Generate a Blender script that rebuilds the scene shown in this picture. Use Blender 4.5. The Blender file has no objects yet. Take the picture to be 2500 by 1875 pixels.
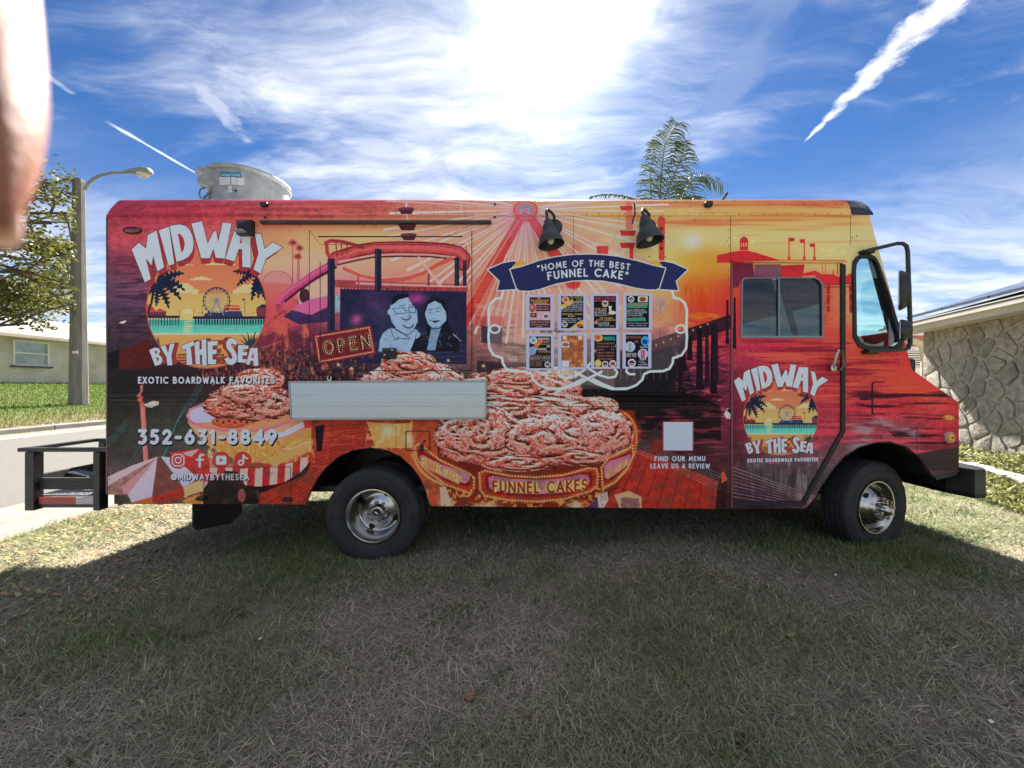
import bpy, bmesh, math, random
import numpy as np
from mathutils import Vector, Matrix
from mathutils.geometry import tessellate_polygon
# ================================================================ camera, sky, sun, exposure
scene = bpy.context.scene
CAM_H, FPX, YT = 1.40, 939.0, 3.10            # eye height, focal length in photo pixels, distance of the truck's side
SC = YT/FPX
def W(x, y, Y=YT): return Vector(((x-1250)*Y/FPX, Y, CAM_H-(y-937)*Y/FPX))
cam_data = bpy.data.cameras.new('camera'); cam = bpy.data.objects.new('camera', cam_data); scene.collection.objects.link(cam)
cam.location = (0, 0, CAM_H); cam.rotation_euler = (math.radians(90), 0, 0)
cam_data.sensor_width = 36; cam_data.lens = 36*FPX/2500; cam_data.clip_start = .005; cam_data.clip_end = 3000
cam_data.dof.use_dof = True; cam_data.dof.focus_distance = 4.5; cam_data.dof.aperture_fstop = 7
scene.camera = cam
SUN_EL, SUN_AZ = math.radians(42.0), math.radians(6.0)     # azimuth to the right of +Y
SUN_V = Vector((math.sin(SUN_AZ)*math.cos(SUN_EL), math.cos(SUN_AZ)*math.cos(SUN_EL), math.sin(SUN_EL)))
world = bpy.data.worlds.new('World'); scene.world = world; world.use_nodes = True
SKY_STRENGTH, EXPOSURE, SUN_STRENGTH = .05, 2.15, 4.6
def build_world():
    nt = world.node_tree; N = nt.nodes; L = nt.links; N.clear()
    def node(t, **k):
        n = N.new(t)
        for a, v in k.items(): setattr(n, a, v)
        return n
    def setin(s, v):
        if hasattr(v, 'is_linked') or isinstance(v, bpy.types.NodeSocket): L.new(v, s)
        else: s.default_value = v
    def M(op, a, b=0., c=0.):
        n = node('ShaderNodeMath', operation=op); setin(n.inputs[0], a); setin(n.inputs[1], b)
        if op in ('MULTIPLY_ADD', 'SMOOTH_MIN'): setin(n.inputs[2], c)
        return n.outputs[0]
    def VM(op, a, b=None, s=None):
        n = node('ShaderNodeVectorMath', operation=op); setin(n.inputs[0], a)
        if b is not None: setin(n.inputs[1], b)
        if s is not None: setin(n.inputs['Scale'], s)
        return n.outputs[1] if op in ('LENGTH', 'DOT_PRODUCT', 'DISTANCE') else n.outputs[0]
    def ramp(v, lo, hi): n = node('ShaderNodeMapRange', interpolation_type='SMOOTHSTEP'); setin(n.inputs[0], v); n.inputs[1].default_value = lo; n.inputs[2].default_value = hi; return n.outputs[0]
    def noise(vec, sc, det=6, rough=.55, dist=0.): n = node('ShaderNodeTexNoise'); setin(n.inputs['Vector'], vec); n.inputs['Scale'].default_value = sc; n.inputs['Detail'].default_value = det; n.inputs['Roughness'].default_value = rough; n.inputs['Distortion'].default_value = dist; return n.outputs['Fac']
    tc = node('ShaderNodeTexCoord'); v = VM('NORMALIZE', tc.outputs['Generated'])
    sx = node('ShaderNodeSeparateXYZ'); L.new(v, sx.inputs[0])
    z = M('ADD', M('MAXIMUM', sx.outputs[2], 0.), .10)
    cx = node('ShaderNodeCombineXYZ'); L.new(M('DIVIDE', sx.outputs[0], z), cx.inputs[0]); L.new(M('DIVIDE', sx.outputs[1], z), cx.inputs[1]); p = cx.outputs[0]
    sky = node('ShaderNodeTexSky', sky_type='NISHITA', sun_disc=False, sun_elevation=SUN_EL, sun_rotation=SUN_AZ, altitude=0, air_density=1.0, dust_density=.25, ozone_density=2.2)
    hs = node('ShaderNodeHueSaturation'); L.new(sky.outputs[0], hs.inputs['Color']); hs.inputs['Saturation'].default_value = 1.15; hs.inputs['Value'].default_value = 1.0
    gm = node('ShaderNodeMix', data_type='RGBA', blend_type='MULTIPLY'); gm.inputs[0].default_value = 1.; L.new(hs.outputs[0], gm.inputs[6]); gm.inputs[7].default_value = (.255, .38, .53, 1)
    skyc = gm.outputs[2]
    # thin cirrus: streaked noise on a cloud deck, thicker in one bank
    mp = node('ShaderNodeMapping'); mp.inputs['Rotation'].default_value = (0, 0, math.radians(52)); mp.inputs['Scale'].default_value = (.55, 1.9, 1); L.new(p, mp.inputs[0])
    wv = node('ShaderNodeTexNoise'); L.new(p, wv.inputs['Vector']); wv.inputs['Scale'].default_value = 1.1; wv.inputs['Detail'].default_value = 3
    warp = VM('SCALE', VM('SUBTRACT', wv.outputs['Color'], (.5, .5, .5)), None, .9)
    st = VM('ADD', mp.outputs[0], warp)
    n1 = noise(st, 1.6, 9, .60); n2 = noise(VM('ADD', p, (3.1, 7.7, 0)), .75, 4, .5); n3 = noise(VM('ADD', st, (5.1, 1.7, 0)), 4.5, 8, .62)
    sp = node('ShaderNodeSeparateXYZ'); L.new(p, sp.inputs[0])
    bx = M('DIVIDE', M('ADD', sp.outputs[0], M('MULTIPLY_ADD', sp.outputs[1], .22, -.05)), .80); bx = M('EXPONENT', M('MULTIPLY', M('MULTIPLY', bx, bx), -1.))   # a broad band of cirrus running overhead, from behind the eye to beyond the truck
    bank = M('MULTIPLY', bx, ramp(sp.outputs[1], 2.9, 1.5))
    cov = M('ADD', M('MULTIPLY_ADD', n1, .62, M('MULTIPLY', n2, .42)), M('MULTIPLY_ADD', bank, .235, M('MULTIPLY', M('SUBTRACT', n3, .5), .42)))
    mask = ramp(cov, .47, 1.02)
    # low veil near the horizon
    veil = M('MULTIPLY', ramp(sx.outputs[2], .46, .06), M('MULTIPLY_ADD', ramp(n1, .34, .60), .62, .26)); mask = M('MAXIMUM', mask, veil)
    # condensation trails on the same deck
    def q(px, py):
        dx, dz = px-1250, 937-py; n = math.sqrt(dx*dx+FPX*FPX+dz*dz); return Vector((dx/n/(dz/n+.1), FPX/n/(dz/n+.1), 0))
    def trail(a, b, w0, w1, al, sc, s0=-.1):
        a, b = q(*a), q(*b); d = b-a; ln = d.length; d /= ln; nn = Vector((-d.y, d.x, 0))
        rel = VM('SUBTRACT', p, tuple(a)); t = M('DIVIDE', VM('DOT_PRODUCT', rel, tuple(d)), ln); o = M('ABSOLUTE', VM('DOT_PRODUCT', rel, tuple(nn)))
        w = M('MULTIPLY_ADD', t, w1-w0, w0); tn = noise(p, sc, 6, .6); tn2 = noise(VM('ADD', p, (9, 2, 0)), sc*.45, 5, .6)
        prof = ramp(M('ADD', M('DIVIDE', o, w), M('MULTIPLY', M('SUBTRACT', tn, .5), 2.2)), 1.1, .25)
        end = M('MULTIPLY', ramp(t, 1.02, .93), ramp(t, s0-.15, s0+.1))
        return M('MULTIPLY', M('MULTIPLY', prof, end), M('MULTIPLY', ramp(tn2, .26, .5), al))
    for tr in ((((2310, 0), (1965, 345), .064, .005, .95, 20., -3.)), (((305, 322), (492, 430), .010, .008, .75, 9.)), (((100, 175), (180, 230), .016, .012, .3, 9.)), (((490, 215), (610, 350), .05, .03, .5, 12.)), (((1890, 10), (1712, 335), .13, .05, .15, 5., -1.))):
        mask = M('MAXIMUM', mask, trail(*tr))
    dt = M('MAXIMUM', VM('DOT_PRODUCT', v, tuple(SUN_V)), 0.)
    glow = M('ADD', M('MULTIPLY', M('POWER', dt, 90.), .9), M('MULTIPLY', M('POWER', dt, 9.), .06))
    disc = M('ADD', M('MULTIPLY', M('POWER', dt, 900.), 6.), M('MULTIPLY', M('POWER', dt, 240.), .34))
    cl = node('ShaderNodeCombineColor'); cb = M('MULTIPLY', M('MULTIPLY_ADD', glow, 3.6, 5.7), M('MULTIPLY_ADD', M('SUBTRACT', n3, .5), .9, 1.0))
    L.new(cb, cl.inputs[0]); L.new(M('MULTIPLY', cb, 1.015), cl.inputs[1]); L.new(M('MULTIPLY', cb, 1.05), cl.inputs[2])
    mx = node('ShaderNodeMix', data_type='RGBA'); L.new(M('MULTIPLY', mask, .96), mx.inputs[0]); L.new(skyc, mx.inputs[6]); L.new(cl.outputs[0], mx.inputs[7])
    ad = node('ShaderNodeMix', data_type='RGBA', blend_type='ADD'); ad.inputs[0].default_value = 1.
    dc = node('ShaderNodeCombineColor'); ds = M('MULTIPLY', disc, 16.); L.new(ds, dc.inputs[0]); L.new(ds, dc.inputs[1]); L.new(M('MULTIPLY', ds, .98), dc.inputs[2])
    L.new(mx.outputs[2], ad.inputs[6]); L.new(dc.outputs[0], ad.inputs[7])
    bg = node('ShaderNodeBackground'); L.new(ad.outputs[2], bg.inputs[0]); bg.inputs[1].default_value = SKY_STRENGTH
    out = node('ShaderNodeOutputWorld'); L.new(bg.outputs[0], out.inputs[0])
build_world()
sun_data = bpy.data.lights.new('sun', 'SUN'); sun = bpy.data.objects.new('sun', sun_data); scene.collection.objects.link(sun)
sun_data.energy = SUN_STRENGTH; sun_data.angle = math.radians(.6); sun_data.color = (1, .94, .85); sun.rotation_euler = SUN_V.to_track_quat('Z', 'Y').to_euler(); sun.location = SUN_V*60
scene.view_settings.view_transform = 'Standard'; scene.view_settings.look = 'None'; scene.view_settings.gamma = 1; scene.view_settings.exposure = EXPOSURE; scene.view_settings.use_curve_mapping = False
try: scene.cycles.max_bounces = 8; scene.cycles.transparent_max_bounces = 16; scene.cycles.use_denoising = True
except Exception: pass
# ================================================================ helpers
COL = scene.collection
def tag(o, label=None, cat=None, group=None, kind=None):
    if label: o['label'] = label
    if cat: o['category'] = cat
    if group: o['group'] = group
    if kind: o['kind'] = kind
    return o
def thing(name, loc, label, cat, group=None, rz=0.):
    o = bpy.data.objects.new(name, None); COL.objects.link(o); o.location = loc; o.rotation_euler = (0, 0, rz); o.empty_display_size = .1
    return tag(o, label, cat, group)
class MB:
    def __init__(s): s.v = []; s.f = []; s.uv = None; s.smooth = False
    def add(s, vs, fs): n = len(s.v); s.v += [tuple(p) for p in vs]; s.f += [tuple(i+n for i in f) for f in fs]; return s
    def box(s, c, d, R=None, bev=0.):
        hx, hy, hz = d[0]/2, d[1]/2, d[2]/2; R = R or Matrix.Identity(3); c = Vector(c)
        if bev <= 0:
            P = [Vector((x, y, z)) for x in (-hx, hx) for y in (-hy, hy) for z in (-hz, hz)]
            return s.add([c+R@p for p in P], [(0, 1, 3, 2), (4, 6, 7, 5), (0, 4, 5, 1), (2, 3, 7, 6), (0, 2, 6, 4), (1, 5, 7, 3)])
        bm = bmesh.new(); bmesh.ops.create_cube(bm, size=1); bmesh.ops.scale(bm, vec=d, verts=bm.verts); bmesh.ops.bevel(bm, geom=bm.edges[:], offset=bev, segments=2, affect='EDGES', profile=.5)
        s.add([c+R@v.co for v in bm.verts], [[v.index for v in f.verts] for f in bm.faces]); bm.free(); return s
    def tube(s, pts, r, n=8, r1=None, caps=True):
        pts = [Vector(p) for p in pts]; k = len(pts); V = []; prev = None
        for i, p in enumerate(pts):
            t = (pts[min(i+1, k-1)]-pts[max(i-1, 0)]).normalized()
            if prev is None: u = t.cross(Vector((0, 0, 1)) if abs(t.z) < .9 else Vector((1, 0, 0))).normalized()
            else: u = (prev-t*prev.dot(t)).normalized()
            prev = u; w = t.cross(u); rr = r if r1 is None else r+(r1-r)*i/(k-1)
            if isinstance(r, (list, tuple)): rr = r[i]
            V += [p+(u*math.cos(a)+w*math.sin(a))*rr for a in [2*math.pi*j/n for j in range(n)]]
        F = [(i*n+j, i*n+(j+1) % n, (i+1)*n+(j+1) % n, (i+1)*n+j) for i in range(k-1) for j in range(n)]
        if caps: F += [tuple(range(n))[::-1], tuple((k-1)*n+j for j in range(n))]
        return s.add(V, F)
    def lathe(s, prof, n=32, o=(0, 0, 0), R=None, mod=None, close=False):
        """profile of (radius, axial) turned about local Y"""
        R = R or Matrix.Identity(3); o = Vector(o); V = []; k = len(prof)
        for j in range(n):
            a = 2*math.pi*j/n
            for i, (r, y) in enumerate(prof):
                if mod: r, y = mod(r, y, i, j)
                V.append(o+R@Vector((r*math.cos(a), y, r*math.sin(a))))
        F = []
        for j in range(n):
            b = (j+1) % n
            for i in range(k-1): F.append((j*k+i, j*k+i+1, b*k+i+1, b*k+i))
            if close: F.append((j*k+k-1, j*k, b*k, b*k+k-1))
        return s.add(V, F)
    def plate(s, outer, holes, y0, y1, T):
        """flat shape with holes, given in 2-D and placed by T(u, v, y); y0 = outside face"""
        loops = [outer]+list(holes); flat = [p for l in loops for p in l]
        tris = tessellate_polygon([[Vector((p[0], p[1], 0)) for p in l] for l in loops]); n = len(flat)
        V = [T(p[0], p[1], y0) for p in flat]+[T(p[0], p[1], y1) for p in flat]; F = []
        for t in tris: F += [tuple(t), tuple(i+n for i in reversed(t))]
        b = 0
        for l in loops:
            m = len(l)
            for i in range(m): j = (i+1) % m; F.append((b+i, b+j, b+j+n, b+i+n))
            b += m
        return s.add(V, F)
    def build(s, name, mat, parent=None, smooth=False, uv=None, loc=None, fix=True, kind=None, angle=.6):
        me = bpy.data.meshes.new(name); v = s.v
        if loc is not None: v = [tuple(Vector(p)-Vector(loc)) for p in v]
        me.from_pydata(v, [], s.f); me.update()
        if fix:
            bm = bmesh.new(); bm.from_mesh(me); bmesh.ops.recalc_face_normals(bm, faces=bm.faces[:]); bm.to_mesh(me); bm.free()
        if uv: set_uv(me, uv)
        o = bpy.data.objects.new(name, me); COL.objects.link(o)
        if mat: me.materials.append(mat)
        if loc is not None: o.location = loc
        if parent is not None:
            o.parent = parent
            if not s.uvlocal: o.matrix_parent_inverse = pinv(parent)
        if smooth:
            me.polygons.foreach_set('use_smooth', [True]*len(me.polygons))
            try: me.set_sharp_from_angle(angle=angle)
            except Exception: pass
        if kind: o['kind'] = kind
        return o
    uvlocal = False
def wm(o):
    m = Matrix.LocRotScale(o.location, o.rotation_euler, o.scale)
    return wm(o.parent)@o.matrix_parent_inverse@m if o.parent else m
def pinv(parent): return wm(parent).inverted()
def set_uv(me, fn):
    l = me.uv_layers.new(name='UVMap'); co = np.empty(len(me.vertices)*3, np.float32); me.vertices.foreach_get('co', co); co = co.reshape(-1, 3)
    vi = np.empty(len(me.loops), np.int32); me.loops.foreach_get('vertex_index', vi); u = fn(co)[vi]
    l.data.foreach_set('uv', u.astype(np.float32).ravel())
# ---- materials
MATS = {}
def mat(name, col, rough=.6, metal=0., var=0., vscale=8., bump=0., bscale=40., spec=.5, col2=None, lo=.35, hi=.65, coord='Object', stretch=(1, 1, 1), coat=0., trans=0., alpha=1., detail=6, sss=0.):
    if name in MATS: return MATS[name]
    m = bpy.data.materials.new(name); m.use_nodes = True; nt = m.node_tree; N = nt.nodes; L = nt.links; b = N['Principled BSDF']
    b.inputs['Roughness'].default_value = rough; b.inputs['Metallic'].default_value = metal; b.inputs['Base Color'].default_value = (*col, 1); b.inputs['Specular IOR Level'].default_value = spec
    if coat: b.inputs['Coat Weight'].default_value = coat; b.inputs['Coat Roughness'].default_value = .06
    if trans: b.inputs['Transmission Weight'].default_value = trans
    if sss: b.inputs['Subsurface Weight'].default_value = sss; b.inputs['Subsurface Radius'].default_value = (.004, .0015, .0008); b.inputs['Subsurface Scale'].default_value = 1
    if var or col2 or bump:
        tc = N.new('ShaderNodeTexCoord'); mp = N.new('ShaderNodeMapping'); L.new(tc.outputs[coord], mp.inputs[0]); mp.inputs['Scale'].default_value = stretch
    if var or col2:
        n = N.new('ShaderNodeTexNoise'); L.new(mp.outputs[0], n.inputs['Vector']); n.inputs['Scale'].default_value = vscale; n.inputs['Detail'].default_value = detail; n.inputs['Roughness'].default_value = .62
        cr = N.new('ShaderNodeMapRange'); L.new(n.outputs['Fac'], cr.inputs[0]); cr.inputs[1].default_value = lo; cr.inputs[2].default_value = hi
        mx = N.new('ShaderNodeMix'); mx.data_type = 'RGBA'; L.new(cr.outputs[0], mx.inputs[0])
        c2 = col2 or tuple(min(1, c*(1+var)) for c in col); c1 = col if col2 else tuple(c*(1-var) for c in col)
        mx.inputs[6].default_value = (*c1, 1); mx.inputs[7].default_value = (*c2, 1); L.new(mx.outputs[2], b.inputs['Base Color'])
    if bump:
        n2 = N.new('ShaderNodeTexNoise'); L.new(mp.outputs[0], n2.inputs['Vector']); n2.inputs['Scale'].default_value = bscale; n2.inputs['Detail'].default_value = 5
        bp = N.new('ShaderNodeBump'); bp.inputs['Strength'].default_value = bump; bp.inputs['Distance'].default_value = .02; L.new(n2.outputs['Fac'], bp.inputs['Height']); L.new(bp.outputs[0], b.inputs['Normal'])
    MATS[name] = m; return m
def mat_attr(name, rough=.7, transl=.25, bump=0.):
    """colour of each blade or leaf comes from a point attribute"""
    m = bpy.data.materials.new(name); m.use_nodes = True; nt = m.node_tree; N = nt.nodes; L = nt.links; b = N['Principled BSDF']; out = N['Material Output']
    a = N.new('ShaderNodeAttribute'); a.attribute_name = 'col'; L.new(a.outputs['Color'], b.inputs['Base Color']); b.inputs['Roughness'].default_value = rough; b.inputs['Specular IOR Level'].default_value = .3
    t = N.new('ShaderNodeBsdfTranslucent'); L.new(a.outputs['Color'], t.inputs[0]); mx = N.new('ShaderNodeMixShader'); mx.inputs[0].default_value = transl; L.new(b.outputs[0], mx.inputs[1]); L.new(t.outputs[0], mx.inputs[2]); L.new(mx.outputs[0], out.inputs[0])
    return m
def glass(name, tint, rough=.0, tr=.9):
    """thin pane: tinted see-through plus Fresnel reflection"""
    m = bpy.data.materials.new(name); m.use_nodes = True; nt = m.node_tree; N = nt.nodes; L = nt.links; N.clear()
    t = N.new('ShaderNodeBsdfTransparent'); t.inputs[0].default_value = (*tint, 1); g = N.new('ShaderNodeBsdfGlossy'); g.inputs[0].default_value = (1, 1, 1, 1); g.inputs['Roughness'].default_value = rough
    f = N.new('ShaderNodeFresnel'); ge = N.new('ShaderNodeNewGeometry'); io = N.new('ShaderNodeMapRange'); L.new(ge.outputs['Backfacing'], io.inputs[0]); io.inputs[3].default_value = 1.6; io.inputs[4].default_value = 1/1.6; L.new(io.outputs[0], f.inputs[0]); mx = N.new('ShaderNodeMixShader'); L.new(f.outputs[0], mx.inputs[0]); L.new(t.outputs[0], mx.inputs[1]); L.new(g.outputs[0], mx.inputs[2])
    o = N.new('ShaderNodeOutputMaterial'); L.new(mx.outputs[0], o.inputs[0]); return m
BLACK = mat('black plastic', (.012, .012, .014), .45, var=.3, vscale=20)
RUBBER = mat('tyre rubber', (.018, .019, .022), .75, col2=(.040, .037, .033), vscale=7, lo=.45, hi=.75, bump=.15, bscale=90)
STEEL = mat('brushed steel', (.36, .42, .51), .27, 1., var=.05, vscale=2.2, stretch=(.7, 40, 60), bump=.015, bscale=3)
CHROME = mat('polished chrome', (.44, .435, .42), .21, 1., var=.12, vscale=6)
GALV = mat('galvanised sheet', (.29, .30, .31), .55, .35, var=.2, vscale=9, bump=.04, bscale=18)
DARKMETAL = mat('black painted steel', (.018, .018, .02), .38, .0, var=.5, vscale=12, bump=.05, bscale=30)
WHITEP = mat('white paint', (.78, .78, .75), .5, var=.06, vscale=5)
# ================================================================ ground, street, far verge
rng = np.random.RandomState(11)
def gz(x, y):
    """height of the ground"""
    x = np.asarray(x, float); y = np.asarray(y, float)
    lawn = np.clip(.027*(x+.55), -.14, .07)+.012*np.sin(x*1.7+y*.9)*np.cos(y*1.3-x*.6)+.008*np.sin(x*4.1-y*3.3)
    lawn = lawn*np.clip((x+5.2)/1.2, 0, 1)+(-.115)*(1-np.clip((x+5.2)/1.2, 0, 1))
    road = -.13+(-5.0-x)*.037
    far = .26+(-12.9-x)*.094+.02*np.sin(y*.7+x)
    z = np.where(x > -5.0, lawn, np.where(x > -12.75, road-.12, far))
    return np.where(x < -27, 1.6, z)
def gzf(x, y): return float(gz(x, y))
GROUND = mat('lawn soil and thatch', (.15, .13, .098), .95, col2=(.29, .255, .20), vscale=3.2, lo=.3, hi=.7, bump=.9, bscale=26, spec=.1)
def build_ground():
    xs = np.concatenate([[-600, -300, -150, -80, -50, -40, -33, -30, -28, -27, -26.9], np.arange(-26, -12.8, .8), [-12.82, -12.78, -12.7, -9, -6, -5.03, -4.98], np.arange(-4.9, 8, .14), [8.5, 10, 13, 18, 30, 60, 150, 300, 600]])
    ys = np.concatenate([[-600, -200, -60, -20, -8, -3], np.arange(-1, 8, .16), np.arange(8, 30, 1.2), [34, 42, 60, 100, 200, 600]])
    X, Y = np.meshgrid(xs, ys); Z = gz(X, Y); n, m = X.shape
    mb = MB(); mb.v = list(map(tuple, np.stack([X, Y, Z], -1).reshape(-1, 3)))
    mb.f = [(i*m+j, i*m+j+1, (i+1)*m+j+1, (i+1)*m+j) for i in range(n-1) for j in range(m-1)]
    g = mb.build('ground', GROUND, smooth=True, fix=False); tag(g, kind='structure')
    # add turf tint: green where the grass is thick, tan straw elsewhere
    nt = GROUND.node_tree; N = nt.nodes; L = nt.links; b = N['Principled BSDF']; old = b.inputs['Base Color'].links[0].from_socket
    tc = N.new('ShaderNodeTexCoord'); n1 = N.new('ShaderNodeTexNoise'); L.new(tc.outputs['Object'], n1.inputs['Vector']); n1.inputs['Scale'].default_value = .9; n1.inputs['Detail'].default_value = 8; n1.inputs['Roughness'].default_value = .7
    r = N.new('ShaderNodeMapRange'); L.new(n1.outputs['Fac'], r.inputs[0]); r.inputs[1].default_value = .42; r.inputs[2].default_value = .62
    sx = N.new('ShaderNodeSeparateXYZ'); L.new(tc.outputs['Object'], sx.inputs[0]); fr = N.new('ShaderNodeMapRange'); L.new(sx.outputs[0], fr.inputs[0]); fr.inputs[1].default_value = -12.7; fr.inputs[2].default_value = -14.0
    mm = N.new('ShaderNodeMath'); mm.operation = 'MAXIMUM'; L.new(r.outputs[0], mm.inputs[0]); L.new(fr.outputs[0], mm.inputs[1])
    mx = N.new('ShaderNodeMix'); mx.data_type = 'RGBA'; L.new(mm.outputs[0], mx.inputs[0]); L.new(old, mx.inputs[6]); mx.inputs[7].default_value = (.13, .145, .07, 1); L.new(mx.outputs[2], b.inputs['Base Color'])
build_ground()
ASPH = mat('worn asphalt with pale stone', (.10, .097, .09), .9, col2=(.22, .212, .195), vscale=120, lo=.35, hi=.68, bump=.6, bscale=150, spec=.25)
CONC = mat('old concrete', (.26, .247, .22), .85, col2=(.18, .168, .145), vscale=3, lo=.35, hi=.7, bump=.25, bscale=60, spec=.2)
def strip(name, xa, xb, za, zb, mat_, y0=-60, y1=200, n=40):
    mb = MB(); ys = [y0+(y1-y0)*i/n for i in range(n+1)]
    for y in ys: mb.v += [(xa, y, za), (xb, y, zb)]
    mb.f = [(2*i, 2*i+1, 2*i+3, 2*i+2) for i in range(n)]
    o = mb.build(name, mat_, fix=False); return tag(o, kind='structure')
rz = lambda x: -.13+(-5.0-x)*.037
strip('road', -11.6, -6.1, rz(-11.6), rz(-6.1), ASPH)
strip('gutter_pavement', -6.1, -4.93, rz(-6.1)+.004, -.118, CONC)
strip('gutter_pavement', -12.5, -11.6, rz(-12.5)+.003, rz(-11.6)+.004, CONC)
def kerb():
    root = tag(bpy.data.objects.new('kerb', None), kind='structure'); COL.objects.link(root); root.location = (-12.6, 14, .2)
    for i in range(22):
        y = 3+i*1.5; mb = MB().box((-12.62, y+.745, rz(-12.5)+.02), (.28, 1.486, .22), bev=.02); mb.build('kerb_stone', CONC, root)
kerb()
# ---- blades of grass and dead leaves, each a tiny folded strip
def blades(name, x, y, ln, wd, tilt, col, mat_, z0=None, kind='stuff', label=None, cat=None):
    n = len(x); az = rng.rand(n)*2*np.pi; z = gz(x, y) if z0 is None else z0
    d = np.stack([np.cos(az), np.sin(az), np.zeros(n)], -1); s = np.stack([-np.sin(az), np.cos(az), np.zeros(n)], -1)
    up = np.zeros((n, 3)); up[:, 2] = 1
    base = np.stack([x, y, z-.004+.012*rng.rand(n)], -1); c1 = (d*np.sin(tilt*.86)[:, None]+up*np.cos(tilt*.86)[:, None]); c2 = (d*np.sin(tilt)[:, None]+up*np.cos(tilt)[:, None])
    mid = base+c1*(ln*.5)[:, None]; tip = mid+c2*(ln*.5)[:, None]
    tip[:, 2] = np.maximum(tip[:, 2], z+.003); mid[:, 2] = np.maximum(mid[:, 2], z+.003)
    w = wd[:, None]*.5; tw = (rng.rand(n)-.5)[:, None]*wd[:, None]
    V = np.stack([base-s*w, base+s*w, mid+s*w*.85, mid-s*w*.85+up*tw*.5, tip], 1).reshape(-1, 3)
    me = bpy.data.meshes.new(name); me.vertices.add(n*5); me.vertices.foreach_set('co', V.astype(np.float32).ravel())
    b = np.arange(n)*5; F = np.stack([b, b+1, b+2, b+3, b+3, b+2, b+4], -1).ravel()
    me.loops.add(n*7); me.loops.foreach_set('vertex_index', F.astype(np.int32)); me.polygons.add(n*2)
    ls = np.stack([np.arange(n)*7, np.arange(n)*7+4], -1).ravel(); me.polygons.foreach_set('loop_start', ls.astype(np.int32))
    me.update(calc_edges=True); me.validate()
    a = me.attributes.new('col', 'FLOAT_COLOR', 'POINT'); c = np.ones((n*5, 4), np.float32); c[:, :3] = np.repeat(col, 5, 0); a.data.foreach_set('color', c.ravel())
    o = bpy.data.objects.new(name, me); COL.objects.link(o); me.materials.append(mat_); return tag(o, label, cat, kind=kind)
TURF = mat_attr('grass blade', .75, .3); LEAF = mat_attr('leaf', .55, .35); DEAD = mat_attr('dead leaf', .8, .2)
def fnoise(x, y, sc, seed):
    r = np.random.RandomState(seed); v = 0
    for k in range(5): a = r.rand()*6.28; f = sc*(1.6**k); v = v+np.sin((x*np.cos(a)+y*np.sin(a))*f+r.rand()*6.28)*.6**k*np.cos((x*np.sin(a*2)-y*np.cos(a*2))*f*.7+r.rand()*6)
    return v
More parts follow.
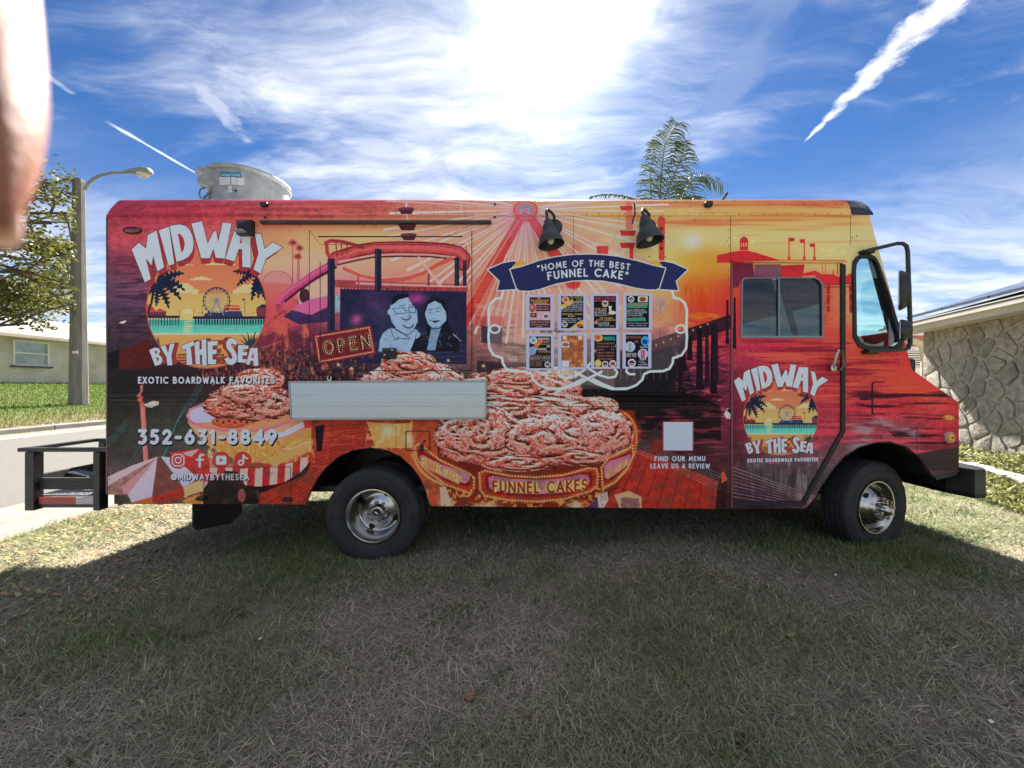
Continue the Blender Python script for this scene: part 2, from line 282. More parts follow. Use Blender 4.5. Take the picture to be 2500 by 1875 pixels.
def lawn():
    X = []; Y = []
    def fill(x0, x1, y0, y1, dens, keep=None):
        n = int((x1-x0)*(y1-y0)*dens); x = rng.uniform(x0, x1, n); y = rng.uniform(y0, y1, n)
        k = (np.abs(x) < 1.42*y+1.5)
        if keep is not None: k &= keep(x, y)
        X.append(x[k]); Y.append(y[k])
    fill(-4.3, 4.3, 1.1, 2.2, 14000); fill(-4.9, 6.0, 2.2, 3.6, 8500); fill(-4.97, 6.4, 3.6, 5.6, 3600); fill(-4.97, 8, 5.6, 9, 1300)
    x = np.concatenate(X); y = np.concatenate(Y)
    t = fnoise(x, y, 2.1, 4); bare = fnoise(x, y, 3.3, 9)
    tuft = fnoise(x, y, 9., 23); k = (rng.rand(len(x)) < np.clip(.9-.55*(bare-.6)+.35*tuft, .28, 1)); x, y, t = x[k], y[k], t[k]; n = len(x)
    g = np.clip(.37+.38*t+.22*rng.randn(n)+.25*np.exp(-((y-3.2)/.5)**2)*(x > 2), 0, 1)
    straw = np.array((.63, .555, .42)); dry = np.array((.42, .36, .275)); green = np.array((.13, .185, .055)); lime = np.array((.25, .31, .10))
    r = rng.rand(n)[:, None]; c = (straw*r+dry*(1-r))*(1-g)[:, None]+(green*(1-r)+lime*r)*g[:, None]; c *= (.5+.75*rng.rand(n)+.5*(rng.rand(n) < .08))[:, None]
    ln = .025+.06*rng.rand(n)**1.8+.015*g; wd = .0020+.0026*rng.rand(n)**1.5; tilt = np.clip(1.52-.8*g*rng.rand(n)-.30*rng.rand(n)**2, .1, 1.56)
    far = np.clip((y-2.4)/3, 0, 1); wd *= 1+1.2*far
    blades('lawn_grass', x, y, ln, wd, tilt, c, TURF, label='dry tan and green lawn grass around the food truck', cat='grass')
    # taller weeds: scattered clumps
    cx = rng.uniform(-4.5, 5.5, 120); cy = rng.uniform(1.4, 6.2, 120); xs = []; ys = []
    for a, b in zip(cx, cy): k = rng.randint(14, 46); xs.append(a+rng.randn(k)*.045); ys.append(b+rng.randn(k)*.04)
    for a, b in ((4.0, 3.35), (4.3, 3.1), (3.7, 3.3), (4.7, 3.0), (-.35, 2.35), (-.3, 3.05), (4.6, 3.9), (5.2, 4.1)):
        xs.append(a+rng.randn(160)*.11); ys.append(b+rng.randn(160)*.08)
    x = np.concatenate(xs); y = np.concatenate(ys); k = y > 1.2; x, y = x[k], y[k]; n = len(x)
    c = np.array((.08, .14, .035))*(.7+.8*rng.rand(n))[:, None]
    blades('weeds', x, y, .02+.035*rng.rand(n), .005+.007*rng.rand(n), .7+rng.rand(n)*.8, c, TURF, label='darker green weed clumps in the dry lawn', cat='weeds')
    # far verge across the street
    n = 70000; x = rng.uniform(-25, -12.85, n); y = rng.uniform(8.5, 27, n); k = np.abs(x) < 1.42*y+1; x, y = x[k], y[k]; n = len(x)
    g = np.clip((-x-13.0)/2.5+.25*rng.randn(n), 0, 1)[:, None]
    c = (np.array((.26, .22, .09))*(1-g)+np.array((.125, .19, .032))*g)*(.6+.8*rng.rand(n))[:, None]
    blades('verge_grass', x, y, .05+.09*rng.rand(n), .010+.014*rng.rand(n), rng.rand(n)*1.1, c, TURF, label='bright green mown grass rising to the pale brick house', cat='grass')
    # fallen leaves: thick on the sunlit strip by the gutter, along the far kerb, a few elsewhere
    n = 2600; x = rng.uniform(-4.95, -2.6, n); y = rng.uniform(2.2, 6.8, n); x2 = rng.uniform(-12.46, -12.1, 700); y2 = rng.uniform(9, 25, 700); x4 = rng.uniform(-13.4, -12.8, 900); y4 = rng.uniform(9, 25, 900); x3 = rng.uniform(-4, 6, 150); y3 = rng.uniform(2.0, 7, 150)
    x = np.concatenate([x, x2, x4, x3]); y = np.concatenate([y, y2, y4, y3]); n = len(x); z = np.where((x < -5) & (x > -12.75), rz(x)+.008, gz(x, y)+.014)
    c = np.stack([.30+.25*rng.rand(n), .22+.18*rng.rand(n), .10+.10*rng.rand(n)], -1)*(.55+.6*rng.rand(n))[:, None]
    blades('fallen_leaves', x, y, .03+.03*rng.rand(n), .014+.014*rng.rand(n), 1.25+.3*rng.rand(n), c, DEAD, z0=z, label='dry tan fallen leaves scattered along gutter and lawn edge', cat='leaves')
lawn()
# single finds on the near lawn: brown leaves, a twig, scraps of litter
def finds():
    LB = mat('curled brown leaf', (.26, .13, .06), .7, var=.3, vscale=60)
    for i, (px, py, s, lab) in enumerate(((1147, 1716, .055, 'large curled orange-brown leaf beside the bare sandy patch'), (965, 1805, .03, 'short folded orange leaf stuck upright in the grass'), (1285, 1765, .04, 'flat reddish brown leaf near the twig'))):
        Y = CAM_H*FPX/(py-937); X = (px-1250)*Y/FPX; mb = MB(); R = Matrix.Rotation(i*1.3+.4, 3, 'Z')
        P = []
        for a in range(7):
            for b in (-1, 0, 1): u = a/6-.5; w = .42*math.sin(math.pi*(a+.6)/7.2); P.append(R@Vector((u*s, b*w*s, (.25*abs(b)+.5*u*u)*s)))
        mb.add(P, [(a*3+b, a*3+b+1, a*3+b+4, a*3+b+3) for a in range(6) for b in (0, 1)])
        mb.v = [(p[0]+X, p[1]+Y, p[2]+gzf(X, Y)+.012) for p in mb.v]; o = mb.build('dead_leaf', LB, loc=(X, Y, gzf(X, Y)), smooth=True); tag(o, lab, 'leaf')
    P = []
    for px, py in ((985, 1690), (1040, 1722), (1080, 1737), (1130, 1766)): Y = CAM_H*FPX/(py-937); X = (px-1250)*Y/FPX; P.append((X, Y, gzf(X, Y)+.018))
    tag(MB().tube(P, .0028, 6, r1=.0018).build('twig', mat('dry twig', (.36, .30, .19), .8, var=.2), loc=P[0]), 'long thin bent straw-coloured twig lying on the lawn', 'twig')
    WS = mat('white scrap', (.75, .75, .74), .6)
    for px, py, lab in ((2040, 1437, 'small white scrap of paper near the front wheel'), (635, 1560, 'tiny white scrap in the shaded grass'), (2420, 1812, 'pale scrap of paper on the lawn far from the wheels')):
        Y = CAM_H*FPX/(py-937); X = (px-1250)*Y/FPX; z = gzf(X, Y)+.02; mb = MB().add([(X-.008, Y-.006, z), (X+.009, Y-.005, z+.003), (X+.007, Y+.006, z+.006), (X-.006, Y+.007, z+.003)], [(0, 1, 2, 3)])
        o = mb.build('paper_scrap', WS, loc=(X, Y, z), fix=False); sm = o.modifiers.new('thick', 'SOLIDIFY'); sm.thickness = .002; tag(o, lab, 'litter')
finds()
# ================================================================ stone house on the right
def stone_house():
    d = Vector((.336, .942, 0)); nrm = Vector((-.942, .336, 0)); C = Vector((8.62, 8.05, 0)); LEN = 7.2
    def T(u, v, o): return C-d*u+nrm*o+Vector((0, 0, v))          # u runs from the far corner towards the street front, o = outwards
    root = thing('stone_house', (8.6, 8.0, .05), 'single storey house with a grey flagstone wall and solar panels on the roof', 'house')
    MORT = mat('pale mortar', (.37, .35, .31), .9, var=.12, vscale=5, bump=.4, bscale=40, spec=.2)
    STN = [mat('flagstone %d' % i, c, .9, var=.30, vscale=9, bump=.6, bscale=16, spec=.2) for i, c in enumerate(((.265, .245, .212), (.29, .268, .23), (.235, .22, .19), (.31, .285, .245)))]
    wall = MB(); wall.plate([(0, 0), (LEN, 0), (LEN, 2.52), (0, 2.52)], [], 0, -.2, T); w = wall.build('wall', MORT, root)
    MB().box(T(LEN/2, 1.26, -3.6), (6.6, LEN-.02, 2.5), Matrix.Rotation(-math.atan2(d.x, d.y), 3, 'Z')).build('house_body', mat('stucco side', (.55, .50, .43), .9, var=.06, vscale=4, bump=.2, bscale=60), root)
    r = random.Random(21); seeds = []
    for row in range(11):
        for k in range(18):
            seeds.append((k*.42+(.21 if row % 2 else 0)+r.uniform(-.18, .18)-.1, row*.255+r.uniform(-.11, .11)))
    seeds = [s for i, s in enumerate(seeds) if r.random() > .12]
    for _ in range(26): seeds.append((r.uniform(0, LEN), r.uniform(0, 2.4)))
    def clip(poly, a, b):
        mx, my = (a[0]+b[0])/2, (a[1]+b[1])/2; nx, ny = b[0]-a[0], b[1]-a[1]; out = []
        for i in range(len(poly)):
            p, q = poly[i], poly[(i+1) % len(poly)]; dp = (p[0]-mx)*nx+(p[1]-my)*ny; dq = (q[0]-mx)*nx+(q[1]-my)*ny
            if dp <= 0: out.append(p)
            if (dp < 0) != (dq < 0) and dp != dq: t = dp/(dp-dq); out.append((p[0]+(q[0]-p[0])*t, p[1]+(q[1]-p[1])*t))
        return out
    n = 0
    for i, s in enumerate(seeds):
        poly = [(max(0, s[0]-.9), max(0, s[1]-.7)), (min(LEN, s[0]+.9), max(0, s[1]-.7)), (min(LEN, s[0]+.9), min(2.5, s[1]+.7)), (max(0, s[0]-.9), min(2.5, s[1]+.7))]
        for j, t in enumerate(seeds):
            if j != i and abs(t[0]-s[0]) < 1.7 and abs(t[1]-s[1]) < 1.4: poly = clip(poly, s, t)
            if len(poly) < 3: break
        if len(poly) < 3: continue
        cx = sum(p[0] for p in poly)/len(poly); cy = sum(p[1] for p in poly)/len(poly)
        def shr(g): 
            o = []
            for p in poly: l = math.hypot(p[0]-cx, p[1]-cy)+1e-6; k = max(.3, (l-g)/l); o.append((cx+(p[0]-cx)*k, cy+(p[1]-cy)*k))
            return o
        base = shr(.015+r.random()*.010)
        rounded = []
        for a in range(len(base)):
            p0, p1, p2 = base[a-1], base[a], base[(a+1) % len(base)]
            for f in (.16,): rounded += [(p1[0]+(p0[0]-p1[0])*f, p1[1]+(p0[1]-p1[1])*f), (p1[0]+(p2[0]-p1[0])*f, p1[1]+(p2[1]-p1[1])*f)]
        area = abs(sum(base[a-1][0]*base[a][1]-base[a][0]*base[a-1][1] for a in range(len(base))))/2
        if area < .004: continue
        m = len(rounded); th = .012+r.random()*.016; V = [T(p[0], p[1], -.01) for p in rounded]+[T(p[0], p[1], th*.7) for p in rounded]+[T(cx+(p[0]-cx)*.93, cy+(p[1]-cy)*.93, th) for p in rounded]
        F = [(a, (a+1) % m, m+(a+1) % m, m+a) for a in range(m)]+[(m+a, m+(a+1) % m, 2*m+(a+1) % m, 2*m+a) for a in range(m)]+[tuple(2*m+a for a in range(m))]
        MB().add(V, F).build('stone', STN[r.randrange(4)], w, smooth=True, angle=.5); n += 1
    # eave: fascia, gutter, shingled roof, solar panels
    FAS = mat('cream fascia', (.48, .45, .39), .6, var=.08, vscale=3)
    for (o0, o1, z0, z1, nm, m_) in ((.44, .48, 2.44, 2.60, 'fascia', FAS), (.48, .55, 2.535, 2.60, 'gutter', FAS), (0, .44, 2.47, 2.49, 'soffit', FAS)):
        MB().plate([(-.45, z0), (LEN, z0), (LEN, z1), (-.45, z1)], [], o1, o0, T).build(nm, m_, root)
    SH = mat('grey shingles', (.12, .115, .11), .9, var=.3, vscale=18, bump=.5, bscale=30)
    rf = MB(); sl = .30
    rf.add([T(-.45, 2.62, .56), T(LEN, 2.62, .56), T(LEN, 2.62+sl*4.2, -3.74), T(-.45, 2.62+sl*4.2, -3.74), T(-.45, 2.58, .54), T(LEN, 2.58, .54), T(LEN, 2.56+sl*4.2, -3.74), T(-.45, 2.56+sl*4.2, -3.74)], [(0, 1, 2, 3), (4, 7, 6, 5), (0, 4, 5, 1), (3, 2, 6, 7), (0, 3, 7, 4), (1, 5, 6, 2)]); roof = rf.build('roof', SH, root)
    PV = mat('solar cells', (.025, .035, .085), .22, 0., var=.25, vscale=3, coat=.3); FR = mat('panel frame', (.10, .10, .11), .35, .8)
    for k in range(6):
        for row in range(2):
            u0 = -.25+k*1.08; o0 = .16-row*1.72; z0 = 2.62+sl*(.46-o0)+.14; o1 = o0-1.66; z1 = z0+(sl+.035)*1.66
            mb = MB().add([T(u0, z0, o0), T(u0+1.05, z0, o0), T(u0+1.05, z1, o1), T(u0, z1, o1), T(u0, z0-.045, o0), T(u0+1.05, z0-.045, o0), T(u0+1.05, z1-.045, o1), T(u0, z1-.045, o1)], [(0, 1, 2, 3), (4, 7, 6, 5), (0, 4, 5, 1), (3, 2, 6, 7), (0, 3, 7, 4), (1, 5, 6, 2)])
            p_ = mb.build('solar_panel', FR, root)
            e = .035; f = lambda u, t: T(u, z0+(z1-z0)*t+.004, o0+(o1-o0)*t)
            MB().add([f(u0+e, .02), f(u0+1.05-e, .02), f(u0+1.05-e, .98), f(u0+e, .98)], [(0, 1, 2, 3)]).build('cell_sheet', PV, p_, fix=False)
    # porch beyond the corner: brown beam, white louvred screen, arched post
    BR = mat('brown beam', (.33, .12, .06), .6, var=.15, vscale=4); WHT = mat('porch white', (.72, .72, .70), .6, var=.05)
    MB().box(W(2238, 832, 9.3)+Vector((.1, 0, 0)), (1.3, .12, .26)).build('porch_beam', BR, root)
    MB().box(W(2238, 806, 9.2)+Vector((.1, -.1, .06)), (1.5, .5, .12)).build('porch_eave', FAS, root)
    MB().box(W(2236, 905, 10.2)+Vector((.2, .1, 0)), (1.6, .06, 2.3)).build('porch_wall', WHT, root)
    sc = MB().box(W(2230, 876, 10.0)+Vector((.05, .03, 0)), (.62, .04, .42)).build('screen', mat('screen shade', (.10, .12, .13), .5), root)
    for k in range(7): MB().box(W(2230, 876, 10.0)+Vector((.05, -.01, -.18+k*.06)), (.62, .03, .022), Matrix.Rotation(.5, 3, 'X')).build('slat', WHT, sc)
    P = [W(2258, 960, 8.9), W(2258, 870, 8.9), W(2255, 850, 8.9), W(2246, 838, 8.9), W(2230, 832, 8.9), W(2212, 830, 8.9)]
    MB().tube(P, .075, 8).build('arched_post', mat('beige post', (.50, .44, .35), .8, var=.1), root)
stone_house()
def edging():
    d = Vector((.336, .942, 0)); r = random.Random(4); a = Vector((6.62, 5.75, 0)); rot = Matrix.Rotation(-math.atan2(d.x, d.y), 3, 'Z')
    root = thing('garden_edging', (6.3, 5.0, .07), 'low weathered white garden edging of two block courses in front of stone house', 'edging')
    M_ = mat('weathered white block', (.62, .60, .55), .9, col2=(.16, .15, .13), vscale=9, lo=.42, hi=.62, bump=.5, bscale=30)
    for row in range(2):
        for k in range(9):
            p = a-d*(.2+k*.41+(.2 if row else 0)); z = gzf(p.x, p.y)
            MB().box((p.x+r.uniform(-.01, .01), p.y, z+.045+row*.105), (.19, .395, .10), rot, bev=.012).build('block', M_, root)
edging()
def ground_cover():
    d = np.array((.336, .942)); n = 20000; u = rng.uniform(-.3, 6.4, n); o = rng.uniform(.02, 1.9, n)
    x = 8.62-d[0]*u-.942*o; y = 8.05-d[1]*u+.336*o; hgt = (.05+.26*np.clip(1-(o-.1)/1.7, 0, 1))*(.55+.6*(.5+.5*fnoise(x, y, 2.6, 17)/1.6)); z = .08+np.maximum(.02, hgt*rng.rand(n)**.55)
    g = rng.rand(n)[:, None]; c = np.array((.13, .15, .045))*(1-g)+np.array((.33, .33, .12))*g; c *= (.55+.8*rng.rand(n))[:, None]
    blades('ground_cover', x, y, .035+.05*rng.rand(n), .022+.022*rng.rand(n), .5+1.*rng.rand(n), c, LEAF, z0=z, label='yellow-green leafy ground cover along the foot of the flagstone wall', cat='ground cover')
ground_cover()
# ================================================================ pale brick house across the street
def brick_house():
    root = thing('brick_house', (-25, 19, 1.4), 'long low house of pale painted brick with grey shingle roof across the street', 'house')
    m = bpy.data.materials.new('painted brick'); m.use_nodes = True; nt = m.node_tree; N = nt.nodes; L = nt.links; b = N['Principled BSDF']; b.inputs['Roughness'].default_value = .85
    tc = N.new('ShaderNodeTexCoord'); sp = N.new('ShaderNodeSeparateXYZ'); cb = N.new('ShaderNodeCombineXYZ'); L.new(tc.outputs['Object'], sp.inputs[0]); L.new(sp.outputs[1], cb.inputs[0]); L.new(sp.outputs[2], cb.inputs[1])
    bk = N.new('ShaderNodeTexBrick'); L.new(cb.outputs[0], bk.inputs['Vector']); bk.inputs['Scale'].default_value = 1; bk.inputs['Brick Width'].default_value = .42; bk.inputs['Row Height'].default_value = .10; bk.inputs['Mortar Size'].default_value = .009
    bk.inputs['Color1'].default_value = (.70, .64, .52, 1); bk.inputs['Color2'].default_value = (.62, .56, .45, 1); bk.inputs['Mortar'].default_value = (.45, .40, .32, 1)
    nz = N.new('ShaderNodeTexNoise'); L.new(tc.outputs['Object'], nz.inputs[0]); nz.inputs['Scale'].default_value = .8; mx = N.new('ShaderNodeMix'); mx.data_type = 'RGBA'; mx.blend_type = 'MULTIPLY'; mr = N.new('ShaderNodeMapRange'); L.new(nz.outputs['Fac'], mr.inputs[0]); mr.inputs[1].default_value = .5; mr.inputs[2].default_value = .75; mr.inputs[4].default_value = .6; L.new(mr.outputs[0], mx.inputs[0]); L.new(bk.outputs['Color'], mx.inputs[6]); mx.inputs[7].default_value = (.62, .58, .52, 1); L.new(mx.outputs[2], b.inputs['Base Color'])
    bp = N.new('ShaderNodeBump'); bp.inputs['Strength'].default_value = .5; bp.inputs['Distance'].default_value = .02; L.new(bk.outputs['Fac'], bp.inputs['Height']); bp.invert = True; L.new(bp.outputs[0], b.inputs['Normal'])
    T = lambda u, v, o: Vector((-25+o, u, v))
    wy0, wy1, wz0, wz1 = 19.25, 20.75, 2.34, 3.62
    wall = MB().plate([(8, 1.0), (40, 1.0), (40, 3.95), (8, 3.95)], [[(wy0, wz0), (wy1, wz0), (wy1, wz1), (wy0, wz1)]], 0, -.2, T).build('wall', m, root)
    MB().box((-30, 24, 2.4), (9.4, 32, 2.9)).build('house_body', m, root)
    RF = mat('weathered shingles', (.26, .25, .24), .95, var=.22, vscale=6, stretch=(1, 1, 5), bump=.4, bscale=20)
    MB().add([(-24.35, 7.5, 3.86), (-24.35, 40.5, 3.86), (-29.6, 40.5, 5.45), (-29.6, 7.5, 5.45), (-24.35, 7.5, 3.76), (-24.35, 40.5, 3.76), (-29.6, 40.5, 5.3), (-29.6, 7.5, 5.3)], [(0, 1, 2, 3), (4, 7, 6, 5), (0, 4, 5, 1), (3, 2, 6, 7), (0, 3, 7, 4), (1, 5, 6, 2)]).build('roof', RF, root)
    MB().add([(-29.6, 7.5, 5.45), (-29.6, 40.5, 5.45), (-35.2, 40.5, 3.8), (-35.2, 7.5, 3.8), (-29.6, 7.5, 5.3), (-29.6, 40.5, 5.3), (-35.2, 40.5, 3.65), (-35.2, 7.5, 3.65)], [(0, 1, 2, 3), (4, 7, 6, 5), (0, 4, 5, 1), (3, 2, 6, 7), (0, 3, 7, 4), (1, 5, 6, 2)]).build('roof', RF, root)
    MB().box((-24.36, 24, 3.80), (.06, 33, .15)).build('fascia', mat('brown-white fascia', (.56, .46, .38), .7, var=.2, vscale=1.2), root)
    wn = thing('window', (-25, 20, 3), None, None); wn.parent = root; wn.matrix_parent_inverse = pinv(root)
    fw = MB(); fy = .06
    for (a, b_, c, e) in ((wy0, wz0, wy1, wz0+fy), (wy0, wz1-fy, wy1, wz1), (wy0, wz0+fy, wy0+fy, wz1-fy), (wy1-fy, wz0+fy, wy1, wz1-fy), (wy0+fy, 2.96, wy1-fy, 3.02)): fw.box((-25.0, (a+c)/2, (b_+e)/2), (.10, c-a, e-b_))
    fw.build('frame', WHITEP, wn)
    PN = mat('curtained pane', (.30, .38, .36), .12, var=.25, vscale=1.5, coat=.6)
    for z0, z1, nm in ((wz0+fy, 2.96, 'pane'), (3.02, wz1-fy, 'pane')): MB().box((-25.06, (wy0+wy1)/2, (z0+z1)/2), (.02, wy1-wy0-2*fy, z1-z0)).build(nm, PN, wn)
    MB().box((-24.93, 20, wz0-.05), (.2, 1.66, .10)).build('sill', mat('brown sill', (.12, .085, .065), .8), wn)
brick_house()
# ================================================================ street lamp
def street_lamp():
    Y = 14.6; b = W(192, 985, Y); root = thing('street_lamp', b, 'tall grey concrete street lamp with a curved arm on the grass verge', 'street lamp')
    PC = mat('grey concrete pole', (.20, .185, .16), .9, var=.22, vscale=3, stretch=(4, 4, .4), bump=.3, bscale=30)
    top = W(196, 437, Y).z; mb = MB(); n = 8
    for z, r in ((b.z-.2, .285), (b.z+.8, .27), (top-.12, .175), (top, .15)):
        mb.v += [(b.x+r*math.cos(a), b.y+r*math.sin(a), z) for a in [math.pi/8+2*math.pi*j/n for j in range(n)]]
    mb.f = [(i*n+j, i*n+(j+1) % n, (i+1)*n+(j+1) % n, (i+1)*n+j) for i in range(3) for j in range(n)]+[tuple(3*n+j for j in range(n)), tuple(range(n))[::-1]]
    mb.build('pole', PC, root)
    G = mat('weathered aluminium', (.30, .30, .30), .5, .7, var=.15)
    P = [W(207, 463, Y), W(215, 448, Y), W(228, 436, Y), W(246, 427, Y), W(275, 421, Y), W(318, 420, Y)]
    MB().tube(P, .055, 10, r1=.045).build('arm', G, root, smooth=True)
    c = W(340, 420, Y); hd = MB(); prof = [(0, -.52), (.07, -.50), (.12, -.30), (.17, 0), (.19, .22), (.15, .40), (.0, .46)]
    R = Matrix.Rotation(-math.pi/2, 3, 'Z'); hd.lathe(prof, 16, (0, 0, 0), R); hd.v = [(c.x+p[0], c.y+p[1], c.z+p[2]*.72+.03) for p in hd.v]; h = hd.build('lamp_head', G, root, smooth=True)
    ln = MB().lathe([(0, .18), (.10, .14), (.155, .03), (.16, 0), (0, 0)], 16, (0, 0, 0), Matrix.Rotation(-math.pi/2, 3, 'X')); ln.v = [(c.x+.14+p[0]*1.5, c.y+p[1], c.z-.05+p[2]*.9) for p in ln.v]; ln.build('lens', mat('yellowed lens', (.55, .52, .38), .25, coat=.4), root, smooth=True)
    MB().box(W(205, 861, Y)+Vector((.0, -.3, 0)), (.19, .02, .09)).build('number_plate', WHITEP, root)
    for py in (455, 477): MB().tube([W(183, py, Y)+Vector((-.05, 0, 0)), W(192, py, Y)], .015, 6).build('bolt', G, root)
street_lamp()
# ================================================================ trees
def leaf_cloud(name, C, N_, mat_, parent, size, colfn, squash=.6):
    C = np.array(C); n = len(C); a = rng.randn(n, 3); a /= np.linalg.norm(a, axis=1)[:, None]; a[:, 2] *= squash; b = np.cross(a, rng.randn(n, 3)); b /= np.linalg.norm(b, axis=1)[:, None]+1e-9
    a /= np.linalg.norm(a, axis=1)[:, None]; s = size*(.6+.8*rng.rand(n))[:, None]
    V = np.stack([C-a*s, C+b*s*.42, C+a*s, C-b*s*.42], 1).reshape(-1, 3)
    me = bpy.data.meshes.new(name); me.vertices.add(n*4); me.vertices.foreach_set('co', V.astype(np.float32).ravel()); me.loops.add(n*4); me.loops.foreach_set('vertex_index', np.arange(n*4, dtype=np.int32)); me.polygons.add(n); me.polygons.foreach_set('loop_start', (np.arange(n)*4).astype(np.int32)); me.update(calc_edges=True); me.validate()
    at = me.attributes.new('col', 'FLOAT_COLOR', 'POINT'); c = np.ones((n*4, 4), np.float32); c[:, :3] = np.repeat(colfn(n), 4, 0); at.data.foreach_set('color', c.ravel())
    o = bpy.data.objects.new(name, me); COL.objects.link(o); me.materials.append(mat_); o.parent = parent; o.matrix_parent_inverse = pinv(parent); return o
BARK = mat('oak bark', (.11, .09, .07), .95, var=.3, vscale=6, stretch=(3, 3, .6), bump=.8, bscale=14)
def oak():
    base = Vector((-20.6, 13.2, gzf(-20.6, 13.2))); root = thing('oak_tree', base, 'spreading oak tree with drooping olive-green branches over the verge', 'tree'); r = random.Random(8)
    tr = MB().tube([base+Vector((0, 0, -.2)), base+Vector((.1, .1, 1.2)), base+Vector((.3, 0, 2.6)), base+Vector((.3, .1, 4.6)), base+Vector((.1, .2, 6.6))], [.45, .36, .30, .20, .08], 10); L_ = []
    tips = []
    def limb(a, b, r0, depth):
        if b.x > (176-1250)*b.y/FPX: b = Vector(((176-1250)*b.y/FPX, b.y, b.z))
        if CAM_H+(937-800)*b.y/FPX > b.z: b = Vector((b.x, b.y, CAM_H+(937-r.uniform(700, 800))*b.y/FPX))
        m = (a+b)/2+Vector((r.uniform(-.3, .3), r.uniform(-.3, .3), r.uniform(0, .4))); L_.append(([a, m, b], r0, r0*.5)); 
        if depth == 0: tips.append(b); tips.append(m); return
        for _ in range(3 if depth > 1 else 4): 
            t = r.uniform(.4, 1); s = a+(b-a)*t; dr = (b-a).normalized()+Vector((r.uniform(-.8, .8), r.uniform(-.8, .8), r.uniform(-.7, .5))); limb(s, s+dr.normalized()*(b-a).length*.55, r0*.5, depth-1)
    for k in range(11):
        a = k*2*math.pi/11+r.uniform(-.2, .2); z = r.uniform(1.9, 5.6); ln = r.uniform(2.4, 3.5)*(1 if z < 4.5 else .75); s = base+Vector((.25, .05, z)); limb(s, s+Vector((math.cos(a)*ln, math.sin(a)*ln, r.uniform(.2, 2.0))), .12, 2)
    # hanging boughs on the street side
    for (px, py) in ((170, 520), (160, 490), (120, 465), (135, 545), (120, 640), (85, 600), (90, 665), (40, 740), (75, 790), (62, 815), (30, 700), (20, 560), (60, 480), (20, 780)):
        Y = 13.2+r.uniform(-.7, .7); e = W(px-10, py, Y); s = base+Vector((.3, 0, min(6.2, max(1.8, e.z-base.z-.3)))); limb(s, e, .08, 1)
    mb = MB(); mb.v = tr.v; mb.f = tr.f
    for p, a, b in L_: mb.tube(p, a, 5, r1=b, caps=False)
    mb.build('trunk', BARK, root, smooth=True)
    P = []
    for t in tips:
        k = r.randint(24, 66); q = np.array(t)+rng.randn(k, 3)*np.array((.25, .25, .15)); P.append(q)
    P = np.concatenate(P); kp = (P[:, 0] < (186-1250)*P[:, 1]/FPX) | (rng.rand(len(P)) < .0); P = P[kp]
    def cf(n): g = rng.rand(n)[:, None]; return (np.array((.068, .085, .020))*(1-g)+np.array((.18, .165, .038))*g)*(.6+.8*rng.rand(n))[:, None]
    leaf_cloud('crown', P, None, LEAF, root, .085, cf)
oak()
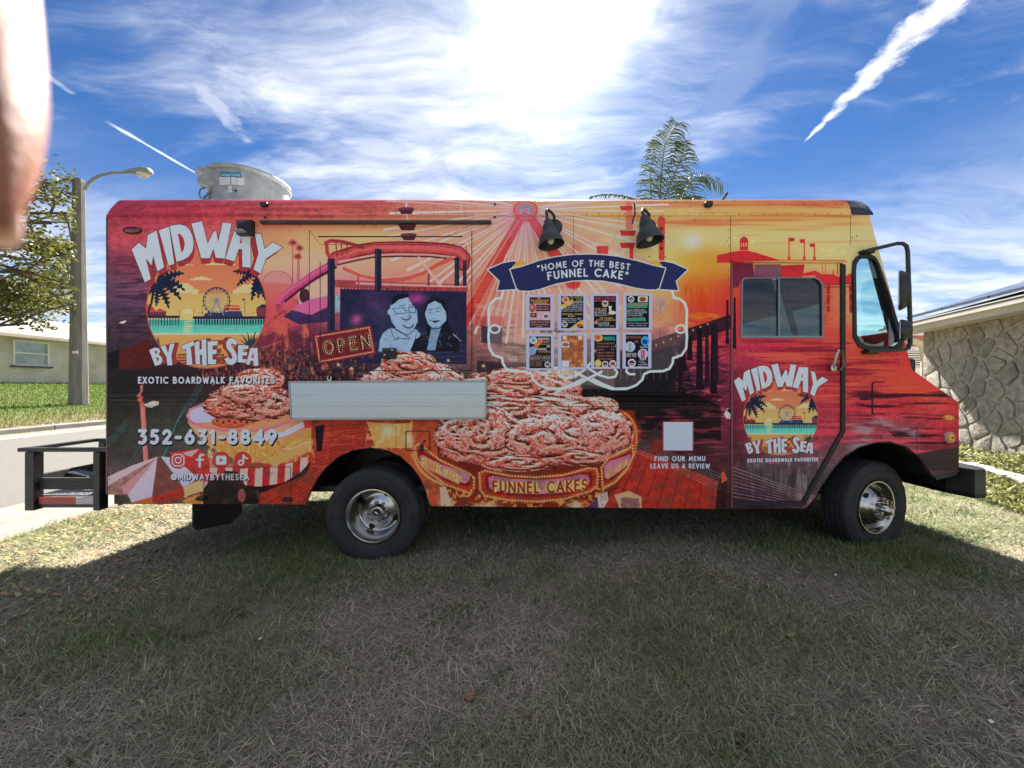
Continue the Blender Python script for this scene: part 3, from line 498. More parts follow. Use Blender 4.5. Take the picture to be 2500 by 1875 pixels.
def palm_tree():
    Y = 8.0; top = W(1612, 520, Y); g = gzf(top.x, Y); root = thing('palm_tree', (top.x, Y, g), 'feathery green palm tree rising behind the truck roof', 'palm'); r = random.Random(3)
    MB().tube([(top.x+.05, Y, g-.1), (top.x, Y+.03, g+1.5), top+Vector((0, 0, -.5)), top+Vector((0, 0, -.05))], [.19, .15, .13, .10], 12).build('trunk', mat('palm trunk', (.22, .19, .15), .9, var=.25, vscale=5, stretch=(1, 1, 8), bump=.5, bscale=12), root, smooth=True)
    FM = mat_attr('palm leaflet', .5, .22); 
    def frond(pts, ln, nl, seed, up, w=.023):
        nl = int(nl*1.35)
        q = random.Random(seed); P = [Vector(p) for p in pts]; C = []
        for i in range(nl+1):
            t = i/nl*(len(P)-1); k = min(int(t), len(P)-2); f = t-k; p0 = P[max(k-1, 0)]; p1 = P[k]; p2 = P[k+1]; p3 = P[min(k+2, len(P)-1)]
            C.append(.5*((2*p1)+(p2-p0)*f+(2*p0-5*p1+4*p2-p3)*f*f+(3*p1-p0-3*p2+p3)*f**3))
        fr = MB().tube(C, .020, 5, r1=.004).build('frond', mat('palm rib', (.10, .13, .04), .6, var=.2), root, smooth=True)
        V = []; F = []; col = []
        for i in range(1, nl):
            t = i/nl; d = (C[i+1]-C[i-1]).normalized()
            sd = d.cross(up).normalized()
            L_ = ln*(1.05-.72*t)*q.uniform(.8, 1.12)
            for s in (-1, 1):
                o = (sd*s*.8+d*q.uniform(.25, .6)+Vector((q.uniform(-.18, .18), q.uniform(-.25, .25), q.uniform(-.1, .25)))).normalized(); P0 = C[i]; dr = q.uniform(.5, 1.15)
                Q = [P0, P0+o*L_*.38+Vector((0, 0, -.05*L_*dr)), P0+o*L_*.66+Vector((0, 0, -.26*L_*dr)), P0+o*L_*.82+Vector((0, 0, -.66*L_*dr))]
                b = len(V); wv = (d*.7+Vector((0, 0, .5))).normalized()
                for a, x in enumerate(Q): ww = w*(.7, 1, .8, .1)[a]; V += [x-wv*ww*.5, x+wv*ww*.5]
                F += [(b+2*a, b+2*a+1, b+2*a+3, b+2*a+2) for a in range(3)]
                g_ = q.random(); c = [.028*(1-g_)+.11*g_, .048*(1-g_)+.13*g_, .016*(1-g_)+.03*g_]; col += [c]*8
        mb = MB(); mb.add(V, F); o = mb.build('leaflets', FM, fr, fix=False); at = o.data.attributes.new('col', 'FLOAT_COLOR', 'POINT'); c = np.ones((len(V), 4), np.float32); c[:, :3] = np.array(col); at.data.foreach_set('color', c.ravel())
    fw = lambda x, y, dy=0.: W(x, y, Y+dy)
    toC = Vector((0, -1, .15))
    frond([fw(1610, 560), fw(1612, 480), fw(1616, 420), fw(1622, 360, .1), fw(1636, 325, .15), fw(1652, 298, .2)], .98, 46, 1, toC)
    frond([fw(1614, 560), fw(1622, 490, -.2), fw(1645, 430, -.4), fw(1665, 380, -.5), fw(1668, 345, -.5)], .75, 34, 2, toC)
    frond([fw(1616, 560), fw(1660, 490, .2), fw(1690, 440, .3), fw(1725, 432, .3), fw(1765, 452, .3)], .62, 34, 3, Vector((-.3, -1, .5)))
    frond([fw(1606, 560), fw(1570, 500, .2), fw(1530, 480, .2), fw(1480, 474, .3), fw(1442, 480, .4)], .34, 34, 4, Vector((0, -.4, 1)))
    frond([fw(1606, 570), fw(1590, 480, .5), fw(1588, 420, .9), fw(1596, 370, 1.2), fw(1600, 345, 1.3)], .62, 34, 5, toC)
    frond([fw(1616, 570), fw(1640, 510, -.5), fw(1680, 480, -.9), fw(1720, 500, -1.2), fw(1750, 540, -1.3)], .6, 30, 6, Vector((0, -.4, 1)))
    frond([fw(1600, 570), fw(1560, 520, -.6), fw(1520, 520, -1.), fw(1490, 560, -1.3)], .6, 28, 7, Vector((0, -.4, 1)))
    frond([fw(1612, 570), fw(1640, 500, .8), fw(1665, 470, 1.4), fw(1690, 500, 1.8)], .6, 28, 8, toC)
palm_tree()
# ---------------------------------------------------------------- printed vinyl wrap (flat print, drawn by code)
OX, OY, AW, AH, SS = 240, 470, 2130, 800, 2.0
class Art:
    def __init__(s):
        s.w, s.h = int(AW*SS), int(AH*SS)
        s.a = np.zeros((s.h, s.w, 3), np.float32)
        s.rng = np.random.RandomState(7)
        s.clip = None
        s.T = lambda p: p
    def noise(s, w, h, sx, sy, octv=4, seed=0, gain=.5):
        r = np.random.RandomState(seed); out = np.zeros((h, w), np.float32); amp = 1.; tot = 0.
        for o in range(octv):
            gx, gy = max(2, int(w/sx)+2), max(2, int(h/sy)+2)
            g = r.rand(gy+1, gx+1).astype(np.float32)
            ux = np.linspace(0, gx-1.001, w, dtype=np.float32); uy = np.linspace(0, gy-1.001, h, dtype=np.float32)
            ix = ux.astype(int); iy = uy.astype(int); fx = ux-ix; fy = uy-iy
            fx = fx*fx*(3-2*fx); fy = (fy*fy*(3-2*fy))[:, None]
            t = g[iy][:, ix]*(1-fx)+g[iy][:, ix+1]*fx; b = g[iy+1][:, ix]*(1-fx)+g[iy+1][:, ix+1]*fx
            out += amp*(t*(1-fy)+b*fy); tot += amp; amp *= gain; sx = max(sx/2, 1.5); sy = max(sy/2, 1.5)
        return out/tot
    def box(s, x0, y0, x1, y1):
        X0 = max(0, int((x0-OX)*SS)); X1 = min(s.w, int((x1-OX)*SS)+2)
        Y0 = max(0, int((y0-OY)*SS)); Y1 = min(s.h, int((y1-OY)*SS)+2)
        if X1 <= X0 or Y1 <= Y0: return None
        xs = (np.arange(X0, X1, dtype=np.float32)+.5)/SS+OX; ys = ((np.arange(Y0, Y1, dtype=np.float32)+.5)/SS+OY)[:, None]
        return slice(Y0, Y1), slice(X0, X1), xs, ys
    def blend(s, sl, m, col, mode='n'):
        v = s.a[sl[0], sl[1]]
        if s.clip is not None: m = m*s.clip[sl[0], sl[1]]
        c = col if isinstance(col, np.ndarray) and col.ndim == 3 else np.array(col, np.float32)
        m = m[..., None]
        if mode == 'n': v += (c-v)*m
        elif mode == 'add': v += c*m
        elif mode == 'mul': v *= 1+(c/255.-1)*m
    def inside(s, pts, xs, ys):
        m = np.zeros((ys.shape[0], xs.shape[0]), bool); n = len(pts)
        for i in range(n):
            (x0, y0), (x1, y1) = pts[i], pts[(i+1) % n]
            if y0 == y1: continue
            c = (y0 > ys) != (y1 > ys)
            m ^= c & (xs < (x1-x0)*(ys-y0)/(y1-y0)+x0)
        return m
    def poly(s, pts, col, al=1., holes=(), mode='n', grad=None):
        pts = [s.T(p) for p in pts]; P = np.array(pts)
        sl = s.box(P[:, 0].min(), P[:, 1].min(), P[:, 0].max(), P[:, 1].max())
        if sl is None: return
        m = s.inside(pts, sl[2], sl[3])
        for h in holes: m &= ~s.inside([s.T(p) for p in h], sl[2], sl[3])
        c = col
        if grad is not None:
            y0, y1 = P[:, 1].min(), P[:, 1].max(); t = np.clip((sl[3]-y0)/max(1, y1-y0), 0, 1)[..., None]
            c = (np.array(col, np.float32)*(1-t)+np.array(grad, np.float32)*t)*np.ones((1, len(sl[2]), 1), np.float32)
        s.blend(sl, m*np.float32(al), c, mode)
    def line(s, pts, w, col, al=1., mode='n', soft=.5, w1=None, raw=False):
        if not raw: pts = [s.T(p) for p in pts]
        n = max(1, len(pts)-1); P = np.array(pts, np.float32); W = max(w, w1 or w)/2+soft+1
        sl = s.box(P[:, 0].min()-W, P[:, 1].min()-W, P[:, 0].max()+W, P[:, 1].max()+W)
        if sl is None: return
        if (sl[0].stop-sl[0].start)*(sl[1].stop-sl[1].start) > 60000 and n > 3 and al == 1.:
            k = n//2; wm = w if w1 is None else w+(w1-w)*k/n
            s.line(pts[:k+1], w, col, al, mode, soft, wm if w1 else None, True); s.line(pts[k:], wm, col, al, mode, soft, w1, True); return
        d = np.full((sl[3].shape[0], len(sl[2])), 1e9, np.float32)
        for i in range(n):
            (x0, y0), (x1, y1) = P[i], P[min(i+1, len(P)-1)]
            dx, dy = x1-x0, y1-y0; L = dx*dx+dy*dy+1e-9
            t = np.clip(((sl[2]-x0)*dx+(sl[3]-y0)*dy)/L, 0, 1)
            q = np.hypot(sl[2]-x0-t*dx, sl[3]-y0-t*dy)
            r = w/2 if w1 is None else (w+(w1-w)*(i+t)/n)/2
            d = np.minimum(d, q-r)
        s.blend(sl, np.clip(.5-d/(2*soft), 0, 1)*np.float32(al), col, mode)
    def ell(s, cx, cy, rx, ry, col, al=1., mode='n', soft=0., rot=0., raw=False):
        if not raw:
            (a0, b0), (a1, b1) = s.T((cx, cy)), s.T((cx+rx, cy+ry)); cx, cy, rx, ry = a0, b0, abs(a1-a0), abs(b1-b0)
        R = max(rx, ry)*(1+soft)+1
        if rot == 0: sl = s.box(cx-rx*(1+soft)-1, cy-ry*(1+soft)-1, cx+rx*(1+soft)+1, cy+ry*(1+soft)+1)
        else: sl = s.box(cx-R, cy-R, cx+R, cy+R)
        if sl is None: return
        c, q = math.cos(rot), math.sin(rot); u = sl[2]-cx; v = sl[3]-cy
        d = np.sqrt(((u*c+v*q)/rx)**2+((-u*q+v*c)/ry)**2)
        m = (d < 1).astype(np.float32) if soft == 0 else np.clip((1+soft-d)/(2*soft), 0, 1)
        s.blend(sl, m*np.float32(al), col, mode)
    def glow(s, cx, cy, r, col, al=1., ry=None):
        cx, cy = s.T((cx, cy)); ry = ry or r
        sl = s.box(cx-2.5*r, cy-2.5*ry, cx+2.5*r, cy+2.5*ry)
        if sl is None: return
        m = np.exp(-((sl[2]-cx)/r)**2-((sl[3]-cy)/ry)**2)
        s.blend(sl, m*np.float32(al), col)
    def rect(s, x0, y0, x1, y1, col, al=1., **k): s.poly([(x0, y0), (x1, y0), (x1, y1), (x0, y1)], col, al, **k)

def arc(cx, cy, rx, ry, a0, a1, n=10): return [(cx+rx*math.cos(math.radians(a0+(a1-a0)*i/n)), cy+ry*math.sin(math.radians(a0+(a1-a0)*i/n))) for i in range(n+1)]
def FR(ox, oy, k): return lambda p: (ox+p[0]*k, oy+p[1]*k)
C1 = FR(220, 440, .2772); C2 = FR(640, 460, .3014); C3 = FR(1160, 470, .3014); C4 = FR(1720, 460, .3015)
C5 = FR(220, 860, .2772); C6 = FR(700, 900, .3013); C7 = FR(1160, 850, .3014); C8 = FR(1740, 860, .3436); CF = FR(0, 0, 1.1302)
GL = {
 'A': (.70, [[(0, 1), (.35, 0), (.70, 1)], [(.14, .70), (.56, .70)]]),
 'B': (.56, [[(0, 0), (0, 1)], [(0, 0), (.24, 0)]+arc(.24, .23, .22, .23, -90, 90)+[(0, .46)], [(.24, .46)]+arc(.28, .73, .28, .27, -90, 90)+[(0, 1)]]),
 'C': (.72, [arc(.47, .5, .47, .5, -52, -308, 18)]), 'D': (.68, [[(0, 0), (0, 1)], [(0, 0), (.2, 0)]+arc(.2, .5, .48, .5, -90, 90, 14)+[(0, 1)]]),
 'E': (.42, [[(.42, 0), (0, 0), (0, 1), (.42, 1)], [(0, .46), (.36, .46)]]), 'F': (.42, [[(.42, 0), (0, 0), (0, 1)], [(0, .46), (.36, .46)]]),
 'G': (.8, [arc(.5, .5, .5, .5, -50, -350, 18)+[(.99, .56), (.55, .56)]]), 'H': (.62, [[(0, 0), (0, 1)], [(.62, 0), (.62, 1)], [(0, .48), (.62, .48)]]),
 'I': (.02, [[(.01, 0), (.01, 1)]]), 'J': (.4, [[(.4, 0), (.4, .75)]+arc(.2, .75, .2, .25, 0, 160)]),
 'K': (.55, [[(0, 0), (0, 1)], [(.52, 0), (.03, .5), (.55, 1)]]), 'L': (.4, [[(0, 0), (0, 1), (.4, 1)]]),
 'M': (.82, [[(0, 1), (.12, 0), (.41, .75), (.70, 0), (.82, 1)]]), 'N': (.66, [[(0, 1), (0, 0), (.66, 1), (.66, 0)]]),
 'O': (.92, [arc(.46, .5, .46, .5, 0, 360, 24)]), 'P': (.5, [[(0, 1), (0, 0), (.22, 0)]+arc(.22, .26, .26, .26, -90, 90)+[(0, .52)]]),
 'Q': (.92, [arc(.46, .5, .46, .5, 0, 360, 24), [(.55, .7), (.9, 1.02)]]), 'R': (.54, [[(0, 1), (0, 0), (.22, 0)]+arc(.22, .25, .26, .25, -90, 90)+[(0, .5)], [(.2, .5), (.54, 1)]]),
 'S': (.5, [arc(.25, .25, .22, .25, -35, -270, 10)+arc(.25, .75, .25, .25, -90, 155, 10)]), 'T': (.52, [[(0, 0), (.52, 0)], [(.26, 0), (.26, 1)]]),
 'U': (.6, [[(0, 0), (0, .68)]+arc(.3, .68, .3, .32, 180, 0)+[(.6, 0)]]), 'V': (.66, [[(0, 0), (.33, 1), (.66, 0)]]),
 'W': (.98, [[(0, 0), (.22, 1), (.49, .15), (.76, 1), (.98, 0)]]), 'X': (.6, [[(0, 0), (.6, 1)], [(.6, 0), (0, 1)]]),
 'Y': (.6, [[(0, 0), (.3, .5), (.6, 0)], [(.3, .5), (.3, 1)]]), 'Z': (.55, [[(0, 0), (.55, 0), (0, 1), (.55, 1)]]),
 '0': (.6, [arc(.3, .5, .3, .5, 0, 360, 20)]), '1': (.2, [[(.0, .16), (.17, .02), (.17, 1)]]), '2': (.52, [arc(.26, .27, .24, .27, 190, 385, 10)+[(.02, 1), (.54, 1)]]),
 '3': (.46, [[(.02, 0), (.46, 0), (.2, .4)]+arc(.18, .69, .29, .31, -85, 120, 12)]), '4': (.6, [[(.48, 1), (.48, 0), (0, .72), (.62, .72)]]),
 '5': (.5, [[(.48, 0), (.12, 0), (.06, .42)]+arc(.2, .69, .29, .31, -105, 125, 12)]), '6': (.54, [[(.36, 0), (.06, .52)], arc(.28, .69, .27, .31, 0, 360, 18)]),
 '7': (.5, [[(0, 0), (.5, 0), (.14, 1)]]), '8': (.52, [arc(.26, .25, .22, .25, 0, 360, 16), arc(.26, .74, .27, .26, 0, 360, 16)]), '9': (.54, [arc(.28, .31, .27, .31, 0, 360, 18), [(.5, .46), (.2, 1)]]),
 '-': (.3, [[(0, .55), (.3, .55)]]), ' ': (.22, []), '.': (.05, [[(.02, .98), (.03, .98)]]), '$': (.5, [arc(.25, .28, .22, .2, -35, -270, 8)+arc(.25, .7, .25, .21, -90, 155, 8), [(.25, -.06), (.25, 1.04)]]),
 '"': (.3, [[(.04, -.02), (.02, .16)], [(.24, -.02), (.22, .16)]]), '&': (.6, [arc(.28, .22, .18, .22, 60, -240, 10)+[(.58, 1)], arc(.26, .74, .26, .26, 0, 250, 10)]),
 '@': (1., [arc(.5, .5, .5, .5, 60, -270, 22)+[(.62, .98)], arc(.48, .5, .2, .24, 0, 360, 14), [(.68, .28), (.68, .6), (.8, .7), (.96, .6), (1, .5)]]),
 "'": (.05, [[(.02, 0), (.02, .2)]]), '/': (.4, [[(.4, 0), (0, 1)]]), '!': (.04, [[(.02, 0), (.02, .68)], [(.02, .97), (.02, .99)]]), ',': (.05, [[(.03, .95), (0, 1.12)]]), ':': (.05, [[(.02, .35), (.03, .35)], [(.02, .95), (.03, .95)]]),
}
def twidth(t, h, wt, tr):
    return sum(GL.get(c.upper(), GL[' '])[0]*h+(wt+tr)*h for c in t)-tr*h
def text(A, t, x, y, h, col, wt=.18, tr=.13, width=None, path=None, shadow=None, sh=(2, 3), al=1., align='l', extra=None):
    """x,y = left end of the cap line (top of the letters), photograph pixels; width squeezes to fit"""
    wt_px = wt*h; hh = h-wt_px
    nat = sum(GL.get(c.upper(), GL[' '])[0]*hh+wt_px+tr*h for c in t)-tr*h
    kx = 1. if width is None else width/nat
    if align == 'c': x -= nat*kx/2
    passes = ([(shadow, sh)] if shadow is not None else [])+[(col, (0, 0))]
    for c_, (ox, oy) in passes:
        cx = x
        for ch in t:
            gw, strokes = GL.get(ch.upper(), GL[' '])
            for stv in strokes:
                pts = []
                for (a, b) in stv:
                    px, py = cx+(a*hh+wt_px/2)*kx, y+wt_px/2+b*hh
                    if path: px, py = path(px, py)
                    pts.append((px+ox, py+oy))
                sv = A.T; A.T = lambda p: p
                A.line(pts, wt_px*min(1, (kx+1)/2), c_, al, soft=.5)
                A.T = sv
            cx += (gw*hh+wt_px+tr*h)*kx
    return nat*kx

def base_grid(A):
    xs = [240, 330, 430, 540, 660, 760, 900, 1050, 1200, 1350, 1500, 1620, 1700, 1785, 1880, 2000, 2100, 2200, 2280, 2370]
    rows = {
     470: ['862a38','8c2c3a','982f3c','a53a44','a63c42','a83e42','ac4848','b86a5e','c08070','c08c64','b98a58','b08050','a87a4c','b06a40','b0582f','a8502f','8c3a2a','8c3a2a','8c3a2a','8c3a2a'],
     520: ['8e2f40','943242','a03442','ae4048','b4504e','b6564f','b86052','c07c64','c88c74','cc9a74','cda46a','d2ae6c','d2b070','d8b06a','dcae64','dcb46e','d8b474','d8b882','d8b882','d8b882'],
     580: ['a8424e','ac444e','b04850','b8564f','d09068','d8ac74','dcb87e','dca880','d69c80','d8a684','dabc90','e0cc92','e6d490','e2cc88','e0cc86','e2d08c','e2d090','e0ce94','d8b882','d8b882'],
     640: ['7a3a50','8a3a4c','a04850','b8604f','dcb28c','e0b898','d8a888','d89a80','d69278','dca484','e0c098','e6cc80','e8b04c','e6a850','e0b870','e4cc88','e4d090','e4d098','e0c890','e0c890'],
     700: ['5c3c54','70405a','8c4858','b05a50','d88c8c','d88898','c07078','c87868','d48c74','d89c80','d8b090','dca85c','e2702c','d44a34','a83848','cc5038','dcb07c','e4cc94','e0b888','d89868'],
     760: ['4c3a50','563a52','6a3c50','8c4450','c04a5c','b84860','8c5468','b06458','c46c60','cc8c74','c89a80','cc7c40','dc4c30','cc3438','b83444','c04838','d8a070','e0b078','d08050','c84838'],
     820: ['40303e','48323e','54303c','6a3440','7c3040','6a3048','5c3c58','84484e','a06058','a87868','9c7464','8c4444','c04038','b83040','bc2c40','c44038','c85840','b83838','b83030','b83030'],
     880: ['2a2028','2e2228','38242a','44262c','4a2830','402830','3c2c38','5c3c40','785050','806054','705048','4a2c38','8c2c44','982c44','a82c40','b03c38','c44838','b83430','b02828','b02828'],
     930: ['1e191c','201a1c','2a1c1e','34201f','3a2226','302028','2c2028','443030','5a4040','5a4640','443434','2a2028','5a2038','7c2840','90283c','a83438','b83c38','c84438','c03c34','bc3830'],
     990: ['26241f','2e2a24','3a3430','4a403a','54403c','502c28','603028','702c20','7c3020','74301f','503020','20161a','28161e','6c2034','84243c','9c2c3c','a42c38','a82c34','b8403c','a0282c'],
     1050: ['30302b','3a3a34','44423c','504a40','704030','8c3420','a44028','a44428','983820','8c3420','74281c','2c1a1c','301a20','6c2434','782c3c','943040','7c3840','8c4048','a02c38','b03038'],
     1110: ['403c38','443e3a','4c4440','685048','8c3c28','a83c24','b04c2c','ac4428','a84828','a04024','84281c','5c1c18','40202a','542830','5c4448','68484c','6c4a50','7c4850','6c2c34','4c3438'],
     1170: ['6c5854','705450','74504a','7c3828','8c2c20','a43c24','ac5430','ac4828','b04c2c','ac4428','98301c','842418','6c2018','4c3034','4c4244','504648','503c44','6c3840','443c3a','38302f'],
     1240: ['705c58','6c4c44','6c3c30','702c20','7c2a20','983424','a84c30','a84428','b05430','ac4828','9c381f','94301c','84281c','3c2430','341f30','583040','603848','6c3840','4c2c2c','4c2c2c'],
     1280: ['705c58','6c4c44','6c3c30','702c20','7c2a20','983424','a84c30','a84428','b05430','ac4828','9c381f','94301c','84281c','3c2430','341f30','583040','603848','6c3840','4c2c2c','4c2c2c']}
    ys = sorted(rows); G = np.array([[[int(c[i:i+2], 16) for i in (0, 2, 4)] for c in rows[y]] for y in ys], np.float32)
    ux = np.interp(np.arange(A.w)/SS+OX, xs, np.arange(len(xs))); uy = np.interp(np.arange(A.h)/SS+OY, ys, np.arange(len(ys)))
    ix = np.minimum(ux.astype(int), len(xs)-2); iy = np.minimum(uy.astype(int), len(ys)-2)
    fx = (ux-ix).astype(np.float32); fy = (uy-iy).astype(np.float32); fx = (fx*fx*(3-2*fx))[None, :, None]; fy = (fy*fy*(3-2*fy))[:, None, None]
    A.a[:] = (G[iy][:, ix]*(1-fx)+G[iy][:, ix+1]*fx)*(1-fy)+(G[iy+1][:, ix]*(1-fx)+G[iy+1][:, ix+1]*fx)*fy
    n = A.noise(A.w, A.h, 240, 60, 5, 3)-.5
    A.a *= (1+.30*n)[..., None]

def region_noise(A, x0, y0, x1, y1, sx, sy, col, lo, hi, al=1., seed=1, octv=4, mode='n', feather=0.15, skew=0.):
    """streaks / ripples of one colour inside a soft-edged box"""
    sl = A.box(x0, y0, x1, y1)
    if sl is None: return
    h, w = sl[3].shape[0], len(sl[2]); n = A.noise(w, h, sx*SS, sy*SS, octv, seed)
    if skew:
        for i in range(h): n[i] = np.roll(n[i], int(skew*i))
    m = np.clip((n-lo)/(hi-lo), 0, 1)
    if feather:
        u = np.linspace(0, 1, w, dtype=np.float32); v = np.linspace(0, 1, h, dtype=np.float32)[:, None]
        m = m*np.clip(np.minimum(u, 1-u)/feather, 0, 1)*np.clip(np.minimum(v, 1-v)/feather, 0, 1)
    A.blend(sl, m*np.float32(al), col, mode)

def cake(A, cx, cy, rx, ry, seed, rings=3.2, pale=0., sugar=.5, bottom=1.25, dark=1.):
    """coiled fried dough dusted with sugar: ropes from a warped ring field, shaded as a relief"""
    cx, cy = A.T((cx, cy)); (x1, y1) = A.T((rx, ry)); (x0, y0) = A.T((0, 0)); rx, ry = x1-x0, y1-y0
    sl = A.box(cx-rx*1.12, cy-ry*1.15, cx+rx*1.12, cy+ry*1.2)
    if sl is None: return
    h, w = sl[3].shape[0], len(sl[2]); u = (sl[2]-cx)/rx; v = (sl[3]-cy)/ry
    k = SS*rx
    n1 = A.noise(w, h, k*.5, k*.5*max(.5, ry/rx), 2, seed, .35)-.5; n2 = A.noise(w, h, k*.5, k*.5*max(.5, ry/rx), 2, seed+1, .35)-.5; rings = rings*.62
    n3 = A.noise(w, h, k*.10, k*.08, 3, seed+2)-.5
    r = np.hypot(u+.6*n1, v+.6*n2)+.03*n3; th = np.arctan2(v+.4*n2, u+.4*n1)
    ph = r*rings+th/6.2832
    s1 = np.abs(np.sin(ph*math.pi))
    ph2 = (u*.5-v*.8+1.1*n2)*rings*1.05+1.2*n1
    s2 = np.abs(np.sin(ph2*math.pi))*.86
    hgt = np.maximum(s1, s2*(.3+.9*A.noise(w, h, k*.4, k*.35, 2, seed+5)))
    hgt = np.clip(hgt, 0, 1)**.55
    gy = np.zeros_like(hgt); gx = np.zeros_like(hgt); gy[1:-1] = hgt[2:]-hgt[:-2]; gx[:, 1:-1] = hgt[:, 2:]-hgt[:, :-2]
    lit = np.clip(.62+gy*k*.045+gx*k*.012, .12, 1.25)
    fine = A.noise(w, h, 3.6*SS, 3*SS, 2, seed+9)
    lo = np.array((52, 12, 8), np.float32); mid = np.array((176, 72, 52), np.float32); hi = np.array((228, 142, 116), np.float32)
    if pale: mid = mid*(1-pale)+np.array((205, 160, 120), np.float32)*pale; hi = hi*(1-pale)+np.array((240, 215, 185), np.float32)*pale; lo = lo*(1-pale)+np.array((110, 70, 45))*pale
    t = np.clip((hgt-.35)/.5, 0, 1)[..., None]; c = lo*(1-t)+mid*t
    t = np.clip((lit-.62)/.5, 0, 1)[..., None]; c = c*(1-t)+hi*t
    c = c*np.clip(.55+.7*lit, .35, 1.25)[..., None]
    sg = np.clip((fine+.35*(lit-.6)+.22*(hgt-.6)+.25*n1-(1.00-sugar))*5, 0, 1)*np.clip((hgt-.4)*4, 0, 1)
    top = np.clip(.75-.35*v, .3, 1.)
    c = c+(np.array((244, 228, 226), np.float32)-c)*(sg*top*.86)[..., None]
    c = c*np.clip(1.12-.22*np.clip(v, -1, 1), .7, 1.3)[..., None]*dark
    edge = np.hypot(u, v/np.where(v > 0, bottom*.85, 1))+.12*n1+.16*n3
    m = np.clip((1-edge)*18, 0, 1)
    c = c*np.clip(.35+(1-edge)*7, .35, 1)[..., None]
    A.blend(sl, m.astype(np.float32), np.clip(c, 0, 255).astype(np.float32))

def bulbs(A, pts, step, r, col=(255, 226, 150), halo=(250, 150, 60), closed=True):
    pts = list(pts)+([pts[0]] if closed else [])
    pts = [A.T(p) for p in pts]; sv = A.T; A.T = lambda p: p
    for (x0, y0), (x1, y1) in zip(pts, pts[1:]):
        L = math.hypot(x1-x0, y1-y0); n = max(1, round(L/step))
        for i in range(n):
            x, y = x0+(x1-x0)*i/n, y0+(y1-y0)*i/n
            A.glow(x, y, r*1.7, halo, .55); A.ell(x, y, r, r, col, 1., raw=True)
    A.T = sv

def palm(A, x, y, tips, col, trunk=None, tw=18):
    if trunk: A.line(trunk, tw*.28, col, w1=tw*.2)
    for (tx, ty, sag) in tips:
        mx, my = (x+tx)/2, (y+ty)/2-sag; P = [(x+(tx-x)*0, y)]
        q = [((1-t)**2*x+2*t*(1-t)*mx+t*t*tx, (1-t)**2*y+2*t*(1-t)*my+t*t*ty) for t in [i/12 for i in range(13)]]
        A.line(q, 2.0, col, w1=.6)
        L = math.hypot(tx-x, ty-y)
        for i in range(1, 12):
            (a, b), (c, d) = q[i], q[i+1]; dx, dy = c-a, d-b; l = math.hypot(dx, dy)+1e-6; dx /= l; dy /= l
            ln = L*.24*math.sin(math.pi*(.12+.8*i/12))
            for sgn in (-1, 1):
                ex, ey = a+dx*ln*.8-dy*ln*sgn*.62, b+dy*ln*.8+dx*ln*sgn*.62+ln*.28
                A.line([(a, b), (ex, ey)], 2.6, col, w1=.5)

MID = [
 ([(365,608),(430,548),(492,600),(508,483),(585,440),(652,765),(592,803),(556,664),(541,750),(492,688),(535,868),(482,898)], []),
 ([(605,440),(695,405),(742,735),(692,752)], []),
 ([(700,402),(752,390),(800,388),(846,404),(880,440),(903,492),(912,560),(902,622),(868,672),(816,702),(760,718)], [[(772,468),(800,478),(824,512),(834,560),(826,604),(806,641)]]),
 ([(892,380),(985,358),(1036,556),(1090,448),(1112,448),(1127,540),(1168,370),(1246,378),(1186,688),(1106,682),(1086,600),(1054,686),(978,686)], []),
 ([(1282,408),(1412,412),(1414,768),(1340,762),(1338,606),(1310,604),(1272,714),(1190,690)], [[(1335,492),(1335,556),(1316,552)]]),
 ([(1448,462),(1508,474),(1536,604),(1612,543),(1695,592),(1548,690),(1502,822),(1438,782),(1482,642)], [])]
SEA = [
 ([(520,1495),(568,1472),(606,1478),(618,1505),(604,1534),(632,1556),(638,1590),(618,1622),(572,1634)], [[(568,1504),(588,1502),(594,1516),(574,1530)],[(582,1558),(602,1560),(606,1580),(590,1596)]]),
 ([(618,1466),(664,1448),(686,1520),(704,1438),(744,1436),(716,1540),(726,1626),(680,1630),(672,1556)], []),
 ([(808,1456),(912,1410),(918,1452),(886,1466),(902,1624),(850,1626),(846,1482),(812,1494)], []),
 ([(918,1430),(962,1412),(964,1490),(984,1484),(980,1400),(1022,1398),(1028,1632),(988,1634),(986,1534),(966,1540),(970,1620),(930,1622)], []),
 ([(1034,1418),(1124,1414),(1122,1452),(1078,1456),(1078,1492),(1114,1490),(1114,1528),(1078,1532),(1078,1578),(1112,1578),(1106,1620),(1038,1618)], []),
 ([(1298,1420),(1262,1388),(1220,1392),(1196,1430),(1204,1482),(1238,1520),(1254,1556),(1240,1576),(1214,1554),(1182,1572),(1206,1616),(1250,1628),(1288,1600),(1296,1548),(1276,1500),(1244,1462),(1246,1436),(1270,1444),(1282,1458)], []),
 ([(1304,1448),(1394,1454),(1392,1484),(1348,1484),(1346,1512),(1384,1512),(1382,1542),(1344,1542),(1342,1572),(1384,1576),(1382,1606),(1298,1602)], []),
 ([(1412,1476),(1476,1474),(1482,1632),(1440,1632),(1438,1590),(1412,1590),(1404,1624),(1372,1620)], [[(1440,1508),(1440,1562),(1420,1562)]])]
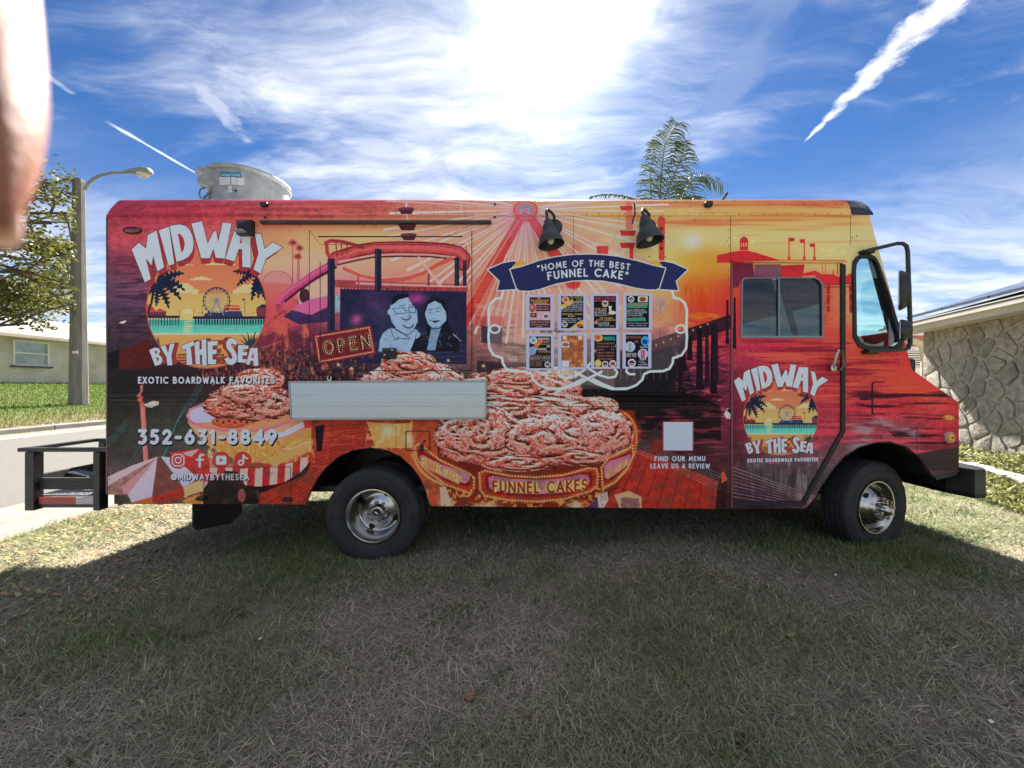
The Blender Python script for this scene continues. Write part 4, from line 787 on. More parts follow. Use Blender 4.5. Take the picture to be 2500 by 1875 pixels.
def logo(A, T, bright=1., white=(214, 222, 236), k=1.):
    sv = A.T; A.T = T
    def C(*c): return tuple(v*bright for v in c)
    cx, cy, R = 1025, 1122, 532
    A.ell(cx, cy, R, R+4, C(176, 70, 52))
    full = np.zeros((A.h, A.w), np.float32); a0 = A.T((cx, cy)); a1 = A.T((cx+R-9, cy+R-6))
    sl = A.box(a0[0]-(a1[0]-a0[0]), a0[1]-(a1[1]-a0[1]), a1[0], a1[1])
    full[sl[0], sl[1]] = (((sl[2]-a0[0])/(a1[0]-a0[0]))**2+((sl[3]-a0[1])/(a1[1]-a0[1]))**2) < 1
    A.clip = full
    A.rect(480, 580, 1570, 1000, C(198, 98, 70), grad=C(212, 134, 92)); A.rect(480, 995, 1570, 1245, C(222, 176, 104), grad=C(232, 208, 124))
    A.rect(480, 1228, 1570, 1356, C(60, 150, 136), grad=C(98, 182, 160)); A.rect(480, 1345, 1570, 1360, C(238, 226, 200)); A.rect(480, 1358, 1570, 1660, C(226, 172, 98), grad=C(214, 140, 76))
    cream = C(240, 218, 160)
    for (x, y, w, h, n) in ((1150, 742, 130, 36, 5), (850, 744, 60, 10, 3), (980, 876, 95, 38, 5), (830, 990, 120, 110, 6), (760, 940, 60, 60, 4), (1380, 988, 120, 90, 6), (1440, 950, 70, 70, 4)):
        r = random.Random(int(x))
        for i in range(n): A.ell(x+(i/(n-1)-.5)*w*1.5, y-h*.3*math.sin(math.pi*i/(n-1))-h*.1, w*.22+r.random()*w*.1, h*.45*(1-abs(i/(n-1)-.5)), cream)
        A.rect(x-w, y-3, x+w, y+3, cream)
    A.ell(860, 1172, 48, 42, C(246, 232, 180)); A.rect(800, 1176, 920, 1232, C(232, 208, 124))
    for i in range(9): A.rect(835-i*2, 1205+i*16, 890+(i % 3)*8, 1213+i*16, C(244, 226, 150), .85)
    for i in range(14): A.rect(540+i*70, 1270+(i*37 % 60), 640+i*70, 1274+(i*37 % 60), C(160, 210, 190), .5)
    nv = C(38, 44, 74); rd = C(176, 62, 58)
    A.poly([(480,1120),(520,1086),(560,1122),(580,1150),(610,1126),(676,1156),(660,1194),(480,1194)], rd); A.rect(480, 1160, 670, 1196, nv, .55)
    A.rect(480, 1190, 790, 1212, nv); A.rect(905, 1196, 1570, 1222, nv)
    for i in range(12): A.rect(500+i*25, 1210, 508+i*25, 1278, nv)
    for i in range(26): A.rect(925+i*24, 1218, 937+i*24, 1272, nv)
    A.poly([(1000,1196),(1010,1172),(1060,1160),(1180,1168),(1210,1150),(1330,1150),(1345,1196)], C(52, 58, 96)); A.rect(1180, 1098, 1315, 1112, rd); A.rect(1176, 1120, 1322, 1146, rd)
    A.poly([(1462,1138),(1515,1090),(1560,1096),(1560,1196),(1470,1196)], C(120, 50, 66)); A.poly([(1458,1130),(1515,1090),(1562,1094),(1562,1112)], nv)
    A.line([(940,1170),(1000,1160)], 1.0*k, rd); A.line([(1345,1180),(1460,1165)], 1.0*k, rd); A.line([(1362,1165),(1362,1040)], 1.1*k, nv); A.rect(1338, 1042, 1362, 1056, nv)
    A.line([(988,1190),(988,1100)], 1.0*k, nv)
    for (gx, d) in ((785, -1), (912, 1)): A.line([(gx, 1192), (gx, 1150), (gx+d*16, 1140)], .9*k, nv)
    wx, wy, wr = 1114, 1058, 116
    A.line(arc(wx, wy, wr, wr, 0, 360, 40), 2.0*k, nv); A.line(arc(wx, wy, wr-16, wr-16, 0, 360, 36), .8*k, nv)
    for i in range(20):
        a = i*math.pi/10; A.line([(wx, wy), (wx+wr*math.cos(a), wy+wr*math.sin(a))], .7*k, C(70, 74, 110)); A.ell(wx+wr*math.cos(a), wy+wr*math.sin(a)+6, 9, 8, nv)
    A.line([(wx, wy), (wx-58, wy+130)], 2.6*k, C(110, 110, 150)); A.line([(wx, wy), (wx+62, wy+130)], 2.6*k, C(110, 110, 150)); A.ell(wx, wy, 15, 15, C(110, 110, 150))
    pc = C(28, 34, 58)
    A.line([(560,960),(540,1080),(500,1190)], 6.5*k, C(48, 36, 50), w1=4.5*k)
    for (tx, ty, sg) in ((830,820,40),(836,975,80),(800,1055,70),(694,1130,30),(580,1110,0),(502,1020,20),(520,960,20),(700,790,30),(640,800,10)):
        frond(A, 590, 905, tx, ty, sg, pc, k)
    for (tx, ty, sg) in ((1290,930,60),(1258,800,20),(1420,1060,40),(1480,1040,10),(1545,1060,-20),(1330,790,10)):
        frond(A, 1480, 815, tx, ty, sg, pc, k)
    g = C(34, 66, 70)
    for (tx, ty) in ((1310,1396),(1330,1345),(1385,1330),(1420,1360),(1466,1312),(1470,1370),(1504,1356),(1340,1440)): A.poly([(1392,1470),(1430,1470),(tx,ty)], g)
    A.poly([(576,1450),(600,1374),(614,1450)], g)
    for i in range(4): A.rect(770, 1530+i*24, 1180, 1544+i*24, C(70, 40, 44), .8)
    A.clip = None
    sh1 = C(150, 44, 50); sh2 = C(96, 26, 34)
    for st in range(10, 0, -1):
        q = .0085*st; c = sh2 if st == 10 else sh1
        for pts, holes in MID:
            f = lambda p: (p[0]+(1020-p[0])*q, p[1]+(1250-p[1])*q*.95)
            A.poly([f(p) for p in pts], c, holes=[[f(p) for p in h] for h in holes] if st < 6 else [])
    for st in range(6, 0, -1):
        for pts, holes in SEA: A.poly([(p[0]+(-6 if p[0] > 1150 else 7)*st, p[1]-1.5*st) for p in pts], C(140, 52, 46))
    for pts, holes in MID:
        A.line(pts+[pts[0]], 2.6*k, C(60, 20, 30))
        A.poly(pts, white, holes=holes)
    for pts, holes in SEA: A.line(pts+[pts[0]], 2.2*k, C(60, 20, 30)); A.poly(pts, white, holes=holes)
    A.T = sv
def frond(A, x, y, tx, ty, sag, col, k):
    q = [((1-t)**2*x+2*t*(1-t)*((x+tx)/2)+t*t*tx, (1-t)**2*y+2*t*(1-t)*((y+ty)/2-sag)+t*t*ty) for t in [i/14 for i in range(15)]]
    A.line(q, 2.2*k, col, w1=.8*k)
    L = math.hypot(tx-x, ty-y); up = []; dn = []
    for i in range(15):
        (a, b) = q[i]; (c, d) = q[min(i+1, 14)] if i < 14 else (2*q[14][0]-q[13][0], 2*q[14][1]-q[13][1])
        dx, dy = c-a, d-b; l = math.hypot(dx, dy)+1e-6; dx, dy = dx/l, dy/l
        ln = L*.20*math.sin(math.pi*min(1, .12+.88*i/14))**.8
        z = 1.15 if i % 2 else .30
        up.append((a-dy*ln*z*.6, b+dx*ln*z*.6)); dn.append((a+dy*ln*z+dx*ln*.3, b-dx*ln*z+dy*ln*.3))
    A.poly(up+dn[::-1], col)

def soften(A, r=2):
    k = 2*r+1
    b = A.a
    for ax in (0, 1):
        p = np.pad(b, [(r+1, r) if i == ax else (0, 0) for i in range(3)], mode='edge'); c = np.cumsum(p, axis=ax, dtype=np.float64)
        b = ((c[k:]-c[:-k])/k if ax == 0 else (c[:, k:]-c[:, :-k])/k).astype(np.float32)
    n = A.noise(A.w, A.h, 26, 18, 4, 77)-.5; n2 = A.noise(A.w, A.h, 7, 7, 2, 78)-.5
    A.a = (.5*A.a+.5*b)*(1+.30*n+.20*n2)[..., None]
def wrap(A):
    base_grid(A)
    R = random.Random(5)
    # --- painted sky streaks, top of the box and cab
    region_noise(A, 262, 486, 1100, 560, 260, 8, (110, 28, 44), .5, .75, .45, 11)
    region_noise(A, 1500, 480, 2120, 560, 300, 9, (178, 78, 44), .46, .72, .75, 12)
    region_noise(A, 1785, 540, 2150, 600, 260, 7, (196, 122, 70), .5, .75, .6, 13)
    # --- purple water on the rear corner with a dock
    region_noise(A, 262, 610, 470, 850, 50, 3.2, (52, 30, 52), .45, .7, .75, 21); region_noise(A, 262, 640, 470, 830, 60, 3, (140, 96, 112), .56, .8, .4, 22)
    A.T = C1
    A.poly([(150,1560),(510,1390),(560,1500),(540,1659),(150,1659)], (86, 26, 26)); A.poly([(150,1530),(260,1480),(250,1659),(150,1659)], (22, 16, 20))
    for i in range(12): A.line([(240+i*26, 1478-i*13), (240+i*26, 1428-i*9)], 1.3, (50, 24, 36))
    A.line([(240,1425),(520,1345)], 1.6, (66, 32, 44)); A.line([(240,1455),(520,1375)], 1.2, (60, 30, 42))
    A.line([(268,1260),(266,1470)], 2.4, (70, 30, 44)); A.poly([(255,1256),(290,1224),(322,1240),(290,1262)], (216, 206, 198)); A.poly([(260,1246),(288,1224),(306,1234)], (40, 26, 34))
    # two background palms
    for (px, py, by) in ((1785,545,920),(1843,590,885),(1830,665,880)):
        A.line([(px, py), (px-3, by)], 2.0, (142, 52, 58))
        for a in range(0, 360, 24):
            ra = math.radians(a); A.line([(px, py), (px+44*math.cos(ra), py+34*math.sin(ra)+10*abs(math.cos(ra)))], 2.6, (142, 48, 56), w1=1)
    # domes and crowd around the slide
    A.poly(arc(1650, 900, 130, 105, 180, 360, 20), (204, 130, 130), .8); A.line(arc(1650, 900, 128, 103, 180, 360, 20), 1.6, (140, 56, 66), .8)
    A.T = C2
    region_noise(A, 640, 690, 800, 880, 10, 40, (214, 100, 70), .5, .72, .8, 31); region_noise(A, 640, 690, 820, 900, 14, 30, (110, 34, 54), .52, .72, .7, 32)
    # --- big wheel
    A.T = lambda p: p
    hx, hy = 1283, 511
    region_noise(A, 1080, 560, 1560, 800, 60, 30, (196, 92, 84), .5, .75, .6, 41, skew=-1)
    for i in range(-3, 64):
        a = math.radians(-6+i*3.35); rr = 345+12*math.sin(i*1.7)
        ex, ey = hx+rr*math.cos(a)*.98, hy+rr*math.sin(a)*.93
        if R.random() < .12: continue
        c = (240, 222, 218) if i % 3 else (222, 170, 160)
        A.line([(hx+36*math.cos(a), hy+36*math.sin(a)), (ex, ey)], 2.6, c, 1., w1=6.4 if i % 2 else 4.)
    for rr in (150, 230, 290): A.line(arc(hx, hy, rr, rr*.93, 0, 180, 40), 1.2, (150, 70, 80), .5)
    for (b, w0, w1, c) in ((((1030, 960)), 20, 42, (180, 46, 46)), (((1400, 690)), 18, 34, (180, 46, 46)), (((1016, 940)), 4, 8, (222, 140, 120))): A.line([(hx, hy), b], w0, c, .92, w1=w1)
    A.T = C3
    A.poly([(0,700),(240,560),(300,760),(60,1000),(0,1000)], (190, 70, 52), .35)
    for i in range(16): A.line([(0, 740+i*22), (300, 620+i*40)], 1.1, (226, 178, 120), .35)
    A.poly([(0,1000),(230,1000),(230,1080),(0,1080)], (170, 50, 56), .7)
    for i in range(10): A.line([(0, 900+i*3), (340, 960+i*2)], 1.3, (230, 190, 170), .3)
    A.T = lambda p: p
    A.ell(hx, hy, 29, 29, (120, 40, 50)); A.ell(hx, hy, 27, 27, (206, 98, 88)); A.ell(hx, hy, 17, 17, (112, 128, 140)); region_noise(A, 1266, 495, 1300, 528, 5, 5, (190, 90, 100), .5, .7, .8, 42)
    for a in range(0, 360, 20): A.line([(hx+18*math.cos(math.radians(a)), hy+18*math.sin(math.radians(a))), (hx+26*math.cos(math.radians(a)), hy+26*math.sin(math.radians(a)))], 1, (236, 190, 170), .7)
    A.glow(1255, 545, 42, (214, 110, 150), .45); A.glow(1310, 548, 34, (220, 120, 150), .35)
    # rim with gondolas, both sides
    A.line([(990, 492), (994, 530), (1003, 565), (1012, 592)], 4.5, (226, 190, 184)); A.line([(1125, 490), (1122, 560), (1150, 620)], 2.4, (222, 190, 184), .7); A.line([(1088, 490), (1096, 580)], 1.4, (160, 90, 90), .7)
    A.line([(1015, 540), (1130, 548)], 1.5, (120, 70, 76), .8); A.line([(1060, 595), (1160, 545)], 1.5, (120, 70, 76), .8); A.line([(1010, 525), (1180, 525)], 1.2, (220, 180, 170), .7)
    for (x, y, w) in ((991, 508, 20), (994, 548, 23), (998, 573, 20)):
        A.poly([(x-w, y), (x+w, y), (x+w*.7, y+14), (x-w*.6, y+14)], (74, 38, 50)); A.ell(x, y, w, 4, (104, 50, 60))
    A.line([(1553, 486), (1547, 540), (1530, 590), (1518, 622)], 3.6, (232, 214, 206)); A.rect(1528, 486, 1545, 560, (196, 100, 80), .8)
    for (x, y, w) in ((1530, 500, 16), (1533, 562, 20), (1532, 592, 19)): A.poly([(x-w, y), (x+w, y), (x+w*.8, y+13), (x-w*.8, y+13)], (176, 42, 48))
    A.line([(1551, 490), (1550, 520), (1544, 545)], 4, (70, 30, 50)); A.rect(1537, 605, 1546, 640, (188, 50, 50))
    A.poly([(1606, 532), (1614, 526), (1624, 532), (1622, 640), (1609, 640)], (196, 66, 50));
    for y in (558, 574, 590, 606): A.ell(1615, y, 3, 4, (74, 30, 50))
    A.poly([(1456, 600), (1486, 600), (1482, 640), (1460, 640)], (190, 60, 60))
    A.glow(1690, 590, 22, (196, 196, 206), .8); A.glow(1700, 640, 26, (240, 190, 70), .7); A.glow(1740, 650, 40, (236, 150, 50), .5)
    region_noise(A, 1640, 690, 1790, 800, 7, 60, (206, 60, 30), .45, .7, .8, 43); region_noise(A, 1650, 760, 1790, 800, 30, 6, (244, 150, 50), .5, .7, .7, 44)
    A.T = C2
    # --- roller coaster / slide
    A.poly([(0,760),(240,770),(300,1100),(0,1200)], (200, 80, 70), .5)
    A.poly([(290,830),(540,700),(540,860),(300,950)], (226, 190, 160), .9); A.ell(345, 870, 45, 60, (70, 36, 50))
    A.poly([(230,975),(380,900),(540,870),(520,960),(400,1025)], (196, 92, 140)); A.poly([(170,1035),(240,985),(400,1025),(530,965),(540,1080),(300,1100)], (64, 44, 84))
    A.poly([(590,740),(1660,780),(1660,840),(590,800)], (150, 62, 66)); A.poly([(760,760),(1660,790),(1660,806),(760,778)], (214, 160, 150))
    for i in range(40): A.rect(640+i*26, 800, 650+i*26+(i*7 % 9), 830, (96+(i*53 % 90), 44, 52))
    A.poly([(635,815),(1655,835),(1655,1420),(635,1420)], (34, 36, 66)); region_noise(A, 832, 712, 1140, 880, 60, 60, (52, 58, 92), .4, .7, .6, 33)
    A.glow(1240, 890, 26, (176, 60, 128), .85, 14); A.glow(765, 1060, 14, (186, 74, 130), .9, 13); A.glow(930, 900, 40, (120, 52, 110), .4)
    A.poly([(590,870),(630,860),(632,1000),(590,1010)], (126, 150, 168))
    for (w, c) in ((30, (118, 36, 44)), (22, (172, 62, 66)), (8, (196, 90, 84))):
        A.line(arc(1180, 640, 440, 165, 178, 20, 30) if False else [(600,560),(700,530),(800,500),(920,482),(1100,478),(1300,480),(1480,492),(1590,515),(1640,560),(1630,620)], w, c)
    A.line([(610,600),(760,570),(900,545),(1100,535),(1350,540),(1560,560)], 6, (224, 160, 150)); A.line([(610,620),(760,585),(900,558),(1100,550),(1350,552),(1570,575)], 4, (76, 30, 44))
    for (p, w, c) in (([(520,440),(560,425),(640,430),(720,450),(820,480)], 9, (140, 44, 52)), ([(525,440),(530,520),(560,580)], 9, (158, 50, 56)), ([(600,440),(610,560)], 3, (140, 44, 52)), ([(645,440),(648,545)], 3, (140, 44, 52)), ([(690,455),(690,530)], 3, (140, 44, 52)),
                      ([(670,650),(800,700),(980,740),(1150,735),(1300,690),(1420,620),(1530,570)], 10, (196, 82, 72)), ([(670,630),(800,690),(980,725),(1150,712),(1300,670)], 3, (232, 178, 160)), ([(1270,560),(1450,790)], 6, (222, 184, 176)), ([(1320,650),(1460,570)], 4, (226, 170, 150)), ([(780,700),(784,770)], 5, (176, 70, 70)), ([(1350,700),(1350,780)], 5, (120, 50, 60)),
                      ([(590,600),(420,700),(240,820),(160,890),(130,960)], 18, (176, 60, 104)), ([(590,590),(420,690),(240,806),(150,880),(118,960)], 7, (214, 96, 140)), ([(600,640),(440,730),(290,830),(190,910)], 6, (70, 30, 50)), ([(130,950),(140,1000),(180,1000)], 12, (150, 56, 70))):
        A.line(p, w, c)
    for (x0, x1, y0, y1) in ((532,592,570,1380),(915,968,490,840),(1560,1598,560,790),(1625,1655,580,790)):
        A.rect(x0, y0, x1, y1, (34, 36, 58)); A.rect(x0+8, y0, x0+18, y1, (62, 60, 84), .7)
    A.T = lambda p: p
    # --- boardwalk inside the badge and pier at right
    region_noise(A, 1165, 740, 1700, 900, 30, 14, (222, 176, 150), .5, .72, .35, 51); region_noise(A, 1165, 770, 1500, 960, 60, 12, (50, 34, 40), .5, .7, .6, 52)
    A.poly([(1175, 795), (1226, 800), (1226, 840), (1175, 836)], (62, 52, 66)); A.rect(1590, 725, 1625, 765, (120, 92, 104), .6); A.poly([(1480, 705), (1530, 700), (1535, 740), (1480, 745)], (176, 110, 100), .7)
    for i in range(12): A.line([(1175+i*30, 850), (1175+i*30, 885)], 1.4, (70, 60, 66), .7)
    A.line([(1165, 855), (1500, 862)], 1.8, (80, 66, 70), .7); A.line([(1165, 872), (1500, 880)], 1.4, (80, 66, 70), .7)
    A.poly([(1165,880),(1360,890),(1420,965),(1165,965)], (52, 36, 40), .85); region_noise(A, 1170, 870, 1400, 960, 80, 5, (130, 84, 84), .5, .7, .5, 53)
    A.poly([(1500, 860), (1790, 765), (1790, 800), (1640, 850), (1500, 905)], (58, 26, 36)); A.poly([(1500, 880), (1660, 840), (1700, 960), (1500, 965)], (22, 18, 26), .9)
    region_noise(A, 1640, 815, 1780, 1060, 14, 5, (214, 84, 96), .5, .72, .75, 54); region_noise(A, 1640, 800, 1790, 1000, 40, 8, (40, 14, 34), .5, .7, .6, 55)
    for (x, w, y0, y1) in ((1668, 16, 830, 905), (1684, 14, 820, 880), (1708, 18, 800, 950), (1742, 17, 790, 960), (1660, 10, 850, 960), (1793, 12, 800, 850)):
        A.poly([(x-w*.32, y0), (x+w*.32, y0), (x+w*.5, y1), (x-w*.5, y1)], (26, 12, 24))
    for i in range(12): A.ell(1530+i*18, 872-i*7.4, 1.6, 2.4, (250, 200, 150))
    for i in range(14): A.line([(1420+i*16, 900), (1420+i*16, 925)], 2.2, (196, 160, 140), .35)
    A.poly([(1420, 938), (1690, 960), (1760, 990), (1760, 1075), (1500, 1040), (1420, 990)], (20, 15, 20), .85)
    region_noise(A, 1540, 985, 1790, 1130, 50, 4, (176, 56, 76), .5, .7, .6, 56, skew=.8)
    # --- red boardwalk planks
    A.T = lambda p: p
    A.poly([(1540, 1100), (1620, 1095), (1760, 1180), (1760, 1250), (1480, 1250)], (168, 46, 36), .9)
    for i in range(9): A.line([(1500+i*34, 1246), (1560+i*26, 1110+i*7)], 2, (96, 26, 30), .7)
    A.poly([(1550, 1092), (1760, 1178), (1760, 1150), (1640, 1090), (1600, 1040)], (58, 44, 46), .8)
    for i in range(7): A.line([(1555, 1068+i*6), (1765, 1160+i*7)], 1.4, (170, 150, 150), .55)
    A.poly([(1500, 1208), (1535, 1198), (1566, 1212), (1566, 1250), (1516, 1250)], (212, 168, 120)); A.poly([(1516, 1214), (1560, 1216), (1564, 1250), (1516, 1250)], (150, 96, 90));
    A.ell(1605, 1090, 20, 18, (120, 42, 38)); A.poly([(1766,1150),(1775,1180),(1772,1250),(1745,1250),(1752,1185)], (60, 24, 26)); A.poly([(1760,1155),(1768,1150),(1776,1170),(1762,1180)], (210, 90, 60))
    A.T = C6
    A.poly([(290,420),(760,420),(740,620),(430,760),(170,1100),(60,1000),(200,640)], (156, 48, 36))
    for i in range(14): A.line([(300-i*10, 470+i*34), (770, 440+i*16)], 1.3, (90, 26, 26), .6)
    A.T = lambda p: p; region_noise(A, 740, 1020, 930, 1230, 60, 5, (206, 80, 54), .5, .75, .5, 58, skew=-.6); A.T = C6
    A.poly([(230,470),(305,450),(285,660),(245,670)], (30, 22, 34))
    # --- crowd behind, dim
    A.T = lambda p: p
    for i in range(420):
        x = R.choice((R.uniform(470, 770), R.uniform(480, 940), R.uniform(640, 900))); y = R.uniform(858, 935)
        c = R.choice(((120, 52, 50), (150, 70, 62), (70, 34, 40), (60, 60, 70), (180, 96, 84), (40, 24, 28), (100, 40, 40), (36, 30, 40)))
        A.ell(x, y, R.uniform(2, 5), R.uniform(3, 9), c, .75); A.ell(x, y-7, 2.2, 2.6, (150, 86, 72), .6)
    for (x, y) in ((860, 900), (827, 890), (945, 893), (1095, 880), (1180, 893), (1090, 893)): A.glow(x, y, 4, (250, 210, 150), .9)
    for i in range(6): A.line([(930, 862+i*9), (1145, 842+i*13)], 1.2, (120, 110, 126), .5)
    A.T = C2; A.line([(0,1290),(160,1236)], 3, (170, 70, 66)); A.rect(165, 1230, 178, 1420, (96, 40, 46)); A.line([(240,1190),(420,1240)], 2.4, (50, 50, 66))
    # --- rear lower corner: wires, lamp post, parasol
    A.T = C5
    for d in (0, 26, 44):
        A.line([(990+d-44,280),(900+d,410),(830,480+d),(760,620),(690,800+d),(620,960)], 1.5, (62, 116, 126), .85)
    for d in (0, 30, 60): A.line([(150,770+d),(230,700+d),(300,620+d),(320,590+d)], 1.6, (60, 112, 118), .8)
    for d in (0, 40): A.line([(330+d,1000),(390+d,900),(440+d,820)], 1.6, (60, 112, 118), .7)
    A.rect(440, 260, 466, 420, (158, 92, 86)); A.poly([(420,380),(465,360),(478,470),(440,470)], (176, 90, 80)); A.poly([(440,460),(482,460),(512,960),(470,960)], (204, 110, 106)); A.poly([(452,460),(462,460),(488,960),(480,960)], (232, 150, 146))
    A.poly([(478,455),(560,425),(606,430),(604,460),(540,486),(490,478)], (232, 218, 204))
    w, rd, br = (198, 178, 190), (170, 42, 36), (120, 66, 58)
    A.poly([(700,880),(960,845),(1070,960),(1060,1190),(900,1200)], (176, 44, 42)); A.poly([(780,890),(960,850),(900,920)], (222, 170, 176))
    A.poly([(145,1100),(360,1000),(600,915),(575,940),(145,1180)], (206, 176, 176)); A.poly([(145,1180),(575,935),(590,930),(330,1250),(150,1250)], (150, 104, 98))
    A.poly([(280,1180),(580,940),(330,1250),(290,1240)], (196, 132, 138)); A.poly([(330,1250),(592,925),(545,1270),(540,1330),(370,1330)], w)
    A.poly([(592,918),(622,915),(820,1185),(545,1275)], br); A.poly([(622,915),(740,930),(960,1110),(820,1185)], (190, 186, 206)); A.poly([(820,1185),(990,1110),(1000,1220),(830,1270)], (226, 190, 128))
    A.poly([(545,1275),(820,1185),(835,1275),(560,1330)], rd); A.poly([(370,1320),(545,1272),(548,1335),(370,1340)], (200, 90, 40)); A.poly([(990,1110),(1060,1160),(1050,1210),(1000,1240)], (206, 150, 150))
    A.poly([(840,1290),(960,1240),(1000,1335),(830,1340)], (214, 130, 60)); region_noise(A, 440, 1208, 500, 1232, 6, 6, (244, 214, 130), .5, .7, .9, 61)
    # --- cart with striped valance and left cake stand
    A.poly([(1060,1120),(1300,1060),(1500,1180),(1480,1335),(1000,1335),(1000,1200)], (42, 30, 28))
    A.poly([(860,620),(1000,800),(1260,930),(1560,980),(1760,960),(1948,860),(1948,590),(1100,420),(880,520)], (206, 140, 96))
    A.poly([(855,560),(880,500),(1030,440),(1140,470),(1140,610),(900,620)], (206, 196, 226)); A.line([(1030,440),(880,505),(858,560),(885,605)], 6, (214, 130, 146))
    A.line([(880,610),(1000,660),(1160,690),(1400,700),(1600,670),(1760,610)], 7, (206, 110, 130)); A.poly([(880,630),(1180,700),(1540,700),(1760,620),(1760,700),(1500,770),(1100,760),(930,720)], (200, 150, 118))
    A.poly([(1420,740),(1700,700),(1870,610),(1890,650),(1740,730),(1480,800)], (214, 206, 222)); A.poly([(1880,600),(1948,590),(1948,660),(1890,670)], (176, 50, 46))
    A.poly([(1000,800),(1300,820),(1700,790),(1948,690),(1948,770),(1880,860),(1560,960),(1200,900)], (214, 150, 74))
    A.T = lambda p: p; region_noise(A, 500, 1070, 770, 1130, 5, 12, (250, 216, 130), .48, .7, .9, 62, feather=.05); region_noise(A, 500, 1070, 770, 1130, 6, 7, (150, 70, 30), .55, .72, .6, 63); A.T = C5
    A.poly([(1560,960),(1940,760),(1946,800),(1860,880),(1620,1010)], (226, 170, 96)); A.line([(1690,850),(1800,840),(1880,800),(1940,790)], 2.2, (250, 226, 180))
    nst = 13
    for i in range(nst):
        x0, x1 = 1060+i*66, 1060+(i+1)*66; dy = lambda x: 90*((x-1500)/450)**2
        c = (172, 40, 40) if i % 2 else (218, 186, 172)
        A.poly([(x0, 1010-dy(x0)*1.2), (x1, 1010-dy(x1)*1.2), (x1-8, 1180-dy(x1)*1.5), (x0-8, 1180-dy(x0)*1.5)], c)
    A.poly([(1060,930),(1500,1000),(1500,1025),(1060,1000)], (150, 80, 60), .8)
    A.poly([(1180,1040),(1300,1050),(1370,1180),(1340,1310),(1300,1200),(1180,1150)], (54, 34, 34)); A.ell(1335, 1260, 34, 60, (140, 70, 62)); A.line([(1440,1050),(1470,1180),(1480,1290)], 1.4, (170, 150, 140), .6)
    A.poly([(1440,1190),(1700,1150),(1860,1050),(1940,960),(1948,1000),(1880,1100),(1760,1200),(1500,1240)], (40, 22, 22), .9)
    A.poly([(1500,1240),(1900,1080),(1948,960),(1948,1335),(1500,1335)], (170, 50, 34), .8)
    for i in range(7): A.line([(1560+i*60,1335),(1948,1090+i*30)], 1.6, (100, 28, 24), .6)
    A.ell(1240, 610, 170, 60, (170, 72, 52))
    for i in range(7): A.ell(1120+i*52, 600+(i % 2)*14, 30, 32, (190, 90, 64)); A.ell(1120+i*52, 602+(i % 2)*14, 13, 14, (110, 40, 32))
    cake(A, 1420, 430, 380, 170, 3, 4.2, sugar=.50); cake(A, 1180, 470, 190, 110, 5, 2.6, sugar=.46); cake(A, 1560, 470, 210, 125, 8, 2.8, sugar=.55); cake(A, 1500, 245, 220, 115, 4, 3., sugar=.5); cake(A, 1380, 350, 240, 110, 6, 3., sugar=.52)
    # --- centre cakes
    A.T = C2
    cake(A, 1230, 1580, 450, 190, 12, 5., sugar=.6); cake(A, 1190, 1420, 235, 125, 10, 3.4, sugar=.5)
    # --- glowing stand under the counter
    A.T = C6
    A.poly([(640,400),(1010,400),(1010,640),(720,640)], (214, 156, 84)); A.T = lambda p: p; region_noise(A, 890, 1015, 1010, 1100, 8, 12, (252, 220, 140), .48, .7, .8, 64, feather=.05); A.T = C6
    A.poly([(640,405),(1010,405),(1000,440),(840,445),(660,430)], (140, 46, 30)); A.glow(820, 500, 16, (255, 240, 196), .95); A.line([(885,470),(885,650)], 1.4, (140, 70, 40))
    A.glow(985, 570, 12, (255, 240, 200), .9)
    # --- main round stand of cakes
    A.T = C7
    A.poly([(-310,700),(-280,560),(1290,500),(1310,640),(1290,900),(1150,1130),(980,1290),(-200,1290),(-300,1000)], (120, 34, 22))
    A.T = lambda p: p; region_noise(A, 1075, 1190, 1480, 1245, 8, 8, (246, 190, 90), .5, .68, .9, 65, feather=.02); region_noise(A, 1075, 1190, 1480, 1245, 10, 10, (150, 44, 24), .52, .7, .7, 66, feather=.02); A.T = C7
    A.line([(1175,520),(1240,560),(1280,640),(1285,720),(1265,800)], 16, (176, 52, 26)); bulbs(A, [(1215,525),(1270,575),(1303,650),(1308,740),(1300,830),(1270,900),(1220,1000),(1130,1090),(1020,1150)], 6.2, 1.7, closed=False)
    A.glow(1290, 660, 16, (250, 130, 50), .5); 
    cake(A, 700, 200, 150, 60, 30, 2.4, pale=.75, sugar=.55); cake(A, 990, 470, 180, 85, 31, 2.4, pale=.6, sugar=.6)
    cake(A, 330, 330, 520, 165, 32, 5.0, sugar=.52); cake(A, 780, 330, 90, 60, 36, 2., sugar=.45)
    cake(A, 600, 500, 480, 140, 40, 4.4, sugar=.5); cake(A, 250, 480, 380, 120, 41, 4.4, sugar=.5)
    cake(A, 1040, 690, 250, 220, 33, 3.6, sugar=.53)
    cake(A, 60, 700, 400, 250, 34, 5., sugar=.5); cake(A, 560, 740, 330, 235, 35, 4.4, sugar=.52); cake(A, 880, 880, 260, 70, 37, 2.8, sugar=.4); cake(A, 330, 930, 300, 70, 38, 3, sugar=.42)
    cake(A, 330, 230, 260, 80, 39, 3., sugar=.48)
    # signs on the stand
    def sign(pts, txt, x, y, h, wd, rot, col, edge):
        cx = sum(p[0] for p in pts)/len(pts); cy = sum(p[1] for p in pts)/len(pts)
        big = [(cx+(p[0]-cx)*1.10, cy+(p[1]-cy)*1.32) for p in pts]
        A.poly(big, (160, 52, 28)); bulbs(A, big, 7, 2.1)
        A.poly(pts, (136, 24, 30)); A.poly([(cx+(p[0]-cx)*.94, cy+(p[1]-cy)*.78) for p in pts], (158, 88, 106), grad=(196, 128, 130))
        p0 = A.T((x, y)); k = .3014; c, q = math.cos(rot[0]), math.sin(rot[0])
